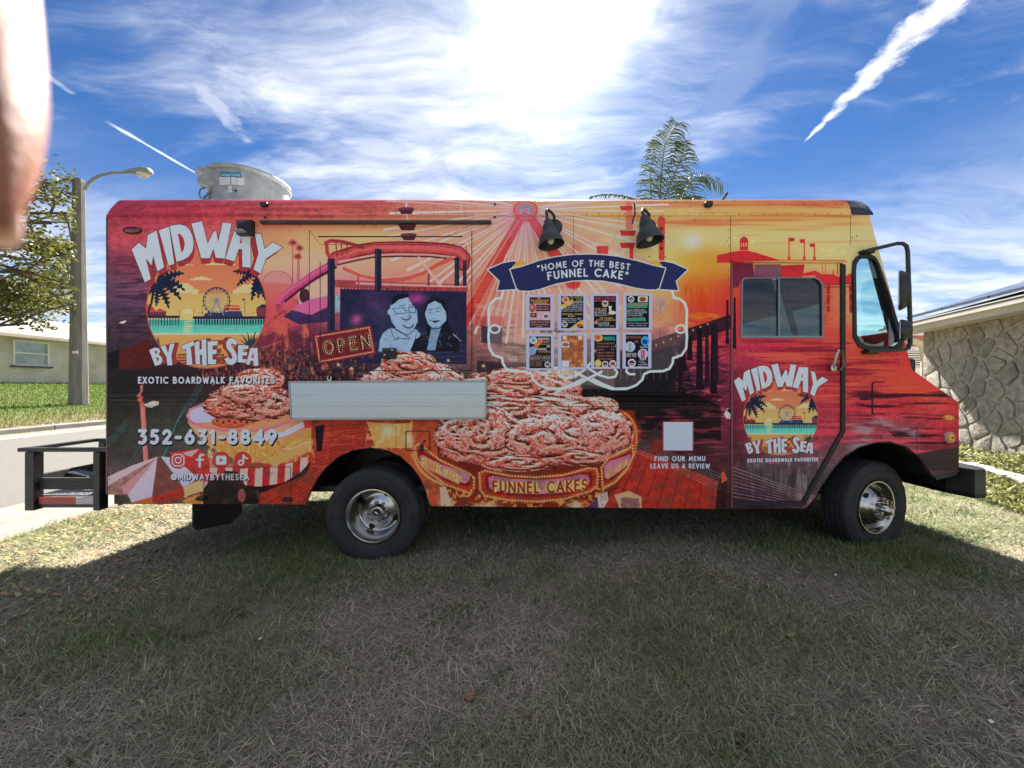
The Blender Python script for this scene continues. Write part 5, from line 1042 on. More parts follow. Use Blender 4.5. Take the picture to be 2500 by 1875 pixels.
        def path(px, py):
            u, v = px-p0[0], py-p0[1]; b = rot[1]*((u/(wd*k)-.5)**2-.25)
            return p0[0]+u*c-v*q*.3, p0[1]+u*q+v-b
        for (cc, ww) in edge: text(A, txt, p0[0], p0[1], h*k, cc, ww, .30-ww+.06, wd*k, path)
        text(A, txt, p0[0], p0[1], h*k, col, .17, .19, wd*k, path)
    sign([(80,1030),(120,1015),(300,1046),(500,1056),(700,1042),(880,1000),(940,1005),(955,1050),(945,1110),(900,1140),(700,1190),(500,1206),(300,1196),(120,1170),(85,1130)], 'FUNNEL CAKES', 140, 1068, 96, 770, (-.02, 22), (150, 30, 24), (((244, 216, 120), .42),))
    sign([(1035,960),(1090,900),(1200,860),(1265,825),(1270,880),(1230,960),(1130,1050),(1045,1085)], 'FUNNEL CAKES', 1062, 1008, 58, 205, (-.62, 0), (206, 120, 84), (((244, 222, 150), .4),))
    A.T = C6
    sign([(1062,675),(1090,660),(1250,760),(1460,840),(1500,870),(1495,930),(1460,960),(1280,905),(1120,800),(1070,740)], 'FUNNEL CAKES', 1095, 700, 86, 350, (.46, 0), (214, 130, 84), (((244, 222, 140), .42),))
    A.line([(1010,690),(1060,790),(1140,880),(1250,930)], 4, (240, 170, 90)); bulbs(A, [(1025,660),(1040,740),(1090,830),(1180,900),(1280,950)], 6, 1.8, closed=False)
    A.poly([(1240,960),(1290,950),(1340,1110),(1250,1110)], (226, 186, 160)); A.ell(1140, 1015, 14, 40, (200, 110, 80))
    A.glow(1290, 1100, 16, (250, 220, 170), .8)
    A.T = C7; A.glow(90, 1280, 26, (255, 224, 170), .9, 10); A.glow(820, 1275, 16, (255, 236, 190), .95, 9); A.poly([(990,1190),(1070,1160),(1080,1230),(1040,1290),(1000,1290)], (214, 190, 176)); A.poly([(900,1290),(990,1210),(1000,1290)], (90, 54, 84))
    # --- pair of line-drawn portraits, plain shapes
    A.T = C2; gp = (136, 160, 186); ik = (22, 24, 40)
    A.poly([(945,1320),(955,1230),(980,1170),(1040,1130),(1250,1140),(1285,1180),(1250,1240),(1200,1320)], gp)
    A.poly([(1040,950),(1070,890),(1180,880),(1220,940),(1255,985),(1262,1080),(1225,1150),(1180,1185),(1100,1150),(1050,1080),(1035,1020)], gp); A.ell(1033, 1000, 15, 22, gp)
    A.poly([(1045,950),(1062,880),(1100,858),(1190,852),(1186,880),(1110,900),(1080,925)], ik)
    A.poly([(1320,930),(1370,885),(1420,880),(1480,910),(1510,1000),(1512,1100),(1560,1180),(1610,1240),(1600,1320),(1200,1320),(1240,1220),(1340,1180),(1315,1050)], ik)
    A.poly([(1345,940),(1400,910),(1450,935),(1490,1000),(1495,1070),(1440,1130),(1380,1135),(1335,1090),(1320,1010)], gp); A.poly([(1372,1120),(1455,1112),(1420,1230),(1405,1310),(1335,1310),(1352,1230)], (112, 136, 164)); A.line([(1325,1050),(1340,1095),(1380,1137),(1438,1132),(1494,1072)], 1.8, ik); A.line([(1497,1060),(1500,1130),(1470,1220)], 3, ik)
    for p in ([(1060,975),(1150,965),(1170,1010),(1095,1015),(1060,975)], [(1185,965),(1240,960),(1245,1005),(1200,1005),(1185,965)], [(1170,990),(1190,990)], [(1110,950),(1165,945)], [(1190,948),(1235,942)], [(1130,1050),(1165,1065),(1205,1050)], [(1045,1085),(1100,1150),(1180,1188),(1235,1150)], [(1020,1090),(1080,1230),(1110,1200)], [(1060,1130),(1200,1210)], [(1250,1180),(1240,1230)],
              [(1345,985),(1385,975)], [(1400,975),(1435,965)], [(1350,1005),(1380,1000)], [(1405,1000),(1440,992)], [(1385,1050),(1400,1056)], [(1355,1065),(1400,1085),(1445,1070)], [(1100,1215),(1200,1220)]): A.line(p, 1.1, ik)
    A.line([(1142,1106),(1165,1126),(1195,1130),(1222,1116),(1228,1100)], 2.2, ik); A.line([(1128,1046),(1150,1062),(1178,1066),(1206,1048)], 1.8, ik); A.line([(1180,1000),(1205,1035),(1180,1040)], 1, ik); A.poly([(1370,1072),(1440,1068),(1405,1088)], ik); A.line([(1550,1180),(1610,1235)], 2.2, (150, 170, 190))
    region_noise(A, 1020, 810, 1130, 850, 4, 6, (120, 140, 160), .6, .75, .5, 71)
    # OPEN sign with bulbs
    q = [(412,1182),(884,1103),(926,1338),(452,1425)]
    A.poly(q, (112, 28, 42)); inn = [(438,1200),(868,1126),(903,1322),(472,1402)]; bulbs(A, inn, 5.2, 1.6, (255, 226, 170), (200, 90, 60))
    o = A.T((483, 1232)); an = -.165; ca, sa = math.cos(an), math.sin(an)
    def pth(px, py): u, v = px-o[0], py-o[1]; return o[0]+u*ca-v*sa, o[1]+u*sa+v*ca
    text(A, 'OPEN', o[0], o[1], 38, (224, 176, 70), .26, .13, 116, pth); text(A, 'OPEN', o[0]+.8, o[1]+.8, 36.4, (70, 34, 30), .22, .16, 114.4, pth)
    cx = o[0]+5; hh = 30
    for ch, wd in zip('OPEN', (28, 23, 22, 25)):
        for stv in GL[ch][1]:
            P = [(cx+p[0]/max(.3, GL[ch][0])*(wd-7), o[1]+4+p[1]*hh) for p in stv]
            d = 0.
            for (a, b), (c, e) in zip(P, P[1:]):
                L = math.hypot(c-a, e-b); 
                while d < L: x, y = pth(a+(c-a)*d/L, b+(e-b)*d/L); A.ell(x, y, 1.5, 1.5, (255, 240, 206), raw=True); d += 5.4
                d -= L
        cx += wd+6.2
    soften(A)
    # --- lettering
    wh = (222, 230, 244); dk = (26, 20, 26)
    A.T = lambda p: p
    logo(A, C1)
    logo(A, lambda p: (1740+.3436*(155+(p[0]-365)*(828-155)/(1695-365)), 860+.3436*(78+(p[1]-358)*(722-78)/(1632-358))), 1.06, (226, 234, 244), .62)
    text(A, 'EXOTIC BOARDWALK FAVORITES', 337, 919, 17.5, wh, .21, .19, 334, shadow=dk)
    text(A, '352-631-8849', 336, 1047, 38, wh, .22, .16, 340, shadow=dk, sh=(3, 4))
    text(A, '@MIDWAYBYTHESEA', 417, 1156, 16, wh, .19, .17, 191, shadow=dk)
    text(A, 'FIND OUR MENU', 1598, 1113, 12.5, wh, .2, .2, 124); text(A, 'LEAVE US A REVIEW', 1588, 1131, 12.5, wh, .2, .2, 145)
    p0 = (1827, 1119)
    text(A, 'EXOTIC BOARDWALK FAVORITES', 1827, 1120, 9.2, wh, .22, .2, 173, lambda x, y: (x, y-(x-1827)*.017))
    for i, x in enumerate((435, 488, 540, 593)):
        A.ell(x, 1123, 21, 21, (170, 52, 40))
        if i == 0:
            pr = lambda r: [(x-14+r, 1109), (x+14-r, 1109), (x+14, 1109+r), (x+14, 1137-r), (x+14-r, 1137), (x-14+r, 1137), (x-14, 1137-r), (x-14, 1109+r), (x-14+r, 1109)]
            A.line(pr(6), 2.8, wh); A.line(arc(x, 1123, 7, 7, 0, 360, 16), 2.8, wh); A.ell(x+8, 1115, 1.7, 1.7, wh)
        elif i == 1: A.line([(x+8, 1110), (x+3, 1110), (x-.5, 1114), (x-.5, 1138)], 5.5, wh); A.line([(x-8, 1122), (x+8, 1122)], 4.6, wh)
        elif i == 2: A.poly([(x-13, 1115), (x-10, 1112), (x+10, 1112), (x+13, 1115), (x+13, 1131), (x+10, 1134), (x-10, 1134), (x-13, 1131)], wh); A.poly([(x-3.5, 1118), (x+5, 1123), (x-3.5, 1128)], (170, 52, 40))
        else: A.line([(x+1, 1111), (x+1, 1129)], 4.4, wh); A.line(arc(x-5, 1129, 5.5, 5.5, 0, 300, 12), 3.8, wh); A.line([(x+2, 1112), (x+6, 1117), (x+11, 1119)], 4.2, wh)
    # blank review card
    A.rect(1617, 1028, 1694, 1101, (136, 50, 56)); A.rect(1620, 1030, 1691, 1099, (218, 226, 242))
    # --- menu badge outline, scrolls and banner
    A.T = C3
    def mir(pts, c=912): return [(2*c-p[0], p[1]) for p in pts]
    L = [(230,770),(215,850),(160,862),(118,905),(108,960),(115,1075)]+arc(155, 1105, 42, 34, 180, 540, 20)[:0]
    side = [(232,770),(214,850),(165,860),(125,895),(108,950),(112,1090),(108,1170),(115,1260),(150,1315),(220,1340),(224,1380),(250,1425),(300,1445),(410,1448),(455,1470),(470,1515),(520,1560),(600,1590),(690,1590),(780,1555),(870,1510),(960,1460),(1030,1440)]
    A.poly(side[:18]+[(912,1590)]+mir(side[:18])[::-1], (226, 214, 206), .20)
    fr = (214, 226, 226)
    for s_ in (side[:-2], mir(side[:-2])): A.line(s_, 6, fr)
    for s_ in (arc(160, 1104, 38, 32, 0, 360, 22), mir(arc(160, 1104, 38, 32, 0, 360, 22))): A.line(s_, 4.6, fr)
    sc = [(880,1370),(930,1430),(1000,1475),(1080,1500),(1135,1490),(1152,1455),(1130,1425)]; A.line(sc, 5.5, fr); A.line(mir(sc), 5.5, fr)
    A.line([(800,1450),(880,1490),(990,1550),(1110,1590),(1230,1585)], 6, fr); A.line([(1024,1450),(944,1490),(834,1550),(714,1590),(594,1585)], 6, fr)
    hk = [(1290,1470),(1250,1470),(1225,1450),(1228,1425)]; A.line(hk, 5.5, fr); A.line(mir(hk), 5.5, fr)
    nv = (38, 44, 86)
    def band(pts, col): A.line(pts+[pts[0]], 5, (222, 226, 232)); A.poly(pts, col)
    lt = [(105,622),(220,572),(300,556),(340,560),(300,600),(285,640),(330,780),(180,790),(200,715)]
    band(lt, nv); band(mir(lt), nv)
    A.poly([(300,610),(335,555),(385,550),(420,590),(360,605)], (196, 150, 60)); A.poly(mir([(300,610),(335,555),(385,550),(420,590),(360,605)]), (196, 150, 60))
    top = [(285,622),(380,600),(520,552),(660,520),(790,504),(912,500)]; bot = [(912,706),(790,712),(660,735),(520,780),(440,795),(360,792),(335,770)]
    band(top+mir(top)[::-1][1:]+mir(bot)[::-1]+bot[1:] if False else top+[(1034,504),(1164,520),(1304,552),(1444,592),(1540,612)]+[(1490,770),(1464,784),(1384,782),(1304,770),(1164,735),(1034,712),(912,706)]+bot[1:], nv)
    cv = lambda x: 44*((x-912)/340)**2
    def bp(px, py): u, v = (px-1160)/.3014, (py-470)/.3014; a = (u-905)*.00042; return px-a*(py-660)*1., py+cv(u)*.3014*.75
    q = C3((512, 562)); text(A, '"HOME OF THE BEST', q[0], C3((0, 548))[1]-1, 16.5, (226, 232, 244), .2, .17, 222, bp, dk, (1, 2))
    q = C3((582, 622)); text(A, 'FUNNEL CAKE"', q[0], C3((0, 612))[1], 21, (226, 232, 244), .2, .17, 200, bp, dk, (1, 2))
    # --- door and panel print: pavilion, flags, pier
    A.T = C4; rd = (176, 40, 46)
    A.poly([(100,540),(225,512),(290,502),(350,502),(420,520),(520,550),(640,590),(225,600),(100,600)], rd); A.poly([(285,500),(285,432),(352,432),(352,500)], rd); A.poly([(282,432),(290,405),(320,386),(345,400),(356,432)], rd)
    for x in (300, 318, 336): A.rect(x-5, 440, x+4, 470, (232, 180, 130))
    for (x, y, t) in ((684,398,1),(808,410,-1),(890,445,-1)): A.line([(x, y), (x, 575)], 3.2, (186, 62, 44)); A.poly([(x, y), (x+48*t if t > 0 else x-40, y), (x+44*t if t > 0 else x-36, y+28), (x, y+30)], rd); A.poly([(x-12,575),(x-8,545),(x+8,545),(x+14,575)], (196, 60, 44))
    A.line([(600,585),(1150,590)], 3, (196, 90, 50))
    A.poly([(225,600),(400,600),(410,700),(625,720),(300,740),(280,800),(225,800)], (110, 36, 60)); A.poly([(410,610),(625,610),(625,715),(410,715)], (96, 52, 84), .8); A.poly([(625,620),(820,610),(800,720),(625,720)], (168, 40, 46))
    A.poly([(640,640),(780,690),(900,660),(960,690),(1050,690),(1115,720),(1200,680),(1200,770),(960,770),(900,700),(640,712)], (186, 40, 44)); A.line([(960,605),(968,690)], 1.6, (200, 90, 50)); A.line([(985,605),(990,690)], 1.6, (200, 90, 50)); A.line([(1085,605),(1085,690)], 3, (196, 70, 50)); A.line([(1052,660),(1052,700)], 3, rd)
    for y in (772, 794): A.line([(960,y),(1200,y)], 2.6, (120, 34, 44))
    for (x, w) in ((1012, 16), (1185, 16)): A.poly([(x-w, 780), (x+w, 780), (x+w*.6, 1005), (x-w*.7, 1005)], (140, 36, 44))
    for (x, w, y0, y1) in ((185,14,900,1260),(250,13,880,1250),(92,24,1100,1560),(20,20,1110,1600)): A.poly([(x-w*.6,y0),(x+w*.6,y0),(x+w,y1),(x-w,y1)], (40, 18, 36))
    # sea streaks on cab, hood
    A.T = lambda p: p
    region_noise(A, 2005, 690, 2120, 850, 60, 4, (206, 110, 70), .5, .72, .5, 81)
    region_noise(A, 1780, 820, 2220, 960, 120, 6, (120, 22, 44), .48, .68, .75, 82, skew=.5); region_noise(A, 1780, 830, 2345, 1000, 140, 7, (232, 110, 70), .52, .72, .55, 83, skew=.6)
    region_noise(A, 2060, 930, 2350, 1150, 150, 9, (48, 18, 30), .5, .62, .85, 84, skew=.9); region_noise(A, 1780, 990, 2350, 1160, 120, 8, (222, 66, 84), .5, .68, .7, 85, skew=.7)
    region_noise(A, 2060, 1010, 2260, 1110, 60, 14, (150, 130, 132), .5, .7, .75, 86); region_noise(A, 1790, 1120, 2030, 1235, 8, 90, (150, 136, 132), .5, .75, .75, 87); region_noise(A, 1790, 1130, 2030, 1240, 12, 80, (52, 44, 46), .5, .7, .6, 88)
    A.poly([(2232,1108),(2341,1090),(2341,1150),(2275,1150)], (52, 48, 44), .8)
    for i in range(9): A.line([(1788, 1140+i*9), (2000, 1215+i*4)], 1.8, (206, 150, 160), .55)
    for i in range(6): A.line([(1788, 1150+i*14), (1960, 1228+i*3)], 3, (60, 30, 60), .5)
    logo(A, lambda p: (1740+.3436*(155+(p[0]-365)*(828-155)/(1695-365)), 860+.3436*(78+(p[1]-358)*(722-78)/(1632-358))), 1.06, (226, 234, 244), .62)
    text(A, 'EXOTIC BOARDWALK FAVORITES', 1827, 1120, 9.2, wh, .22, .2, 173, lambda x, y: (x, y-(x-1827)*.017))
    A.poly(C := [C8(p) for p in [(80,440),(100,400),(130,395),(134,475),(100,470)]], (222, 214, 216))
    A.poly([C8(p) for p in [(96,410),(118,398),(132,395),(132,440)]], (30, 14, 20))
    # --- printed menu sheets
    sheets(A)
    region_noise(A, 240, 1140, 2350, 1262, 26, 16, (92, 70, 56), .46, .75, .42, 95, feather=.12); region_noise(A, 240, 470, 2350, 1262, 3, 160, (60, 34, 32), .60, .85, .10, 96, feather=.02)
    # overall grain of the print
    g = np.random.RandomState(3).rand(A.h, A.w).astype(np.float32)-.5
    A.a *= (1+.10*g)[..., None]
    np.clip(A.a, 4, 250, out=A.a)
SHEETS = [(412,826,638,1112),(672,822,900,1112),(936,820,1164,1110),(1200,818,1430,1108),(416,1146,638,1436),(674,1138,902,1428),(940,1134,1168,1424),(1196,1132,1424,1422)]
def sheets(A):
    wh = (226, 228, 236); gd = (222, 186, 84); k = .3014
    for i, (x0, y0, x1, y1) in enumerate(SHEETS):
        A.T = C3
        A.rect(x0-3, y0-3, x1+3, y1+3, (196, 200, 232)); A.rect(x0+4, y0+4, x1-4, y1-4, (206, 208, 240))
        a, b, c, d = x0+24, y0+18, x1-24, y1-14
        bg = [(176, 140, 152), (24, 24, 32), (22, 20, 26), (18, 18, 24), (20, 20, 28), (160, 92, 56), (34, 28, 32), (20, 18, 26)][i]
        A.rect(a, b, c, d, bg)
        def t(s, x, y, h, col=wh, w=None, wt=.16, al='l'): p = A.T((a+x, b+y)); text(A, s, p[0], p[1], h*k, col, wt, .16, None if w is None else w*k, align=al)
        def badge(x, y, r=26): A.ell(a+x, b+y, r, r, (222, 222, 226)); A.ell(a+x, b+y, r*.72, r*.66, (120, 66, 70)); A.rect(a+x-r*.6, b+y-r*.25, a+x+r*.6, b+y+r*.1, (40, 30, 44)); A.rect(a+x-r*.5, b+y+r*.1, a+x+r*.5, b+y+r*.3, (220, 216, 210))
        W = c-a
        if i == 0:
            br = (66, 34, 40); A.rect(a+6, b+4, c-6, b+56, br); t('THE', 66, 4, 13, gd); t('BOARDWALK', 18, 22, 15, gd, W-36, .2); t('CORNDOG', 32, 40, 15, gd, W-66, .2)
            A.ell(a+28, b+90, 26, 34, (150, 70, 64)); A.ell(a+24, b+84, 12, 16, (206, 130, 110)); A.rect(a+56, b+64, c-6, b+116, br); t('HAND DIPPED', 62, 74, 10, (200, 170, 160), 96); t('BATTERED CORNDOG', 60, 94, 10, (200, 170, 160), 100)
            A.rect(a+12, b+132, a+62, b+166, br); t('$8', 24, 138, 18, gd); badge(138, 160); A.rect(a+6, b+190, c-6, b+250, br); t('SERVED WITH MUSTARD', 14, 200, 10, (200, 170, 160), W-30); t('KETCHUP OR HONEY', 20, 220, 10, (200, 170, 160), W-44); t('MUSTARD', 55, 236, 9, (200, 170, 160))
        elif i == 1:
            A.poly([(a, b+70), (a+96, b+20), (a+96, b+54), (a, b+110)], (176, 140, 60)); A.ell(a+36, b+28, 30, 26, (196, 170, 120)); A.ell(a+36, b+28, 18, 15, (176, 70, 50)); t('$12', 8, 66, 13, gd)
            t('THE COASTAL', 70, 4, 13, gd, W-74); t('CLUB', 124, 20, 13, gd); t('SANDWICH', 96, 38, 13, wh, W-100, .2)
            for j, s in enumerate(('TOASTED WITH DILL', 'MAYONNAISE AIOLI', 'SERVED ON A BRIOCHE BUN', 'W LETTUCE TOMATO ONION', '& GARLIC AIOLI OR MAYO')): t(s, 60 if j < 2 else 4, 58+j*14, 9, wh, W-66 if j < 2 else W-10)
            t('MONTREAL TENDER', 8, 138, 12, gd, W-16, .2); t('BASKET', 58, 154, 12, gd, None, .2); t('4 TENDERS SERVED W', 4, 176, 9, wh, 120); t('CHOICE OF 2 SAUCES', 4, 190, 9, wh, 120); t('$13', 134, 174, 15, wh); A.poly([(a+70, d), (a+150, d-60), (c, d-70), (c, d-20), (a+130, d)], (176, 150, 80)); badge(28, 226, 24); A.ell(a+150, b+236, 24, 14, (150, 70, 50)); t('EXTRA SAUCE', 60, 206, 8, wh, 60)
        elif i == 2:
            red = (206, 84, 100); t("SHARE'S SIGNATURE", 10, 10, 14, red, W-20, .2); t('MARYLAND CRABCAKES', 4, 30, 14, red, W-8, .2); badge(92, 62, 26); t('CRAB CAKE', 8, 96, 14, gd, 96, .18)
            for j, s in enumerate(('5 OZ CAKE BROILED', 'AND SERVED WITH', 'SIDE OF COCKTAIL', 'TARTAR & LEMON')): t(s, 6, 114+j*13, 9, wh, 96)
            A.poly([(a+120, b+80), (a+146, b+80), (a+140, b+130), (a+126, b+130)], (206, 200, 190)); A.ell(a+150, b+134, 30, 16, (216, 200, 190)); t('$16', 112, 140, 14, gd); A.rect(a, b+160, c, b+163, (120, 60, 60))
            t('THE CRABBY', 46, 172, 13, gd, 110, .18); t('PATTY SANDWICH', 22, 188, 13, gd, W-30, .18); A.ell(a+18, b+214, 16, 14, (190, 120, 70))
            for j, s in enumerate(('5 OZ CAKE BROILED', 'SERVED ON A BRIOCHE', 'TOMATO & PICKLE')): t(s, 36, 210+j*13, 8.5, wh, 90)
            t('$20', 136, 236, 13, gd)
        elif i == 3:
            badge(38, 28, 26); A.rect(a+94, b+4, c-10, b+50, (206, 196, 180)); A.ell(a+132, b+28, 28, 18, (130, 60, 50)); A.poly([(a+2, b+58), (c-6, b+54), (c-14, b+98), (a+8, b+100)], (36, 140, 116)); t('WAVE RIDER', 14, 60, 17, (196, 70, 60), W-30, .2); t('PHILLY', 54, 80, 15, (196, 70, 60), None, .2)
            for j, s in enumerate(('GRILLED SHREDDED RIBEYE', 'SERVED ON A HOAGIE ROLL', 'W PROVOLONE CHEESE', '& ONE TOPPING & PICKLES')): t(s, 3, 110+j*15, 9.5, wh, 130 if j else 150)
            t('$15', 136, 124, 16, wh); A.poly([(a+4, b+178), (c-30, b+174), (c-24, b+204), (a+10, b+206)], (36, 140, 116)); t('EXTRA TOPPING', 24, 184, 12, (176, 80, 66), 100); t('LETTUCE TOMATO ONION', 6, 218, 9, wh, W-14); t('PEPPERS MUSHROOMS', 20, 236, 9, wh, W-40)
        elif i == 4:
            A.poly([(a, b+120), (a+90, b+10), (a+110, b+40), (a, b+170)], (190, 96, 50)); A.ell(a+32, b+32, 32, 30, (176, 186, 200)); A.ell(a+32, b+32, 18, 16, (120, 130, 150)); t('FUNNEL', 72, 10, 19, wh, W-80, .2); t('CAKE', 100, 34, 19, (222, 150, 84), None, .2); t('TOPPED W POWDERED SUGAR', 40, 60, 8, (190, 170, 140), W-50); t('$8', 138, 72, 18, wh, None, .2)
            A.ell(a+24, b+116, 32, 34, (110, 140, 170)); t('FUNNEL', 50, 94, 19, wh, 92, .2); t('FINGERS', 74, 116, 17, (206, 130, 74), 96, .2)
            for j, s in enumerate(('POWDERED SUGAR', 'CHOCOLATE OR CHERRY $8', 'ADDITIONAL TOPPINGS', 'NUTELLA STRAWBERRY', 'OREO CINNAMON', 'FRUITY PEBBLES', 'CARAMEL')): t(s, 6, 150+j*14, 9, wh if j in (1, 2) else (196, 150, 90), W-14 if j < 4 else 96)
            badge(146, 228, 24)
        elif i == 5:
            A.T = lambda p: p; p, q = C3((a, b)), C3((c, d)); region_noise(A, p[0], p[1], q[0], q[1], 12, 16, (216, 150, 80), .48, .7, .8, 91, feather=0.01); region_noise(A, p[0], p[1], q[0], q[1], 20, 12, (110, 60, 50), .55, .75, .6, 92, feather=0.01); A.T = C3
            A.rect(a+12, b+4, a+40, b+34, (206, 196, 196)); A.rect(a+136, b+4, a+164, b+34, (206, 196, 196)); t('MIDWAY', 64, 6, 11, (90, 44, 50)); t('BY THE SEA', 56, 22, 11, (90, 44, 50)); A.rect(a+4, b+54, a+64, b+96, (196, 190, 200)); A.ell(a+34, b+75, 26, 15, (120, 90, 90))
            for j in range(13): t('BLOOMIN ONION FRIES $9', 70 if j < 4 else 8, 54+j*11, 7, (110, 56, 40), 100 if j < 4 else 160, .12)
            A.rect(a+4, d-54, a+64, d-4, (206, 206, 216)); t('D', 78, 236, 12, wh); t('II', 160, 236, 12, wh)
        elif i == 6:
            A.ell(a+32, b+24, 40, 30, (206, 150, 90)); A.ell(a+28, b+20, 22, 16, (160, 84, 50)); t('SIDES', 78, 14, 30, (30, 176, 160), 90, .2)
            for j, s in enumerate(('ONION RINGS', 'COLESLAW', 'FRIES', 'CHEESE STICKS', 'CHEESE FRIES', 'ADDITIONAL SAUCE')): t(s, 22, 64+j*25, 12, (206, 130, 100), min(112, 12*len(s))); t('$ '+'825671'[j], 138, 62+j*25, 12, (206, 130, 100))
            A.ell(a+8, b+130, 10, 12, (190, 110, 90)); A.ell(c-6, b+90, 10, 14, (60, 110, 90)); A.ell(a+30, d-28, 28, 28, (214, 186, 80)); badge(88, 238, 27); A.ell(a+150, d-26, 28, 28, (190, 190, 196)); A.rect(a+132, d-40, a+168, d-10, (150, 60, 44))
        else:
            t('BEVERAGES', 6, 12, 19, (206, 120, 96), 118, .13); t('$2', 74, 46, 20, (206, 120, 96), None, .14); A.ell(a+156, b+52, 34, 40, (60, 150, 206)); A.poly([(a+132, b+40), (a+176, b+44), (a+170, b+76), (a+140, b+76)], (20, 60, 110)); t('WATER', 114, 94, 14, wh, 62, .18)
            A.ell(a+34, b+98, 42, 42, (196, 206, 236)); A.rect(a+22, b+72, a+44, b+136, (120, 150, 130)); t('ARIZONA', 4, 148, 15, wh, 82, .18); t('ICED TEA', 2, 166, 15, wh, 82, .18); A.ell(a+138, b+156, 42, 42, (200, 206, 236)); A.rect(a+122, b+126, a+152, b+192, (160, 40, 44)); A.line([(a+137, b+136), (a+133, b+160), (a+140, b+182)], 1.4, (240, 220, 220))
            t('SODA', 112, 194, 14, wh, 52, .18)
            for j, s in enumerate(('COCA COLA', 'SPRITE', 'FANTA ORANGE', 'MR C')): t(s, 100 if j != 1 else 120, 214+j*12, 8.5, wh, 74 if j == 2 else 46)
            badge(48, 228, 32)
    A.T = lambda p: p
# ================================================================ the food truck
ALB = 1.7                                       # printed ink: picture value -> reflectance
def make_wrap():
    A = Art(); wrap(A); c = A.a/255.; c = c*(.80+.24*np.clip(c.max(-1, keepdims=True)*1.5, 0, 1)); lin = np.where(c <= .04045, c/12.92, ((c+.055)/1.055)**2.4)*ALB; lin = lin*(.90/np.maximum(lin.max(-1, keepdims=True), .90))
    s = np.where(lin <= .0031308, lin*12.92, 1.055*np.power(lin, 1/2.4)-.055)
    px = np.ones((A.h, A.w, 4), np.float32); px[..., :3] = s[::-1]
    im = bpy.data.images.new('vinyl wrap print', A.w, A.h, alpha=False); im.colorspace_settings.name = 'sRGB'; im.pixels.foreach_set(px.ravel()); im.update()
    m = bpy.data.materials.new('printed vinyl wrap'); m.use_nodes = True; nt = m.node_tree; N = nt.nodes; L = nt.links; b = N['Principled BSDF']
    t = N.new('ShaderNodeTexImage'); t.image = im; t.interpolation = 'Linear'; t.extension = 'EXTEND'; uv = N.new('ShaderNodeUVMap'); uv.uv_map = 'UVMap'; L.new(uv.outputs[0], t.inputs[0])
    tc = N.new('ShaderNodeTexCoord'); n = N.new('ShaderNodeTexNoise'); L.new(tc.outputs['Object'], n.inputs['Vector']); n.inputs['Scale'].default_value = 2.2; n.inputs['Detail'].default_value = 4
    L.new(t.outputs['Color'], b.inputs['Base Color']); b.inputs['Roughness'].default_value = .34; b.inputs['Specular IOR Level'].default_value = .08
    bp = N.new('ShaderNodeBump'); bp.inputs['Strength'].default_value = .10; bp.inputs['Distance'].default_value = .03; L.new(n.outputs['Fac'], bp.inputs['Height']); L.new(bp.outputs[0], b.inputs['Normal'])
    MATS['wrap'] = m; return m
WRAP = make_wrap()
def wrap_uv(co):
    u = (1250+co[:, 0]/SC-OX)/AW; v = 1-((937+(CAM_H-co[:, 2])/SC)-OY)/AH; return np.stack([u, v], -1)
def PT(x, y, Yv): return Vector(((x-1250)*SC, Yv, CAM_H-(y-937)*SC))       # photo pixel on the side plane, pushed to depth Yv
WID = 2.22; YF = YT+WID
truck = thing('food_truck', (-.2, YT+1.1, 0), 'red and orange step van food truck wrapped in printed boardwalk and funnel cake pictures', 'food truck')
def arcpts(cx, cy, rx, ry, a0, a1, n): return [(cx+rx*math.cos(math.radians(a0+(a1-a0)*i/n)), cy+ry*math.sin(math.radians(a0+(a1-a0)*i/n))) for i in range(n+1)]
REAR_ARCH = [(745, 1231), (757, 1201), (772, 1172), (795, 1142), (825, 1116), (862, 1099), (905, 1093), (945, 1099), (978, 1114), (1005, 1139), (1025, 1166), (1038, 1195), (1047, 1228), (1055, 1235)]
FRONT_ARCH = [(1987, 1217), (2012, 1176), (2036, 1142), (2063, 1112), (2097, 1091), (2139, 1079), (2173, 1078), (2214, 1091), (2246, 1117), (2266, 1146), (2279, 1164)]
SIDE = [(262, 524), (2078, 524), (2122, 524), (2190, 774), (2214, 852), (2226, 901), (2300, 954), (2336, 979), (2341, 988), (2341, 1152), (2290, 1158)]+FRONT_ARCH[::-1]+[(1967, 1241), (1781, 1242)]+REAR_ARCH[::-1]+[(321, 1229), (317, 1218), (303, 1210), (262, 1206)]
DOOR = [(1787, 640), (2056, 642), (2055, 1052), (1957, 1226), (1787, 1225)]
QWIN = [C4(p) for p in [(1197, 660), (1202, 600), (1228, 560), (1270, 540), (1335, 542), (1375, 562), (1405, 615), (1595, 1225), (1588, 1270), (1550, 1300), (1310, 1300), (1245, 1270), (1205, 1200)]]
DWIN = [(1812, 684), (1816, 679), (1823, 677), (1990, 677), (2002, 682), (2010, 694), (2011, 823), (1810, 823)]
def scale_poly(P, k, ky=None):
    cx = sum(p[0] for p in P)/len(P); cy = sum(p[1] for p in P)/len(P); return [(cx+(p[0]-cx)*k, cy+(p[1]-cy)*(ky or k)) for p in P]
def part(mb, name, m, parent=truck, **k): return mb.build(name, m, parent, uv=wrap_uv if m is WRAP else None, **k)
near = part(MB().plate(SIDE, [DOOR, QWIN], YT, YT+.03, PT), 'side_panel', WRAP)
FARRED = mat('far side vinyl', (.30, .06, .06), .4, var=.3, vscale=1.2)
far = part(MB().plate(SIDE, [DWIN, QWIN], YF, YF-.03, PT), 'side_panel', FARRED)
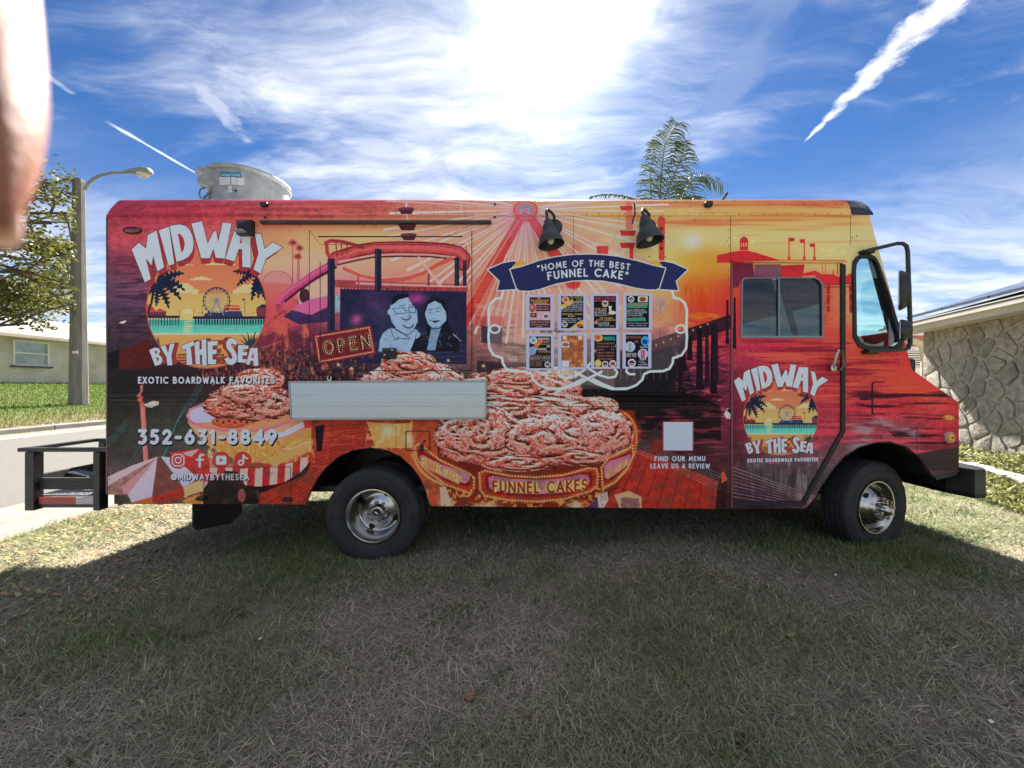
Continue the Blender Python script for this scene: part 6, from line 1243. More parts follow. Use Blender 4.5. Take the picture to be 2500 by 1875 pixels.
# roof with rolled edges, drip rail
def roof():
    z0 = PT(0, 524, 0).z; z1 = CAM_H+(937-490)*(YT+.11)/FPX; mb = MB(); prof = []
    for i in range(9): a = math.pi/2*i/8; prof.append((YT+.11*(1-math.cos(a)), z0+(z1-z0)*math.sin(a)))
    prof += [(YF-(p[0]-YT), p[1]) for p in prof[::-1]]
    xs = [262, 265, 275]+list(range(300, 2060, 55))+[2078]; V = []
    for x in xs:
        k = 1-.55*max(0, (275-x)/13)**2
        V += [((x-1250)*SC, y, z0+(z-z0)*k) for y, z in prof]
    n = len(prof); F = [(i*n+j, i*n+j+1, (i+1)*n+j+1, (i+1)*n+j) for i in range(len(xs)-1) for j in range(n-1) if j != 8]+[tuple(range(n)), tuple((len(xs)-1)*n+j for j in range(n))]
    mb.add(V, F); o = part(mb, 'roof_edge', WRAP, smooth=True, angle=.9, fix=False)
    part(MB().box((((266+2078)/2-1250)*SC, (YT+YF)/2, z1-.004), ((2078-266)*SC, WID-.205, .02)), 'roof', mat('white roof coating', (.72, .72, .70), .6, var=.08, vscale=2))
    vis = MB(); vp = []                             # black rounded visor at the front of the roof
    for i in range(9): a = math.pi/2*i/8; vp.append((a, i))
    rows = []
    for (x, k, dz) in ((2078, 1., 0), (2100, 1.0, 0), (2116, .93, .0), (2126, .75, .02), (2131, .45, .03), (2130, .12, .0), (2122, .0, 0)):
        rows.append([((x-1250)*SC, y-.004*(k > .2) if y < YT+1 else y+.004, z0-.002+(z-z0)*k) for y, z in prof])
    V = [p for r_ in rows for p in r_]; F = [(i*n+j, i*n+j+1, (i+1)*n+j+1, (i+1)*n+j) for i in range(len(rows)-1) for j in range(n-1)]
    vis.add(V, F); part(vis, 'roof_visor', mat('chipped black paint', (.012, .014, .022), .25, col2=(.03, .03, .035), vscale=30, coat=.5), smooth=True)
    part(MB().box(PT(1170, 525.5, YT-.004), ((2078-262)*SC, .012, .010)), 'drip_rail', WRAP)
    wp = MB(); wp.box((0, 0, 0), (.001, .001, .001))
roof()
# rear wall, floor, bulkhead, hood and nose
REARM = mat('rear wall paint', (.28, .05, .06), .4, var=.2, vscale=2)
part(MB().box(((262-1250)*SC+.01, (YT+YF)/2, (PT(0, 524, 0).z+PT(0, 1206, 0).z)/2), (.03, WID-.064, (1206-524)*SC)), 'rear_wall', REARM)
INT = mat('cab interior grey', (.055, .055, .06), .8, var=.2, vscale=6)
part(MB().box((PT(1020, 0, 0).x, (YT+YF)/2, PT(0, 1205, 0).z), ((1760-285)*SC, WID-.3, .05)), 'floor', BLACK)
part(MB().box((PT(1778, 0, 0).x, (YT+YF)/2, (PT(0, 530, 0).z+PT(0, 1205, 0).z)/2), (.03, WID-.07, (1205-530)*SC)), 'bulkhead', INT)
part(MB().box((PT(1880, 0, 0).x, (YT+YF)/2, PT(0, 1200, 0).z), ((1990-1782)*SC, WID-.12, .05)), 'cab_floor', BLACK)
def strips():
    F_ = [(2122, 524), (2131, 558), (2198, 806), (2226, 901), (2300, 954), (2336, 979), (2341, 988), (2341, 1152)]
    names = ['header', 'windshield', 'cowl', 'hood', 'hood', 'hood', 'nose']
    GW = glass('windshield glass', (.86, .97, .96))
    for (a, b), nm in zip(zip(F_, F_[1:]), names):
        ya, yb = (YT+.1, YF-.1) if nm == 'windshield' else (YT+.031, YF-.031)
        A_, B_ = PT(*a, ya), PT(*b, ya); A2, B2 = PT(*a, yb), PT(*b, yb); t = Vector((-.02, 0, -.008))
        part(MB().add([A_, B_, B2, A2, A_+t, B_+t, B2+t, A2+t], [(0, 1, 2, 3), (4, 7, 6, 5), (0, 4, 5, 1), (3, 2, 6, 7), (0, 3, 7, 4), (1, 5, 6, 2)]), nm, GW if nm == 'windshield' else WRAP)
    for y in (YT+.066, YF-.066, (YT+YF)/2):
        part(MB().tube([PT(2131, 558, y), PT(2198, 806, y)], .03, 6), 'windshield_post', BLACK)
    part(MB().box((PT(2150, 0, 0).x+.1, (YT+YF)/2, PT(0, 905, 0).z), (.52, WID-.12, .22), bev=.03), 'dashboard', BLACK)
    part(MB().lathe([(.20+.016*math.cos(a), .016*math.sin(a)) for a in [2*math.pi*i/8 for i in range(8)]], 28, PT(2040, 870, YT+.55), Matrix.Rotation(math.radians(90), 3, 'Z')@Matrix.Rotation(math.radians(55), 3, 'X'), close=True), 'steering_wheel', BLACK, smooth=True)
    for a_, b_ in ((YT+.30, YT+1.02), (YT+1.2, YF-.12)): part(MB().add([PT(2125, 556, a_), PT(2162, 700, a_), PT(2162, 700, b_), PT(2125, 556, b_), PT(2117, 556, a_), PT(2154, 700, a_), PT(2154, 700, b_), PT(2117, 556, b_)], [(0, 1, 2, 3), (4, 7, 6, 5), (0, 4, 5, 1), (3, 2, 6, 7), (0, 3, 7, 4), (1, 5, 6, 2)]), 'added_dark_board', BLACK)  # boards added inside the windshield so the upper door glass looks dark
    part(MB().box((PT(1930, 0, 0).x, (YT+YF)/2, PT(0, 532, 0).z), (.95, WID-.1, .03)), 'added_headliner', INT)  # dark ceiling board, added with them to darken the cab windows
    st = part(MB().box(PT(1880, 990, YT+.55), (.5, .5, .14), bev=.03).box(PT(1825, 880, YT+.55), (.14, .48, .62), bev=.04), 'driver_seat', BLACK)
strips()
# quarter window and cab door
GLASS = glass('tinted side glass', (.23, .255, .255)); GLASS2 = glass('blue-green side glass', (.84, .97, .96))
def windows():
    for y0, y1 in ((YT-.012, YT+.02), (YF+.012, YF-.02)):
        g = part(MB().plate(scale_poly(QWIN, 1.04, 1.02), [scale_poly(QWIN, .86, .94)], y0, y1, PT), 'quarter_window', mat('window rubber', (.012, .012, .013), .5), smooth=False)
        part(MB().plate(scale_poly(QWIN, .87, .945), [], (y0+y1)/2, (y0+y1)/2+.004, PT), 'glass', GLASS2, g)
    door = part(MB().plate(DOOR, [DWIN], YT+.010, YT+.04, lambda x, y, Y: PT(1787+(x-1787)*.998+.2, 640+(y-640)*.998+.4, Y)), 'door', WRAP)
    gk = mat('door seal', (.010, .010, .011), .6)
    part(MB().plate([(2053, 642), (2064, 646), (2063, 1054), (1965, 1232), (1957, 1226), (2054, 1050)], [], YT-.004, YT+.05, PT), 'door_seal', gk)
    part(MB().plate([(1784, 640), (1788.2, 640), (1788.2, 1238), (1784, 1238)], [], YT-.006, YT+.05, PT), 'door_seal', mat('red edge trim', (.25, .05, .05), .4))
    part(MB().plate([(1788.4, 1223), (1958, 1224), (1964, 1234), (1788.4, 1233)], [], YT-.002, YT+.05, PT), 'door_sill', BLACK)
    part(MB().box(PT(1922, 638, YT-.008), (272*SC, .026, .016)), 'door_header', WRAP)
    fr = part(MB().plate(scale_poly(DWIN, 1.012, 1.018), [scale_poly(DWIN, .972, .965)], YT+.002, YT+.03, PT), 'window_frame', mat('dull aluminium', (.22, .22, .23), .4, .8), door)
    part(MB().plate([(1901, 679), (1905, 679), (1905, 822), (1901, 822)], [], YT+.004, YT+.028, PT), 'window_mullion', MATS['dull aluminium'], door)
    for a, b in ((1813, 1902), (1904, 2008)):
        part(MB().plate([(a, 680), (b, 680), (b, 821), (a, 821)], [], YT+.018, YT+.022, PT), 'window_pane', GLASS, door)
    # far side door glass
    part(MB().plate(DWIN, [], YF-.012, YF-.008, PT), 'glass', GLASS2, far)
    # chrome pull handle, slide latch lines
    P = [PT(2030, 903, YT-.01), PT(2029, 870, YT-.05), PT(2033, 855, YT-.055), PT(2040, 858, YT-.055), PT(2050, 890, YT-.05), PT(2050, 903, YT-.01)]
    h = part(MB().tube(P, .012, 8).box(PT(2031, 898, YT-.0), (.05, .05, .05), bev=.008), 'door_handle', CHROME, door, smooth=True)
    sl = mat('slot shadow', (.006, .006, .006), .8)
    part(MB().plate([(2128, 934), (2132, 931), (2160, 931), (2160, 933), (2133, 934), (2131, 937), (2131, 1006), (2134, 1009), (2162, 1009), (2162, 1011), (2130, 1011), (2128, 1008)], [], YT-.003, YT+.001, PT), 'access_slot', sl)
windows()
# mirror on its tubular bracket
def mirror():
    y = YT-.09; K = (YT-.09)/YT; w = lambda x, py, dy=0.: W(x, py, y+dy)
    root = part(MB().tube([PT(2104, 616, YT), w(2122, 610), w(2140, 606), w(2190, 594), w(2204, 594), w(2213, 600), w(2216, 614), w(2219, 700), w(2222, 790), w(2222, 838), w(2217, 850), w(2206, 853), w(2120, 857), PT(2112, 856, YT)], .0145, 10), 'mirror_arm', DARKMETAL, smooth=True)
    part(MB().box(PT(2110, 617, YT-.02), (.10, .05, .025), bev=.006).box(PT(2118, 860, YT-.02), (.10, .05, .03), bev=.006), 'bracket', DARKMETAL, root)
    for (cx, cy, hh, wd) in ((2200, 708, .155, .10), (2203, 806, .085, .09)):
        c = w(cx, cy, -.02); RM = Matrix.Rotation(math.radians(-42), 3, 'Z')
        mb = MB().lathe([(0, .05), (.05, .046), (.085, .03), (.1, .0), (.1, -.012), (0, -.012)], 20, (0, 0, 0), Matrix.Rotation(-math.pi/2, 3, 'Z'))
        mb.v = [tuple(c+RM@Vector((p[0]*1.15, p[1]*.8, p[2]*hh/.1))) for p in mb.v]; h = part(mb, 'mirror_head', DARKMETAL, smooth=True, angle=.8)
        part(MB().box(c+RM@Vector((-.016, 0, 0)), (.004, .13, hh*1.6), RM), 'mirror_glass', CHROME, h)
        part(MB().tube([c+Vector((.03, .03, 0)), w(2219 if cy < 750 else 2221, cy)], .012, 6), 'clamp', DARKMETAL, h)
mirror()
# wheels
def wheel(c, R, kind):
    root = thing('wheel', c, None, None); root.parent = truck; root.matrix_parent_inverse = pinv(truck)
    T = lambda p: Vector(c)+R@Vector(p); n = 96
    prof = [(.222, -.080), (.250, -.103), (.298, -.1145), (.342, -.113), (.366, -.104), (.379, -.092)]
    for k, y in enumerate((-.088, -.064, -.062, -.054, -.052, -.026, -.024, -.016, -.014, .014, .016, .024, .026, .052, .054, .062, .064, .088)): prof.append((.386-(.011 if k in (2, 3, 6, 7, 10, 11, 14, 15) else 0)-.02*(abs(y)/.09)**4*.3, y))
    prof += [(.379, .092), (.366, .104), (.342, .113), (.298, .1145), (.250, .103), (.222, .080)]
    def mod(r, y, i, j):
        if j % 4 == 0 and (4 <= i <= 7 or i >= len(prof)-8 and i <= len(prof)-5): return r-.007, y*.985
        return r, y
    ty = MB().lathe(prof, n, (0, 0, 0), mod=mod); ty.v = [tuple(T(p)) for p in ty.v]; ty = part(ty, 'tyre', RUBBER, root, smooth=True, angle=.45)
    bead = MB()
    for rr, yy in ((.325, -.1150), (.262, -.1075)): bead.lathe([(rr-.003, yy+.004), (rr, yy-.0015), (rr+.003, yy+.004)], 64)
    bead.v = [tuple(T(p)) for p in bead.v]; part(bead, 'sidewall_ring', RUBBER, root, smooth=True)
    if kind == 'front': rp = [(.258, -.075), (.262, -.088), (.258, -.100), (.246, -.100), (.234, -.088), (.226, -.062), (.214, -.056), (.196, -.064), (.17, -.085), (.14, -.104), (.122, -.112), (.118, -.124), (.106, -.130), (.055, -.131), (.052, -.176), (.040, -.186), (0, -.187)]; fr_ = -.128
    else: rp = [(.258, -.075), (.262, -.088), (.258, -.100), (.246, -.101), (.236, -.092), (.228, -.05), (.222, -.02), (.216, .03), (.205, .055), (.19, .062), (.15, .056), (.125, .046), (.105, .040), (.072, .036), (.066, .004), (.056, -.008), (.038, -.012), (.034, -.010), (0, -.010)]; fr_ = .036
    rp = [(r_*.86, y_) for r_, y_ in rp]; m = MB().lathe(rp, 64); m.v = [tuple(T(p)) for p in m.v]; rim = part(m, 'rim', CHROME, root, smooth=True, angle=.9)
    DK = mat('hole shadow', (.006, .006, .006), .9)
    for k in range(4):
        a = math.pi/4+k*math.pi/2+(.35 if kind == 'rear' else 0); rr = .150; y = -.083 if kind == 'front' else .055
        nrm = Vector((math.cos(a)*(.55 if kind == 'front' else -.12), -1, math.sin(a)*(.55 if kind == 'front' else -.12))).normalized(); t = Vector((-math.sin(a), 0, math.cos(a))); b = nrm.cross(t); o = Vector((rr*math.cos(a), y, rr*math.sin(a)))+nrm*.004
        mb = MB(); P = [o+t*.026*math.cos(q)+b*.017*math.sin(q) for q in [2*math.pi*i/18 for i in range(18)]]; P2 = [p-nrm*.006 for p in P]
        mb.add([T(p) for p in P+P2], [tuple(range(18))]+[(i, (i+1) % 18, 18+(i+1) % 18, 18+i) for i in range(18)]); part(mb, 'hand_hole', DK, rim)
    for k in range(8):
        a = k*math.pi/4+.2; o = Vector((.074*math.cos(a), fr_, .074*math.sin(a))); mb = MB(); mb.tube([T(o), T(o+Vector((0, -.022, 0)))], .0155, 6); mb.tube([T(o+Vector((0, -.022, 0))), T(o+Vector((0, -.05 if kind == 'front' else -.034, 0)))], .0085, 8); part(mb, 'lug_nut', CHROME, rim, smooth=True)
    if kind == 'rear':
        MB_ = MB().lathe([(.030, -.0125), (0, -.0125)], 24); MB_.v = [tuple(T(p)) for p in MB_.v]; part(MB_, 'hub_badge', BLACK, rim)
        q = MB().box((0, 0, 0), (.030, .003, .012), Matrix.Rotation(.6, 3, 'Y')); q.v = [tuple(T(Vector(p)+Vector((0, -.014, 0)))) for p in q.v]; part(q, 'hub_logo', WHITEP, rim)
        pass
    return root
rc = PT(908, 1262, YT+.115); wheel(rc, Matrix.Identity(3), 'rear')
in_ = MB().lathe([(.258, -.08), (.318, -.113), (.366, -.104), (.386, -.088), (.386, .088), (.366, .104), (.318, .113), (.258, .08)], 64, rc+Vector((0, .30, 0))); part(in_, 'inner_tyre', RUBBER, smooth=True)
fc = W(2108, 1230, YT+.215); wheel(fc, Matrix.Rotation(math.radians(17), 3, 'Z'), 'front')
for x0, yy, ang in ((rc, YF-.115, 0), (fc, YF-.25, 24)):
    m = MB().lathe([(.0, -.02), (.25, -.03), (.258, -.08), (.318, -.113), (.366, -.104), (.386, -.088), (.386, .088), (.366, .104), (.318, .113), (.258, .08)], 48, Vector((x0.x, yy, x0.z)), Matrix.Rotation(math.radians(ang), 3, 'Z')); part(m, 'far_tyre', RUBBER, smooth=True)
# chassis, arches, bumper, mud flap
def under():
    for y in (YT+.72, YF-.72): part(MB().box((PT(1290, 0, 0).x, y, .50), (6.6, .09, .2)), 'chassis_rail', DARKMETAL)
    part(MB().tube([(rc.x, YT+.25, rc.z), (rc.x, YF-.25, rc.z)], .07, 10), 'axle', DARKMETAL); part(MB().tube([(fc.x, YT+.4, fc.z), (fc.x, YF-.4, fc.z)], .05, 8), 'axle', DARKMETAL)
    part(MB().lathe([(0, -.2), (.12, -.17), (.19, -.06), (.19, .06), (.12, .17), (0, .2)], 16, (rc.x, (YT+YF)/2, rc.z)), 'differential', DARKMETAL, smooth=True)
    part(MB().box((.6, YT+.9, .42), (1.1, .5, .3), bev=.04), 'fuel_tank', DARKMETAL); part(MB().box((2.75, (YT+YF)/2, .62), (.8, .9, .5), bev=.03), 'engine', BLACK)
    for A_, x0, y0 in ((REAR_ARCH[1:-1], 0, 0), (FRONT_ARCH[1:], 0, 0)):
        n = len(A_); V = [PT(*p, YT+.031) for p in A_]+[PT(*p, YT+.64) for p in A_]; mb = MB().add(V, [(i, i+1, n+i+1, n+i) for i in range(n-1)]+[tuple(range(n, 2*n))]); part(mb, 'wheel_arch', BLACK, fix=False)
        edge = MB().tube([PT(*p, YT+.004) for p in A_], .007, 5); part(edge, 'arch_lip', BLACK, smooth=True)
    bz = PT(0, 1175, 0).z; mb = MB(); z0, z1 = W(2400, 1211, YT).z, W(2400, 1148, YT).z; xb = PT(2352, 0, 0).x
    P = [(xb+.02, YT-.06), (xb+.12, YT-.05), (xb+.20, YT+.06), (xb+.23, YT+.3), (xb+.23, YF-.3), (xb+.20, YF-.06), (xb+.12, YF+.05), (xb+.02, YF+.06), (xb-.03, YF-.1), (xb-.03, YT+.1)]
    n = len(P); V = []
    for z, k in ((z0+.03, .0), (z0, .012), (z1, .012), (z1+.02, .0)): V += [(p[0], p[1], z) for p in P]
    mb.add(V, [(r_*n+i, r_*n+(i+1) % n, (r_+1)*n+(i+1) % n, (r_+1)*n+i) for r_ in range(3) for i in range(n)]+[tuple(range(n)), tuple(3*n+i for i in range(n))]); part(mb, 'front_bumper', DARKMETAL)
    part(MB().box((xb-.25, YT+.55, (z0+z1)/2), (.55, .08, .14)), 'bumper_bracket', DARKMETAL)
    part(MB().box(PT(2238, 1192, YT+.35), (.22, .12, .05), Matrix.Rotation(.25, 3, 'Y'), bev=.01), 'tow_hook', DARKMETAL)
    x = -2.65; V = [(x, 3.2, .66), (x, 3.78, .66), (x, 3.78, .14), (x, 3.62, .085), (x, 3.24, .17), (x, 3.2, .21)]; mb = MB().add(V+[(p[0]-.012, p[1], p[2]) for p in V], [tuple(range(6)), tuple(range(11, 5, -1))]+[(i, (i+1) % 6, 6+(i+1) % 6, 6+i) for i in range(6)]); part(mb, 'mud_flap', RUBBER)
    part(MB().plate([(2283, 1160), (2341, 1154), (2341, 1160), (2290, 1172)], [], YT+.01, YT+.05, PT), 'skirt_lip', BLACK)
    part(MB().plate([(268, 1208), (316, 1212), (300, 1229), (262, 1243)], [], YT+.08, YT+.12, PT), 'rear_corner_brace', DARKMETAL)
under()
# side fittings
def fittings():
    SEAM = mat('panel seam', (.020, .012, .014), .7)
    # serving hatch, its own raised panel
    hatch = part(MB().plate([(757, 566), (760, 564), (1148, 564), (1151, 566), (1151, 901), (1148, 903), (760, 903), (757, 901)], [], YT-.007, YT-.0005, PT), 'serving_hatch', WRAP)
    for (a, b, c, d) in ((777, 576.6, 1130, 579.4), (782, 640, 783.6, 883), (1120.5, 726, 1122.6, 883), (1138, 600, 1139, 883), (784, 596.5, 1137, 597.3), (784, 883, 1137, 883.9), (1151.3, 563, 1152.2, 904), (756, 563, 756.8, 904), (757, 903.4, 1151, 904.6)):
        part(MB().plate([(a, b), (c, b), (c, d), (a, d)], [], YT-.0085, YT-.001, PT), 'hatch_seam', SEAM, hatch)
    for q in ((757, 564, 782, 597), (1151, 903, 1139, 883), (757, 903, 783, 883)): part(MB().tube([PT(q[0], q[1], YT-.0075), PT(q[2], q[3], YT-.0075)], .0012, 4), 'hatch_crease', SEAM, hatch)
    l = part(MB().box(PT(953, 863, YT-.024), (.110, .036, .085), bev=.008), 'latch', BLACK, hatch)
    part(MB().box(PT(953, 864, YT-.044), (.075, .006, .040)), 'latch_recess', SEAM, hatch)
    for x, y in ((962, 855), (944, 867)): part(MB().lathe([(.006, 0), (.005, -.004), (0, -.005)], 10, PT(x, y, YT-.047)), 'latch_rivet', WHITEP, hatch)
    # fold-down counter
    PS = lambda x, y, Yv: Vector(((x-1250)*(YT-.062)/FPX, Yv, CAM_H-(y-937)*(YT-.062)/FPX))      # the shelf stands proud of the side
    sh = part(MB().plate([(705, 932), (1187, 930), (1187, 1021), (711, 1023)], [], YT-.062, YT-.020, PS), 'serving_shelf', STEEL)
    for q in ([(705, 930), (1187, 928), (1187, 933), (705, 935)], [(1184, 933), (1188, 933), (1188, 1022), (1184, 1022)], [(704, 934), (708, 934), (713, 1023), (710, 1023)], [(711, 1020), (1187, 1018), (1187, 1023), (711, 1025)]): part(MB().plate(q, [], YT-.066, YT-.018, PS), 'shelf_lip', mat('dull shelf edge', (.30, .31, .32), .4, .9), sh)
    for yy in (963, 992): part(MB().plate([(709, yy), (1184, yy-1), (1184, yy-.2), (709, yy+.8)], [], YT-.0628, YT-.0615, PS), 'shelf_seam', mat('shelf groove', (.36, .37, .38), .5, .8), sh)
    for x in (809, 1079): part(MB().box(PT(x, 928, YT-.02), (.034, .03, .012)).box(PT(x-4, 923, YT-.02), (.008, .03, .03)).box(PT(x+4, 923, YT-.02), (.008, .03, .03)), 'shelf_hinge', CHROME, sh)
    # awning rail, rub rails
    rl = part(MB().box(PT(920, 545, YT-.02), (560*SC, .04, .024), bev=.006), 'awning_rail', mat('dark rail', (.05, .045, .045), .45, .3, var=.3))
    for x, y in ((1208, 530), (1208, 497), (648, 531)): part(MB().lathe([(.009, 0), (.009, -.008), (0, -.011)], 10, PT(x, y, YT+(.01 if y < 500 else 0))), 'bolt', BLACK)
    part(MB().box(PT(645, 499, YT+.0), (.055, .03, .034), bev=.006), 'roof_clip', BLACK); part(MB().box(PT(1729, 499, YT), (.055, .06, .045), bev=.01), 'roof_camera', BLACK)
    for x0, x1 in ((270, 700), (1190, 1762)):
        for y, r_ in ((963, .020), (976, .014)):
            n = 6; V = []
            for x in (x0, x0+4, x1-4, x1): 
                k = .3 if x in (x0, x1) else 1
                V += [PT(x, y, YT+.001)+Vector((0, -r_*.9*k*math.sin(a), r_*math.cos(a))) for a in [math.pi*i/n for i in range(n+1)]]
            m_ = n+1; part(MB().add(V, [(i*m_+j, i*m_+j+1, (i+1)*m_+j+1, (i+1)*m_+j) for i in range(3) for j in range(n)]+[tuple(range(m_)), tuple(3*m_+j for j in range(m_))]), 'rub_rail', WRAP, smooth=True)
    # panel seams on the box and cab
    for (a, b, c, d) in ((1783.2, 489.5, 1784.3, 1240), (1400, 492, 1400.8, 930), (497, 1139, 710, 1140.4), (709, 1140, 710.2, 1231), (497, 1140, 498, 1231), (262.5, 990.5, 745, 991.5), (1050, 991.3, 1783, 992.3), (2075.5, 524, 2076.3, 600), (1810, 833, 2008, 833.7), (2237.5, 1045, 2238.4, 1105)):
        part(MB().plate([(a, max(b, 525)), (c, max(b, 525)), (c, d), (a, d)], [], YT-.0012, YT+.001, PT), 'panel_seam', SEAM)
    for x, y in ((493, 1216), (704, 1218)): part(MB().box(PT(x, y, YT-.008), (.06, .02, .035), bev=.006).tube([PT(x-10, y, YT-.02), PT(x+10, y, YT-.02)], .010, 8), 'locker_hinge', DARKMETAL)
    # fuel door: rounded outline, keyhole
    o = [(993, 1051), (1047, 1051), (1050, 1054), (1050, 1097), (1047, 1100), (993, 1100), (990, 1097), (990, 1054)]
    fd = part(MB().plate(o, [scale_poly(o, .93, .92)], YT-.003, YT+.001, PT), 'fuel_door', SEAM); part(MB().plate([(1025, 1100), (1025, 1087), (1028, 1083), (1032, 1083), (1035, 1087), (1035, 1100)], [], YT-.003, YT+.001, PT), 'finger_pull', SEAM, fd); part(MB().lathe([(.011, 0), (.009, -.004), (0, -.005)], 12, PT(1036, 1076, YT)), 'lock', BLACK, fd)
    # marker lamps
    def lens(px, py, rx, rz_, dep, name, m_, rimm=None):
        mb = MB().lathe([(1, 0), (.97, -.5), (.8, -.85), (.4, -1), (0, -1)], 24); c = PT(px, py, YT); mb.v = [(c.x+p[0]*rx, c.y+p[1]*dep, c.z+p[2]*rz_) for p in mb.v]; o = part(mb, name, m_, smooth=True)
        if rimm:
            mb = MB().lathe([(1.14, .0), (1.14, -.6), (1., -.7), (.98, 0)], 24); mb.v = [(c.x+p[0]*rx, c.y+p[1]*dep, c.z+p[2]*rz_) for p in mb.v]; part(mb, 'bezel', rimm, o)
        return o
    AMB = mat('amber lens', (.80, .32, .02), .2, coat=.5, var=.1, vscale=40); REDL = mat('dark red lens', (.16, .012, .015), .2, coat=.6)
    lens(2313, 1019, .045, .024, .022, 'marker_lamp', AMB); lens(2315, 1067, .034, .040, .03, 'turn_lamp', AMB, mat('pale bezel', (.55, .42, .40), .4)); part(MB().lathe([(.007, 0), (.006, -.004), (0, -.005)], 10, PT(2315, 1067, YT-.03)), 'lamp_screw', BLACK)
    lens(325, 563, .064, .026, .02, 'marker_lamp', REDL, mat('lamp rubber', (.02, .012, .014), .6))
    # wedge wall light over the rear corner
    a, b, c, d = (588, 542), (623, 541), (623, 577), (586, 577); P = [PT(*q, YT) for q in (a, b, c, d)]; Q = [PT(601, 553, YT-.11), PT(622, 543, YT-.05), PT(622, 571, YT-.10), PT(590, 573, YT-.10)]
    wl = part(MB().add(P+[PT(588, 543, YT-.05), PT(623, 542, YT-.05), PT(622, 575, YT-.05), PT(587, 576, YT-.05), PT(608, 560, YT-.12)], [(0, 1, 5, 4), (1, 2, 6, 5), (2, 3, 7, 6), (3, 0, 4, 7), (4, 5, 8), (5, 6, 8), (6, 7, 8), (7, 4, 8)]), 'wall_light', BLACK)
    part(MB().plate([(590, 573), (610, 568), (618, 574), (594, 576)], [], YT-.10, YT-.06, PT), 'wall_light_lens', mat('frosted lens', (.22, .22, .20), .4), wl)
    # barn lamps on short goosenecks
    for (plate_, arm, neck, mouth) in (((1354, 554), (1334, 517), (1338, 545), (1346, 597)), ((1582, 553), (1568, 516), (1574, 536), (1587, 590))):
        y = YT-.13; n0 = W(*neck, y); m0 = W(*mouth, y-.02); ax = (m0-n0).normalized(); L_ = (m0-n0).length
        R = Vector((0, 1, 0)).rotation_difference(ax).to_matrix(); k = L_/.165
        pf = [(.018, -.03), (.026, -.022), (.030, 0), (.040, .012), (.046, .040), (.050, .062), (.066, .085), (.080, .110), (.088, .135), (.092, .160), (.096, .166), (.090, .166), (.084, .135), (.066, .092), (.03, .07), (0, .068)]
        lp = part(MB().lathe([(r_*k, q*k) for r_, q in pf], 32, n0, R), 'lamp_shade', mat('matt black lamp', (.022, .024, .028), .5, var=.2), smooth=True, angle=.9)
        part(MB().tube([n0-ax*.01, W(*arm, y), W(arm[0]+2, arm[1]-5, y+.02), W(arm[0]+6, arm[1]-4, y+.05), PT(plate_[0]-4, plate_[1]-22, YT-.06), PT(plate_[0], plate_[1]-6, YT-.02), PT(*plate_, YT)], .0115, 10), 'lamp_arm', MATS['matt black lamp'], lp, smooth=True)
        part(MB().lathe([(.062, 0), (.062, -.010), (.052, -.022), (0, -.026)], 28, PT(*plate_, YT)), 'lamp_plate', MATS['matt black lamp'], lp, smooth=True, angle=.6)
        mb = MB().lathe([(0, .0), (.018, .004), (.028, .02), (.028, .04), (.014, .06), (0, .062)], 14, n0+ax*L_*.62, R); part(mb, 'bulb', mat('bulb glass', (.75, .74, .70), .15, coat=.5), lp, smooth=True)
    # rows of rivets: too small to pick apart
    mb = MB(); r_ = random.Random(2)
    def riv(x, y, k=1.): mb.lathe([(.0048*k, .001), (.004*k, -.002), (0, -.003)], 6, PT(x, y, YT))
    for i in range(58): riv(285+i*31, 521.5)
    for i in range(20): riv(272+i*22, 953); riv(272+i*22, 985)
    for i in range(26): riv(1200+i*22, 954); riv(1200+i*22, 985)
    for i in range(34): riv(268, 545+i*19.5); riv(1779, 540+i*20)
    for i in range(30): riv(1062+i*24, 1232)
    for i in range(16): riv(1395, 545+i*24, .8); riv(1775, 545+i*42, .8)
    for i in range(9): riv(2062+i*-8+6, 1060+i*17); riv(2080+i*11, 1043-i*4, 1.)
    for q in ((2145, 1028), (2114, 1037), (411, 1002), (298, 1000), (258+40, 1094), (308, 1114), (331, 1114), (265, 1192), (268, 1197), (262+30, 1170), (1610, 625), (1586, 626), (1624, 627), (2080, 580), (2092, 575), (1800, 650), (2110, 890), (2168, 861), (2150, 866), (2180, 870), (2190, 866)): riv(*q, 1.3)
    for i in range(13): riv(790+i*27, 566.5, .8); riv(790+i*27, 899, .8)
    part(mb, 'rivets', mat('rivet heads', (.10, .06, .06), .4, .4), fix=False, kind='stuff')
    part(MB().plate([(259.5, 530), (263, 522), (263, 1206), (259.5, 1206)], [], YT-.003, YT+.03, PT), 'corner_trim', mat('dull corner trim', (.16, .10, .10), .35, .6))
    part(MB().tube([PT(1775, 490, YT+.2)+Vector((0, 0, .0)), W(1775, 471, YT+.2)], .012, 8), 'antenna_stub', BLACK)
    # low white roof hatch
    zt = CAM_H+(937-490)*(YT+.11)/FPX
    part(MB().add([(-.98, 3.5, zt), (-.42, 3.5, zt), (-.42, 4.1, zt), (-.98, 4.1, zt), (-.98, 3.5, zt+.06), (-.72, 3.5, zt+.085), (-.42, 3.5, zt+.06), (-.42, 4.1, zt+.06), (-.72, 4.1, zt+.085), (-.98, 4.1, zt+.06)], [(0, 1, 6, 5, 4), (2, 3, 9, 8, 7), (1, 2, 7, 6), (3, 0, 4, 9), (4, 5, 8, 9), (5, 6, 7, 8)]), 'roof_vent', WHITEP)
fittings()
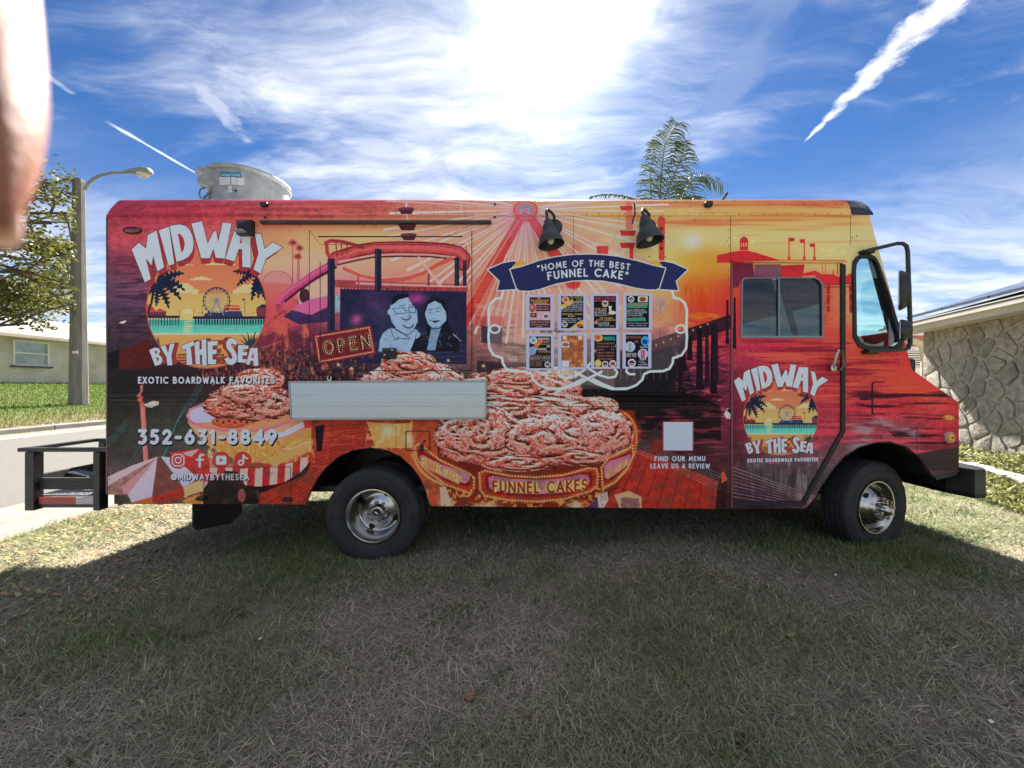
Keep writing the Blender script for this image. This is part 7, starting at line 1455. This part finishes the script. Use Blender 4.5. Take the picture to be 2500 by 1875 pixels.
def ends():
    xn = PT(2341, 0, 0).x; zc = PT(0, 1060, 0).z
    gr = part(MB().box((xn+.012, (YT+YF)/2, zc), (.02, 1.0, .34), bev=.006), 'grille', BLACK)
    for k in range(6): part(MB().box((xn+.028, (YT+YF)/2, zc-.13+k*.052), (.014, .96, .018)), 'grille_bar', CHROME, gr)
    for y in (YT+.34, YF-.34): part(MB().lathe([(.11, 0), (.11, .03), (.09, .045), (0, .06)], 24, (xn, y, zc+.02), Matrix.Rotation(-math.pi/2, 3, 'Z')), 'headlight', mat('headlight glass', (.6, .62, .64), .1, coat=.6), smooth=True)
    xr = PT(262, 0, 0).x-.006; z0, z1 = PT(0, 1190, 0).z, PT(0, 600, 0).z
    for y in ((YT+YF)/2-.36, (YT+YF)/2+.36): part(MB().box((xr-.008, y, (z0+z1)/2), (.016, .70, z1-z0), bev=.004), 'rear_door', REARM)
    for y in (YT+.16, YF-.16): part(MB().box((xr-.012, y, PT(0, 1080, 0).z), (.02, .12, .20), bev=.006), 'tail_light', mat('tail lens', (.30, .02, .02), .2, coat=.5))
ends()
# exhaust fan on the roof
def fan():
    zt = CAM_H+(937-490)*(YT+.11)/FPX; Yc = 3.90; cx = -2.65; R_ = .34
    root = part(MB().lathe([(R_+.05, 0), (R_+.05, .03), (R_, .03)], 48, (cx, Yc, zt), Matrix.Rotation(math.pi/2, 3, 'X')), 'exhaust_fan', GALV); n = 64; V = []
    top = lambda a: 3.425-.012*math.cos(a)
    for rr in (R_, R_-.012):
        for j in range(n): a = 2*math.pi*j/n; V += [(cx+rr*math.cos(a), Yc+rr*math.sin(a), zt), (cx+rr*math.cos(a), Yc+rr*math.sin(a), top(a))]
    F = []
    for j in range(n): k = (j+1) % n; F += [(2*j, 2*k, 2*k+1, 2*j+1), (2*n+2*j, 2*n+2*j+1, 2*n+2*k+1, 2*n+2*k), (2*j+1, 2*k+1, 2*n+2*k+1, 2*n+2*j+1)]
    part(MB().add(V, F), 'fan_shell', GALV, root, smooth=True, angle=.7)
    ring = [(cx+(R_+.006)*math.cos(a), Yc+(R_+.006)*math.sin(a), top(a)) for a in [2*math.pi*j/n for j in range(n+1)]]; part(MB().tube(ring, .022, 8, caps=False), 'fan_rim', GALV, root, smooth=True)
    part(MB().lathe([(.0, .1), (.16, .1), (.2, .25), (.16, .36), (0, .38)], 24, (cx, Yc, zt), Matrix.Rotation(math.pi/2, 3, 'X')), 'fan_motor', DARKMETAL, root, smooth=True)
    def on(px, py, o=.004):
        dx, dz, r2 = (px-1250)/FPX, (937-py)/FPX, R_+o; A_ = dx*dx+1; B_ = -2*(dx*cx+Yc); C_ = cx*cx+Yc*Yc-r2*r2; t = (-B_-math.sqrt(max(0, B_*B_-4*A_*C_)))/(2*A_); return Vector((dx*t, t, CAM_H+dz*t))
    def label(q, m_, nm, k=6):
        P = []
        for i in range(k+1): t = i/k; P += [on(q[0][0]+(q[1][0]-q[0][0])*t, q[0][1]+(q[1][1]-q[0][1])*t), on(q[3][0]+(q[2][0]-q[3][0])*t, q[3][1]+(q[2][1]-q[3][1])*t)]
        Q = [Vector((p.x+(cx-p.x)*.008, p.y+(Yc-p.y)*.008, p.z)) for p in P]; m2 = len(P)
        part(MB().add(P+Q, [(2*i, 2*i+2, 2*i+3, 2*i+1) for i in range(k)]+[(m2+2*i, m2+2*i+1, m2+2*i+3, m2+2*i+2) for i in range(k)]), nm, m_, root)
    LB = mat('pale data label', (.60, .62, .63), .5, col2=(.40, .42, .44), vscale=60, stretch=(1, 1, 3), lo=.4, hi=.6)
    label([(539, 418.5), (588, 420), (588, 431.5), (540, 430)], mat('blue maker label', (.02, .16, .30), .4), 'maker_label')
    for q in ([(535, 432), (562, 431), (562, 450), (536, 451)], [(564, 432), (578, 432.5), (578, 451), (564, 450)], [(579, 433), (596, 434.5), (596, 452), (579, 451)], [(557, 453), (566, 453), (566, 469), (557, 469)]): label(q, LB, 'data_label')
    LT = mat('label lettering', (.62, .74, .80), .5)
    tx = bpy.data.curves.new('maker_lettering', 'FONT'); tx.body = 'wilderCONE'; tx.size = 1; tx.fill_mode = 'FRONT'
    to = bpy.data.objects.new('tmp', tx); COL.objects.link(to); dg = bpy.context.evaluated_depsgraph_get(); me = bpy.data.meshes.new_from_object(to.evaluated_get(dg)); bpy.data.objects.remove(to)
    wx = max(v.co.x for v in me.vertices); mb = MB(); mb.add([on(541+45*v.co.x/wx, 428.5+v.co.x/wx-8*v.co.y, .007) for v in me.vertices], [tuple(p.vertices) for p in me.polygons]); part(mb, 'label_lettering', LT, root, fix=False)
    part(MB().lathe([(.012, 0), (.010, -.006), (0, -.007)], 12, on(576, 465, 0)), 'grommet', BLACK, root)
    bx = W(512, 437, 3.62); b = part(MB().box(bx, (.155, .12, .16), Matrix.Rotation(.35, 3, 'Z'), bev=.008), 'switch_box', mat('grey box paint', (.24, .25, .25), .5, var=.2, vscale=20), root)
    part(MB().lathe([(.03, 0), (.028, -.012), (0, -.016)], 16, bx+Vector((-.045, -.068, .02)), Matrix.Rotation(.35, 3, 'Z')), 'switch', mat('switch grey', (.34, .35, .35), .5), root)
    CB = mat('grey cable', (.16, .17, .19), .5)
    P = [bx+Vector((-.03, 0, -.07)), W(489, 462, 3.6), W(486, 472, 3.6), W(489, 482, 3.6), W(497, 488, 3.6), W(508, 486, 3.6), W(513, 476, 3.6)]
    part(MB().tube(P, .008, 8), 'cable', CB, root, smooth=True); part(MB().tube([bx+Vector((.05, 0, -.07)), W(512, 468, 3.6), W(500, 480, 3.6), W(492, 496, 3.6)], .012, 8), 'cable', CB, root, smooth=True)
fan()
# rear step cage
def cage():
    root = thing('step_cage', PT(155, 1240, YT+.3), None, None); root.parent = truck; root.matrix_parent_inverse = pinv(truck)
    WOOD = mat('black stained board', (.028, .027, .025), .6, var=.45, vscale=3, stretch=(1, 8, 20), bump=.2, bscale=20)
    y0, y1 = YT+.06, YT+.60; p = lambda x, y, Y: W(x, y, Y)
    def bar(a, b, w, h, nm, m_=DARKMETAL):
        a = Vector(a); b = Vector(b); d = b-a; c = (a+b)/2; q = d.to_track_quat('X', 'Z').to_matrix(); return part(MB().box(c, (d.length, w, h), q, bev=.004), nm, m_, root)
    zt = W(0, 1097, y0).z; zb = W(0, 1240, y0).z; xl = W(60, 0, y0).x; xr = PT(258, 0, 0).x
    bar((xl-.03, y0, zt), (xr, y0, zt), .05, .032, 'top_rail'); bar((xl, y0, zt), (xl, y1, zt), .045, .03, 'top_rail'); bar((xl, y1, zt), (xr, y1, zt), .045, .03, 'top_rail')
    for x, Y in ((84, y0), (246, y0)): X = W(x, 0, Y).x; bar((X, Y, zt-.016), (X, Y, zb-.01), .07, .075 if x < 100 else .055, 'post')
    X = W(84, 0, y0).x; X2 = W(246, 0, y0).x
    for X_ in (X, X2): bar((X_, y1, zt-.016), (X_, y1, zb-.01), .05, .06, 'post')
    z = W(0, 1181, y0).z; bar((X+.04, y0+.02, z), (X2, y0+.02, z), .03, .095, 'side_board', WOOD); bar((X-.02, y0+.04, z+.02), (X-.02, y1, z+.02), .03, .10, 'side_board', WOOD); bar((X, y1, z), (X2, y1, z), .03, .095, 'side_board', WOOD)
    zd = W(0, 1211, y0).z; dk = part(MB().box(((X+X2)/2, (y0+y1)/2, zd), (X2-X, y1-y0-.04, .012)), 'step_deck', mat('tread plate', (.30, .31, .33), .4, .8, var=.2, vscale=30, bump=.6, bscale=60), root)
    mb = MB()
    for i in range(15):
        for j in range(8): mb.box((X+.05+i*.034, y0+.05+j*.06, zd+.008), (.024, .008, .004), Matrix.Rotation(.785 if (i+j) % 2 else -.785, 3, 'Z'))
    part(mb, 'tread_pattern', MATS['tread plate'], dk, kind='stuff')
    zz = W(0, 1226, y0).z; bar((X+.03, y0+.01, zz), (X2, y0+.01, zz), .03, .085, 'lower_bar')
    za = W(0, 1221, y0).z; xm = W(189, 0, y0).x
    part(MB().box(((X+.05+xm)/2, y0-.0085, za), (xm-X-.05, .006, .056)), 'reflector_strip', mat('red reflective tape', (.42, .045, .04), .3, var=.15, vscale=50), root); part(MB().box(((X2-.03+xm)/2, y0-.0085, za), (X2-.03-xm, .006, .056)), 'reflector_strip', mat('white reflective tape', (.50, .50, .48), .3, var=.1, vscale=50), root)
    part(MB().box((X2+.02, y1, zt+.03), (.2, .14, .1), bev=.015), 'hinge_block', DARKMETAL, root); part(MB().box((X+.12, y0+.25, zd+.11), (.2, .12, .05), Matrix.Rotation(.2, 3, 'Y'), bev=.01), 'hitch_ball_mount', DARKMETAL, root)
    part(MB().tube([(X2-.02, y0+.1, zt-.14), (X2+.05, y1, zt-.14)], .02, 8), 'brace', DARKMETAL, root)
    part(MB().box((xr+.08, y0+.2, zb+.03), (.5, .06, .1)), 'mount_arm', DARKMETAL, root)
cage()
# laminated menu sheets taped to the side: separate papers
MENU = ['pink and brown menu sheet for the boardwalk corndog', 'black menu sheet headed the coastal club sandwich', 'black menu sheet with red arched heading about crab cakes', 'black menu sheet with green brush strokes for the wave rider philly', 'black and orange menu sheet headed funnel cake and funnel fingers', 'faded orange menu sheet with a white blank square', 'black menu sheet headed sides in turquoise', 'black menu sheet headed beverages with drinks in round pictures']
for (x0, y0, x1, y1), lab in zip(SHEETS, MENU):
    a = C3((x0-3, y0-3)); b = C3((x1+3, y1+3)); o = MB().plate([(a[0], a[1]), (b[0], a[1]), (b[0], b[1]), (a[0], b[1])], [], YT-.0035, YT-.0004, PT).build('menu_sheet', WRAP, uv=None)
    set_uv(o.data, wrap_uv); tag(o, lab, 'menu', 'menu sheets taped on the truck')
    for i in range(len(o.data.vertices)): pass
# ================================================================ photographer's finger at the lens
def hand():
    d = .050; k = d/FPX
    def L_(px, py, dd=0.): Y = d+dd; return Vector(((px-1250)*Y/FPX, Y, CAM_H+(937-py)*Y/FPX))
    J = [(L_(-161, 560), .0056), (L_(-128, 420), .0078), (L_(-102, 230, .001), .0086), (L_(-110, 40, .002), .0084), (L_(-130, -150, .004), .0088), (L_(-176, -420, .004), .0092), (L_(-266, -780, .0), .0098)]
    V = [j[0] for j in J]; R_ = [j[1] for j in J]; E = [(i, i+1) for i in range(len(J)-1)]
    def add(parent, p, r): V.append(Vector(p)); R_.append(r); E.append((parent, len(V)-1)); return len(V)-1
    kn = len(J)-1; b0 = V[kn]
    palm = add(kn, b0+Vector((-.012, -.028, .006)), .016); wrist = add(palm, b0+Vector((-.03, -.075, -.005)), .021); fore = add(wrist, b0+Vector((-.06, -.16, -.06)), .030); fore2 = add(fore, b0+Vector((-.10, -.28, -.16)), .038)
    for i in range(3):                                   # folded neighbours
        q = add(palm, b0+Vector((-.022-.014*i, -.010, .010-.004*i)), .0092-.0006*i); q = add(q, b0+Vector((-.026-.014*i, .016, -.004-.003*i)), .0086-.0006*i); q = add(q, b0+Vector((-.024-.014*i, .014, -.026)), .0080-.0005*i); add(q, b0+Vector((-.022-.013*i, .000, -.032)), .0072-.0005*i)
    q = add(palm, b0+Vector((.006, -.034, -.022)), .0105); q = add(q, b0+Vector((.004, -.026, -.046)), .0098); add(q, b0+Vector((-.002, -.018, -.066)), .0085)
    me = bpy.data.meshes.new('hand'); me.from_pydata([tuple(v) for v in V], E, []); me.update(); o = bpy.data.objects.new('hand', me); COL.objects.link(o)
    sk = o.modifiers.new('skin', 'SKIN'); sd = me.skin_vertices[0].data
    for i, r in enumerate(R_): sd[i].radius = (r, r); sd[i].use_root = (i == palm)
    sk.use_smooth_shade = True; ss = o.modifiers.new('sub', 'SUBSURF'); ss.levels = 2; ss.render_levels = 2
    me.materials.append(mat('skin', (.36, .155, .105), .5, var=.10, vscale=300, bump=.2, bscale=900, sss=.35))
    tag(o, 'blurred pink fingertip of the photographer hanging close to the lens', 'hand')
    nl = MB(); P = []
    for i in range(5):
        for j in range(5): u, w = i/4-.5, j/4-.5; P.append(L_(-148+30*u*0, 500-120*u)+Vector((w*.0095, .0074-.012*w*w, 0)))
    nl.add(P, [(i*5+j, i*5+j+1, i*5+j+6, i*5+j+5) for i in range(4) for j in range(4)]); n_ = nl.build('fingernail', mat('nail', (.70, .45, .38), .25, coat=.3), o, smooth=True); s_ = n_.modifiers.new('t', 'SOLIDIFY'); s_.thickness = .0006
hand()
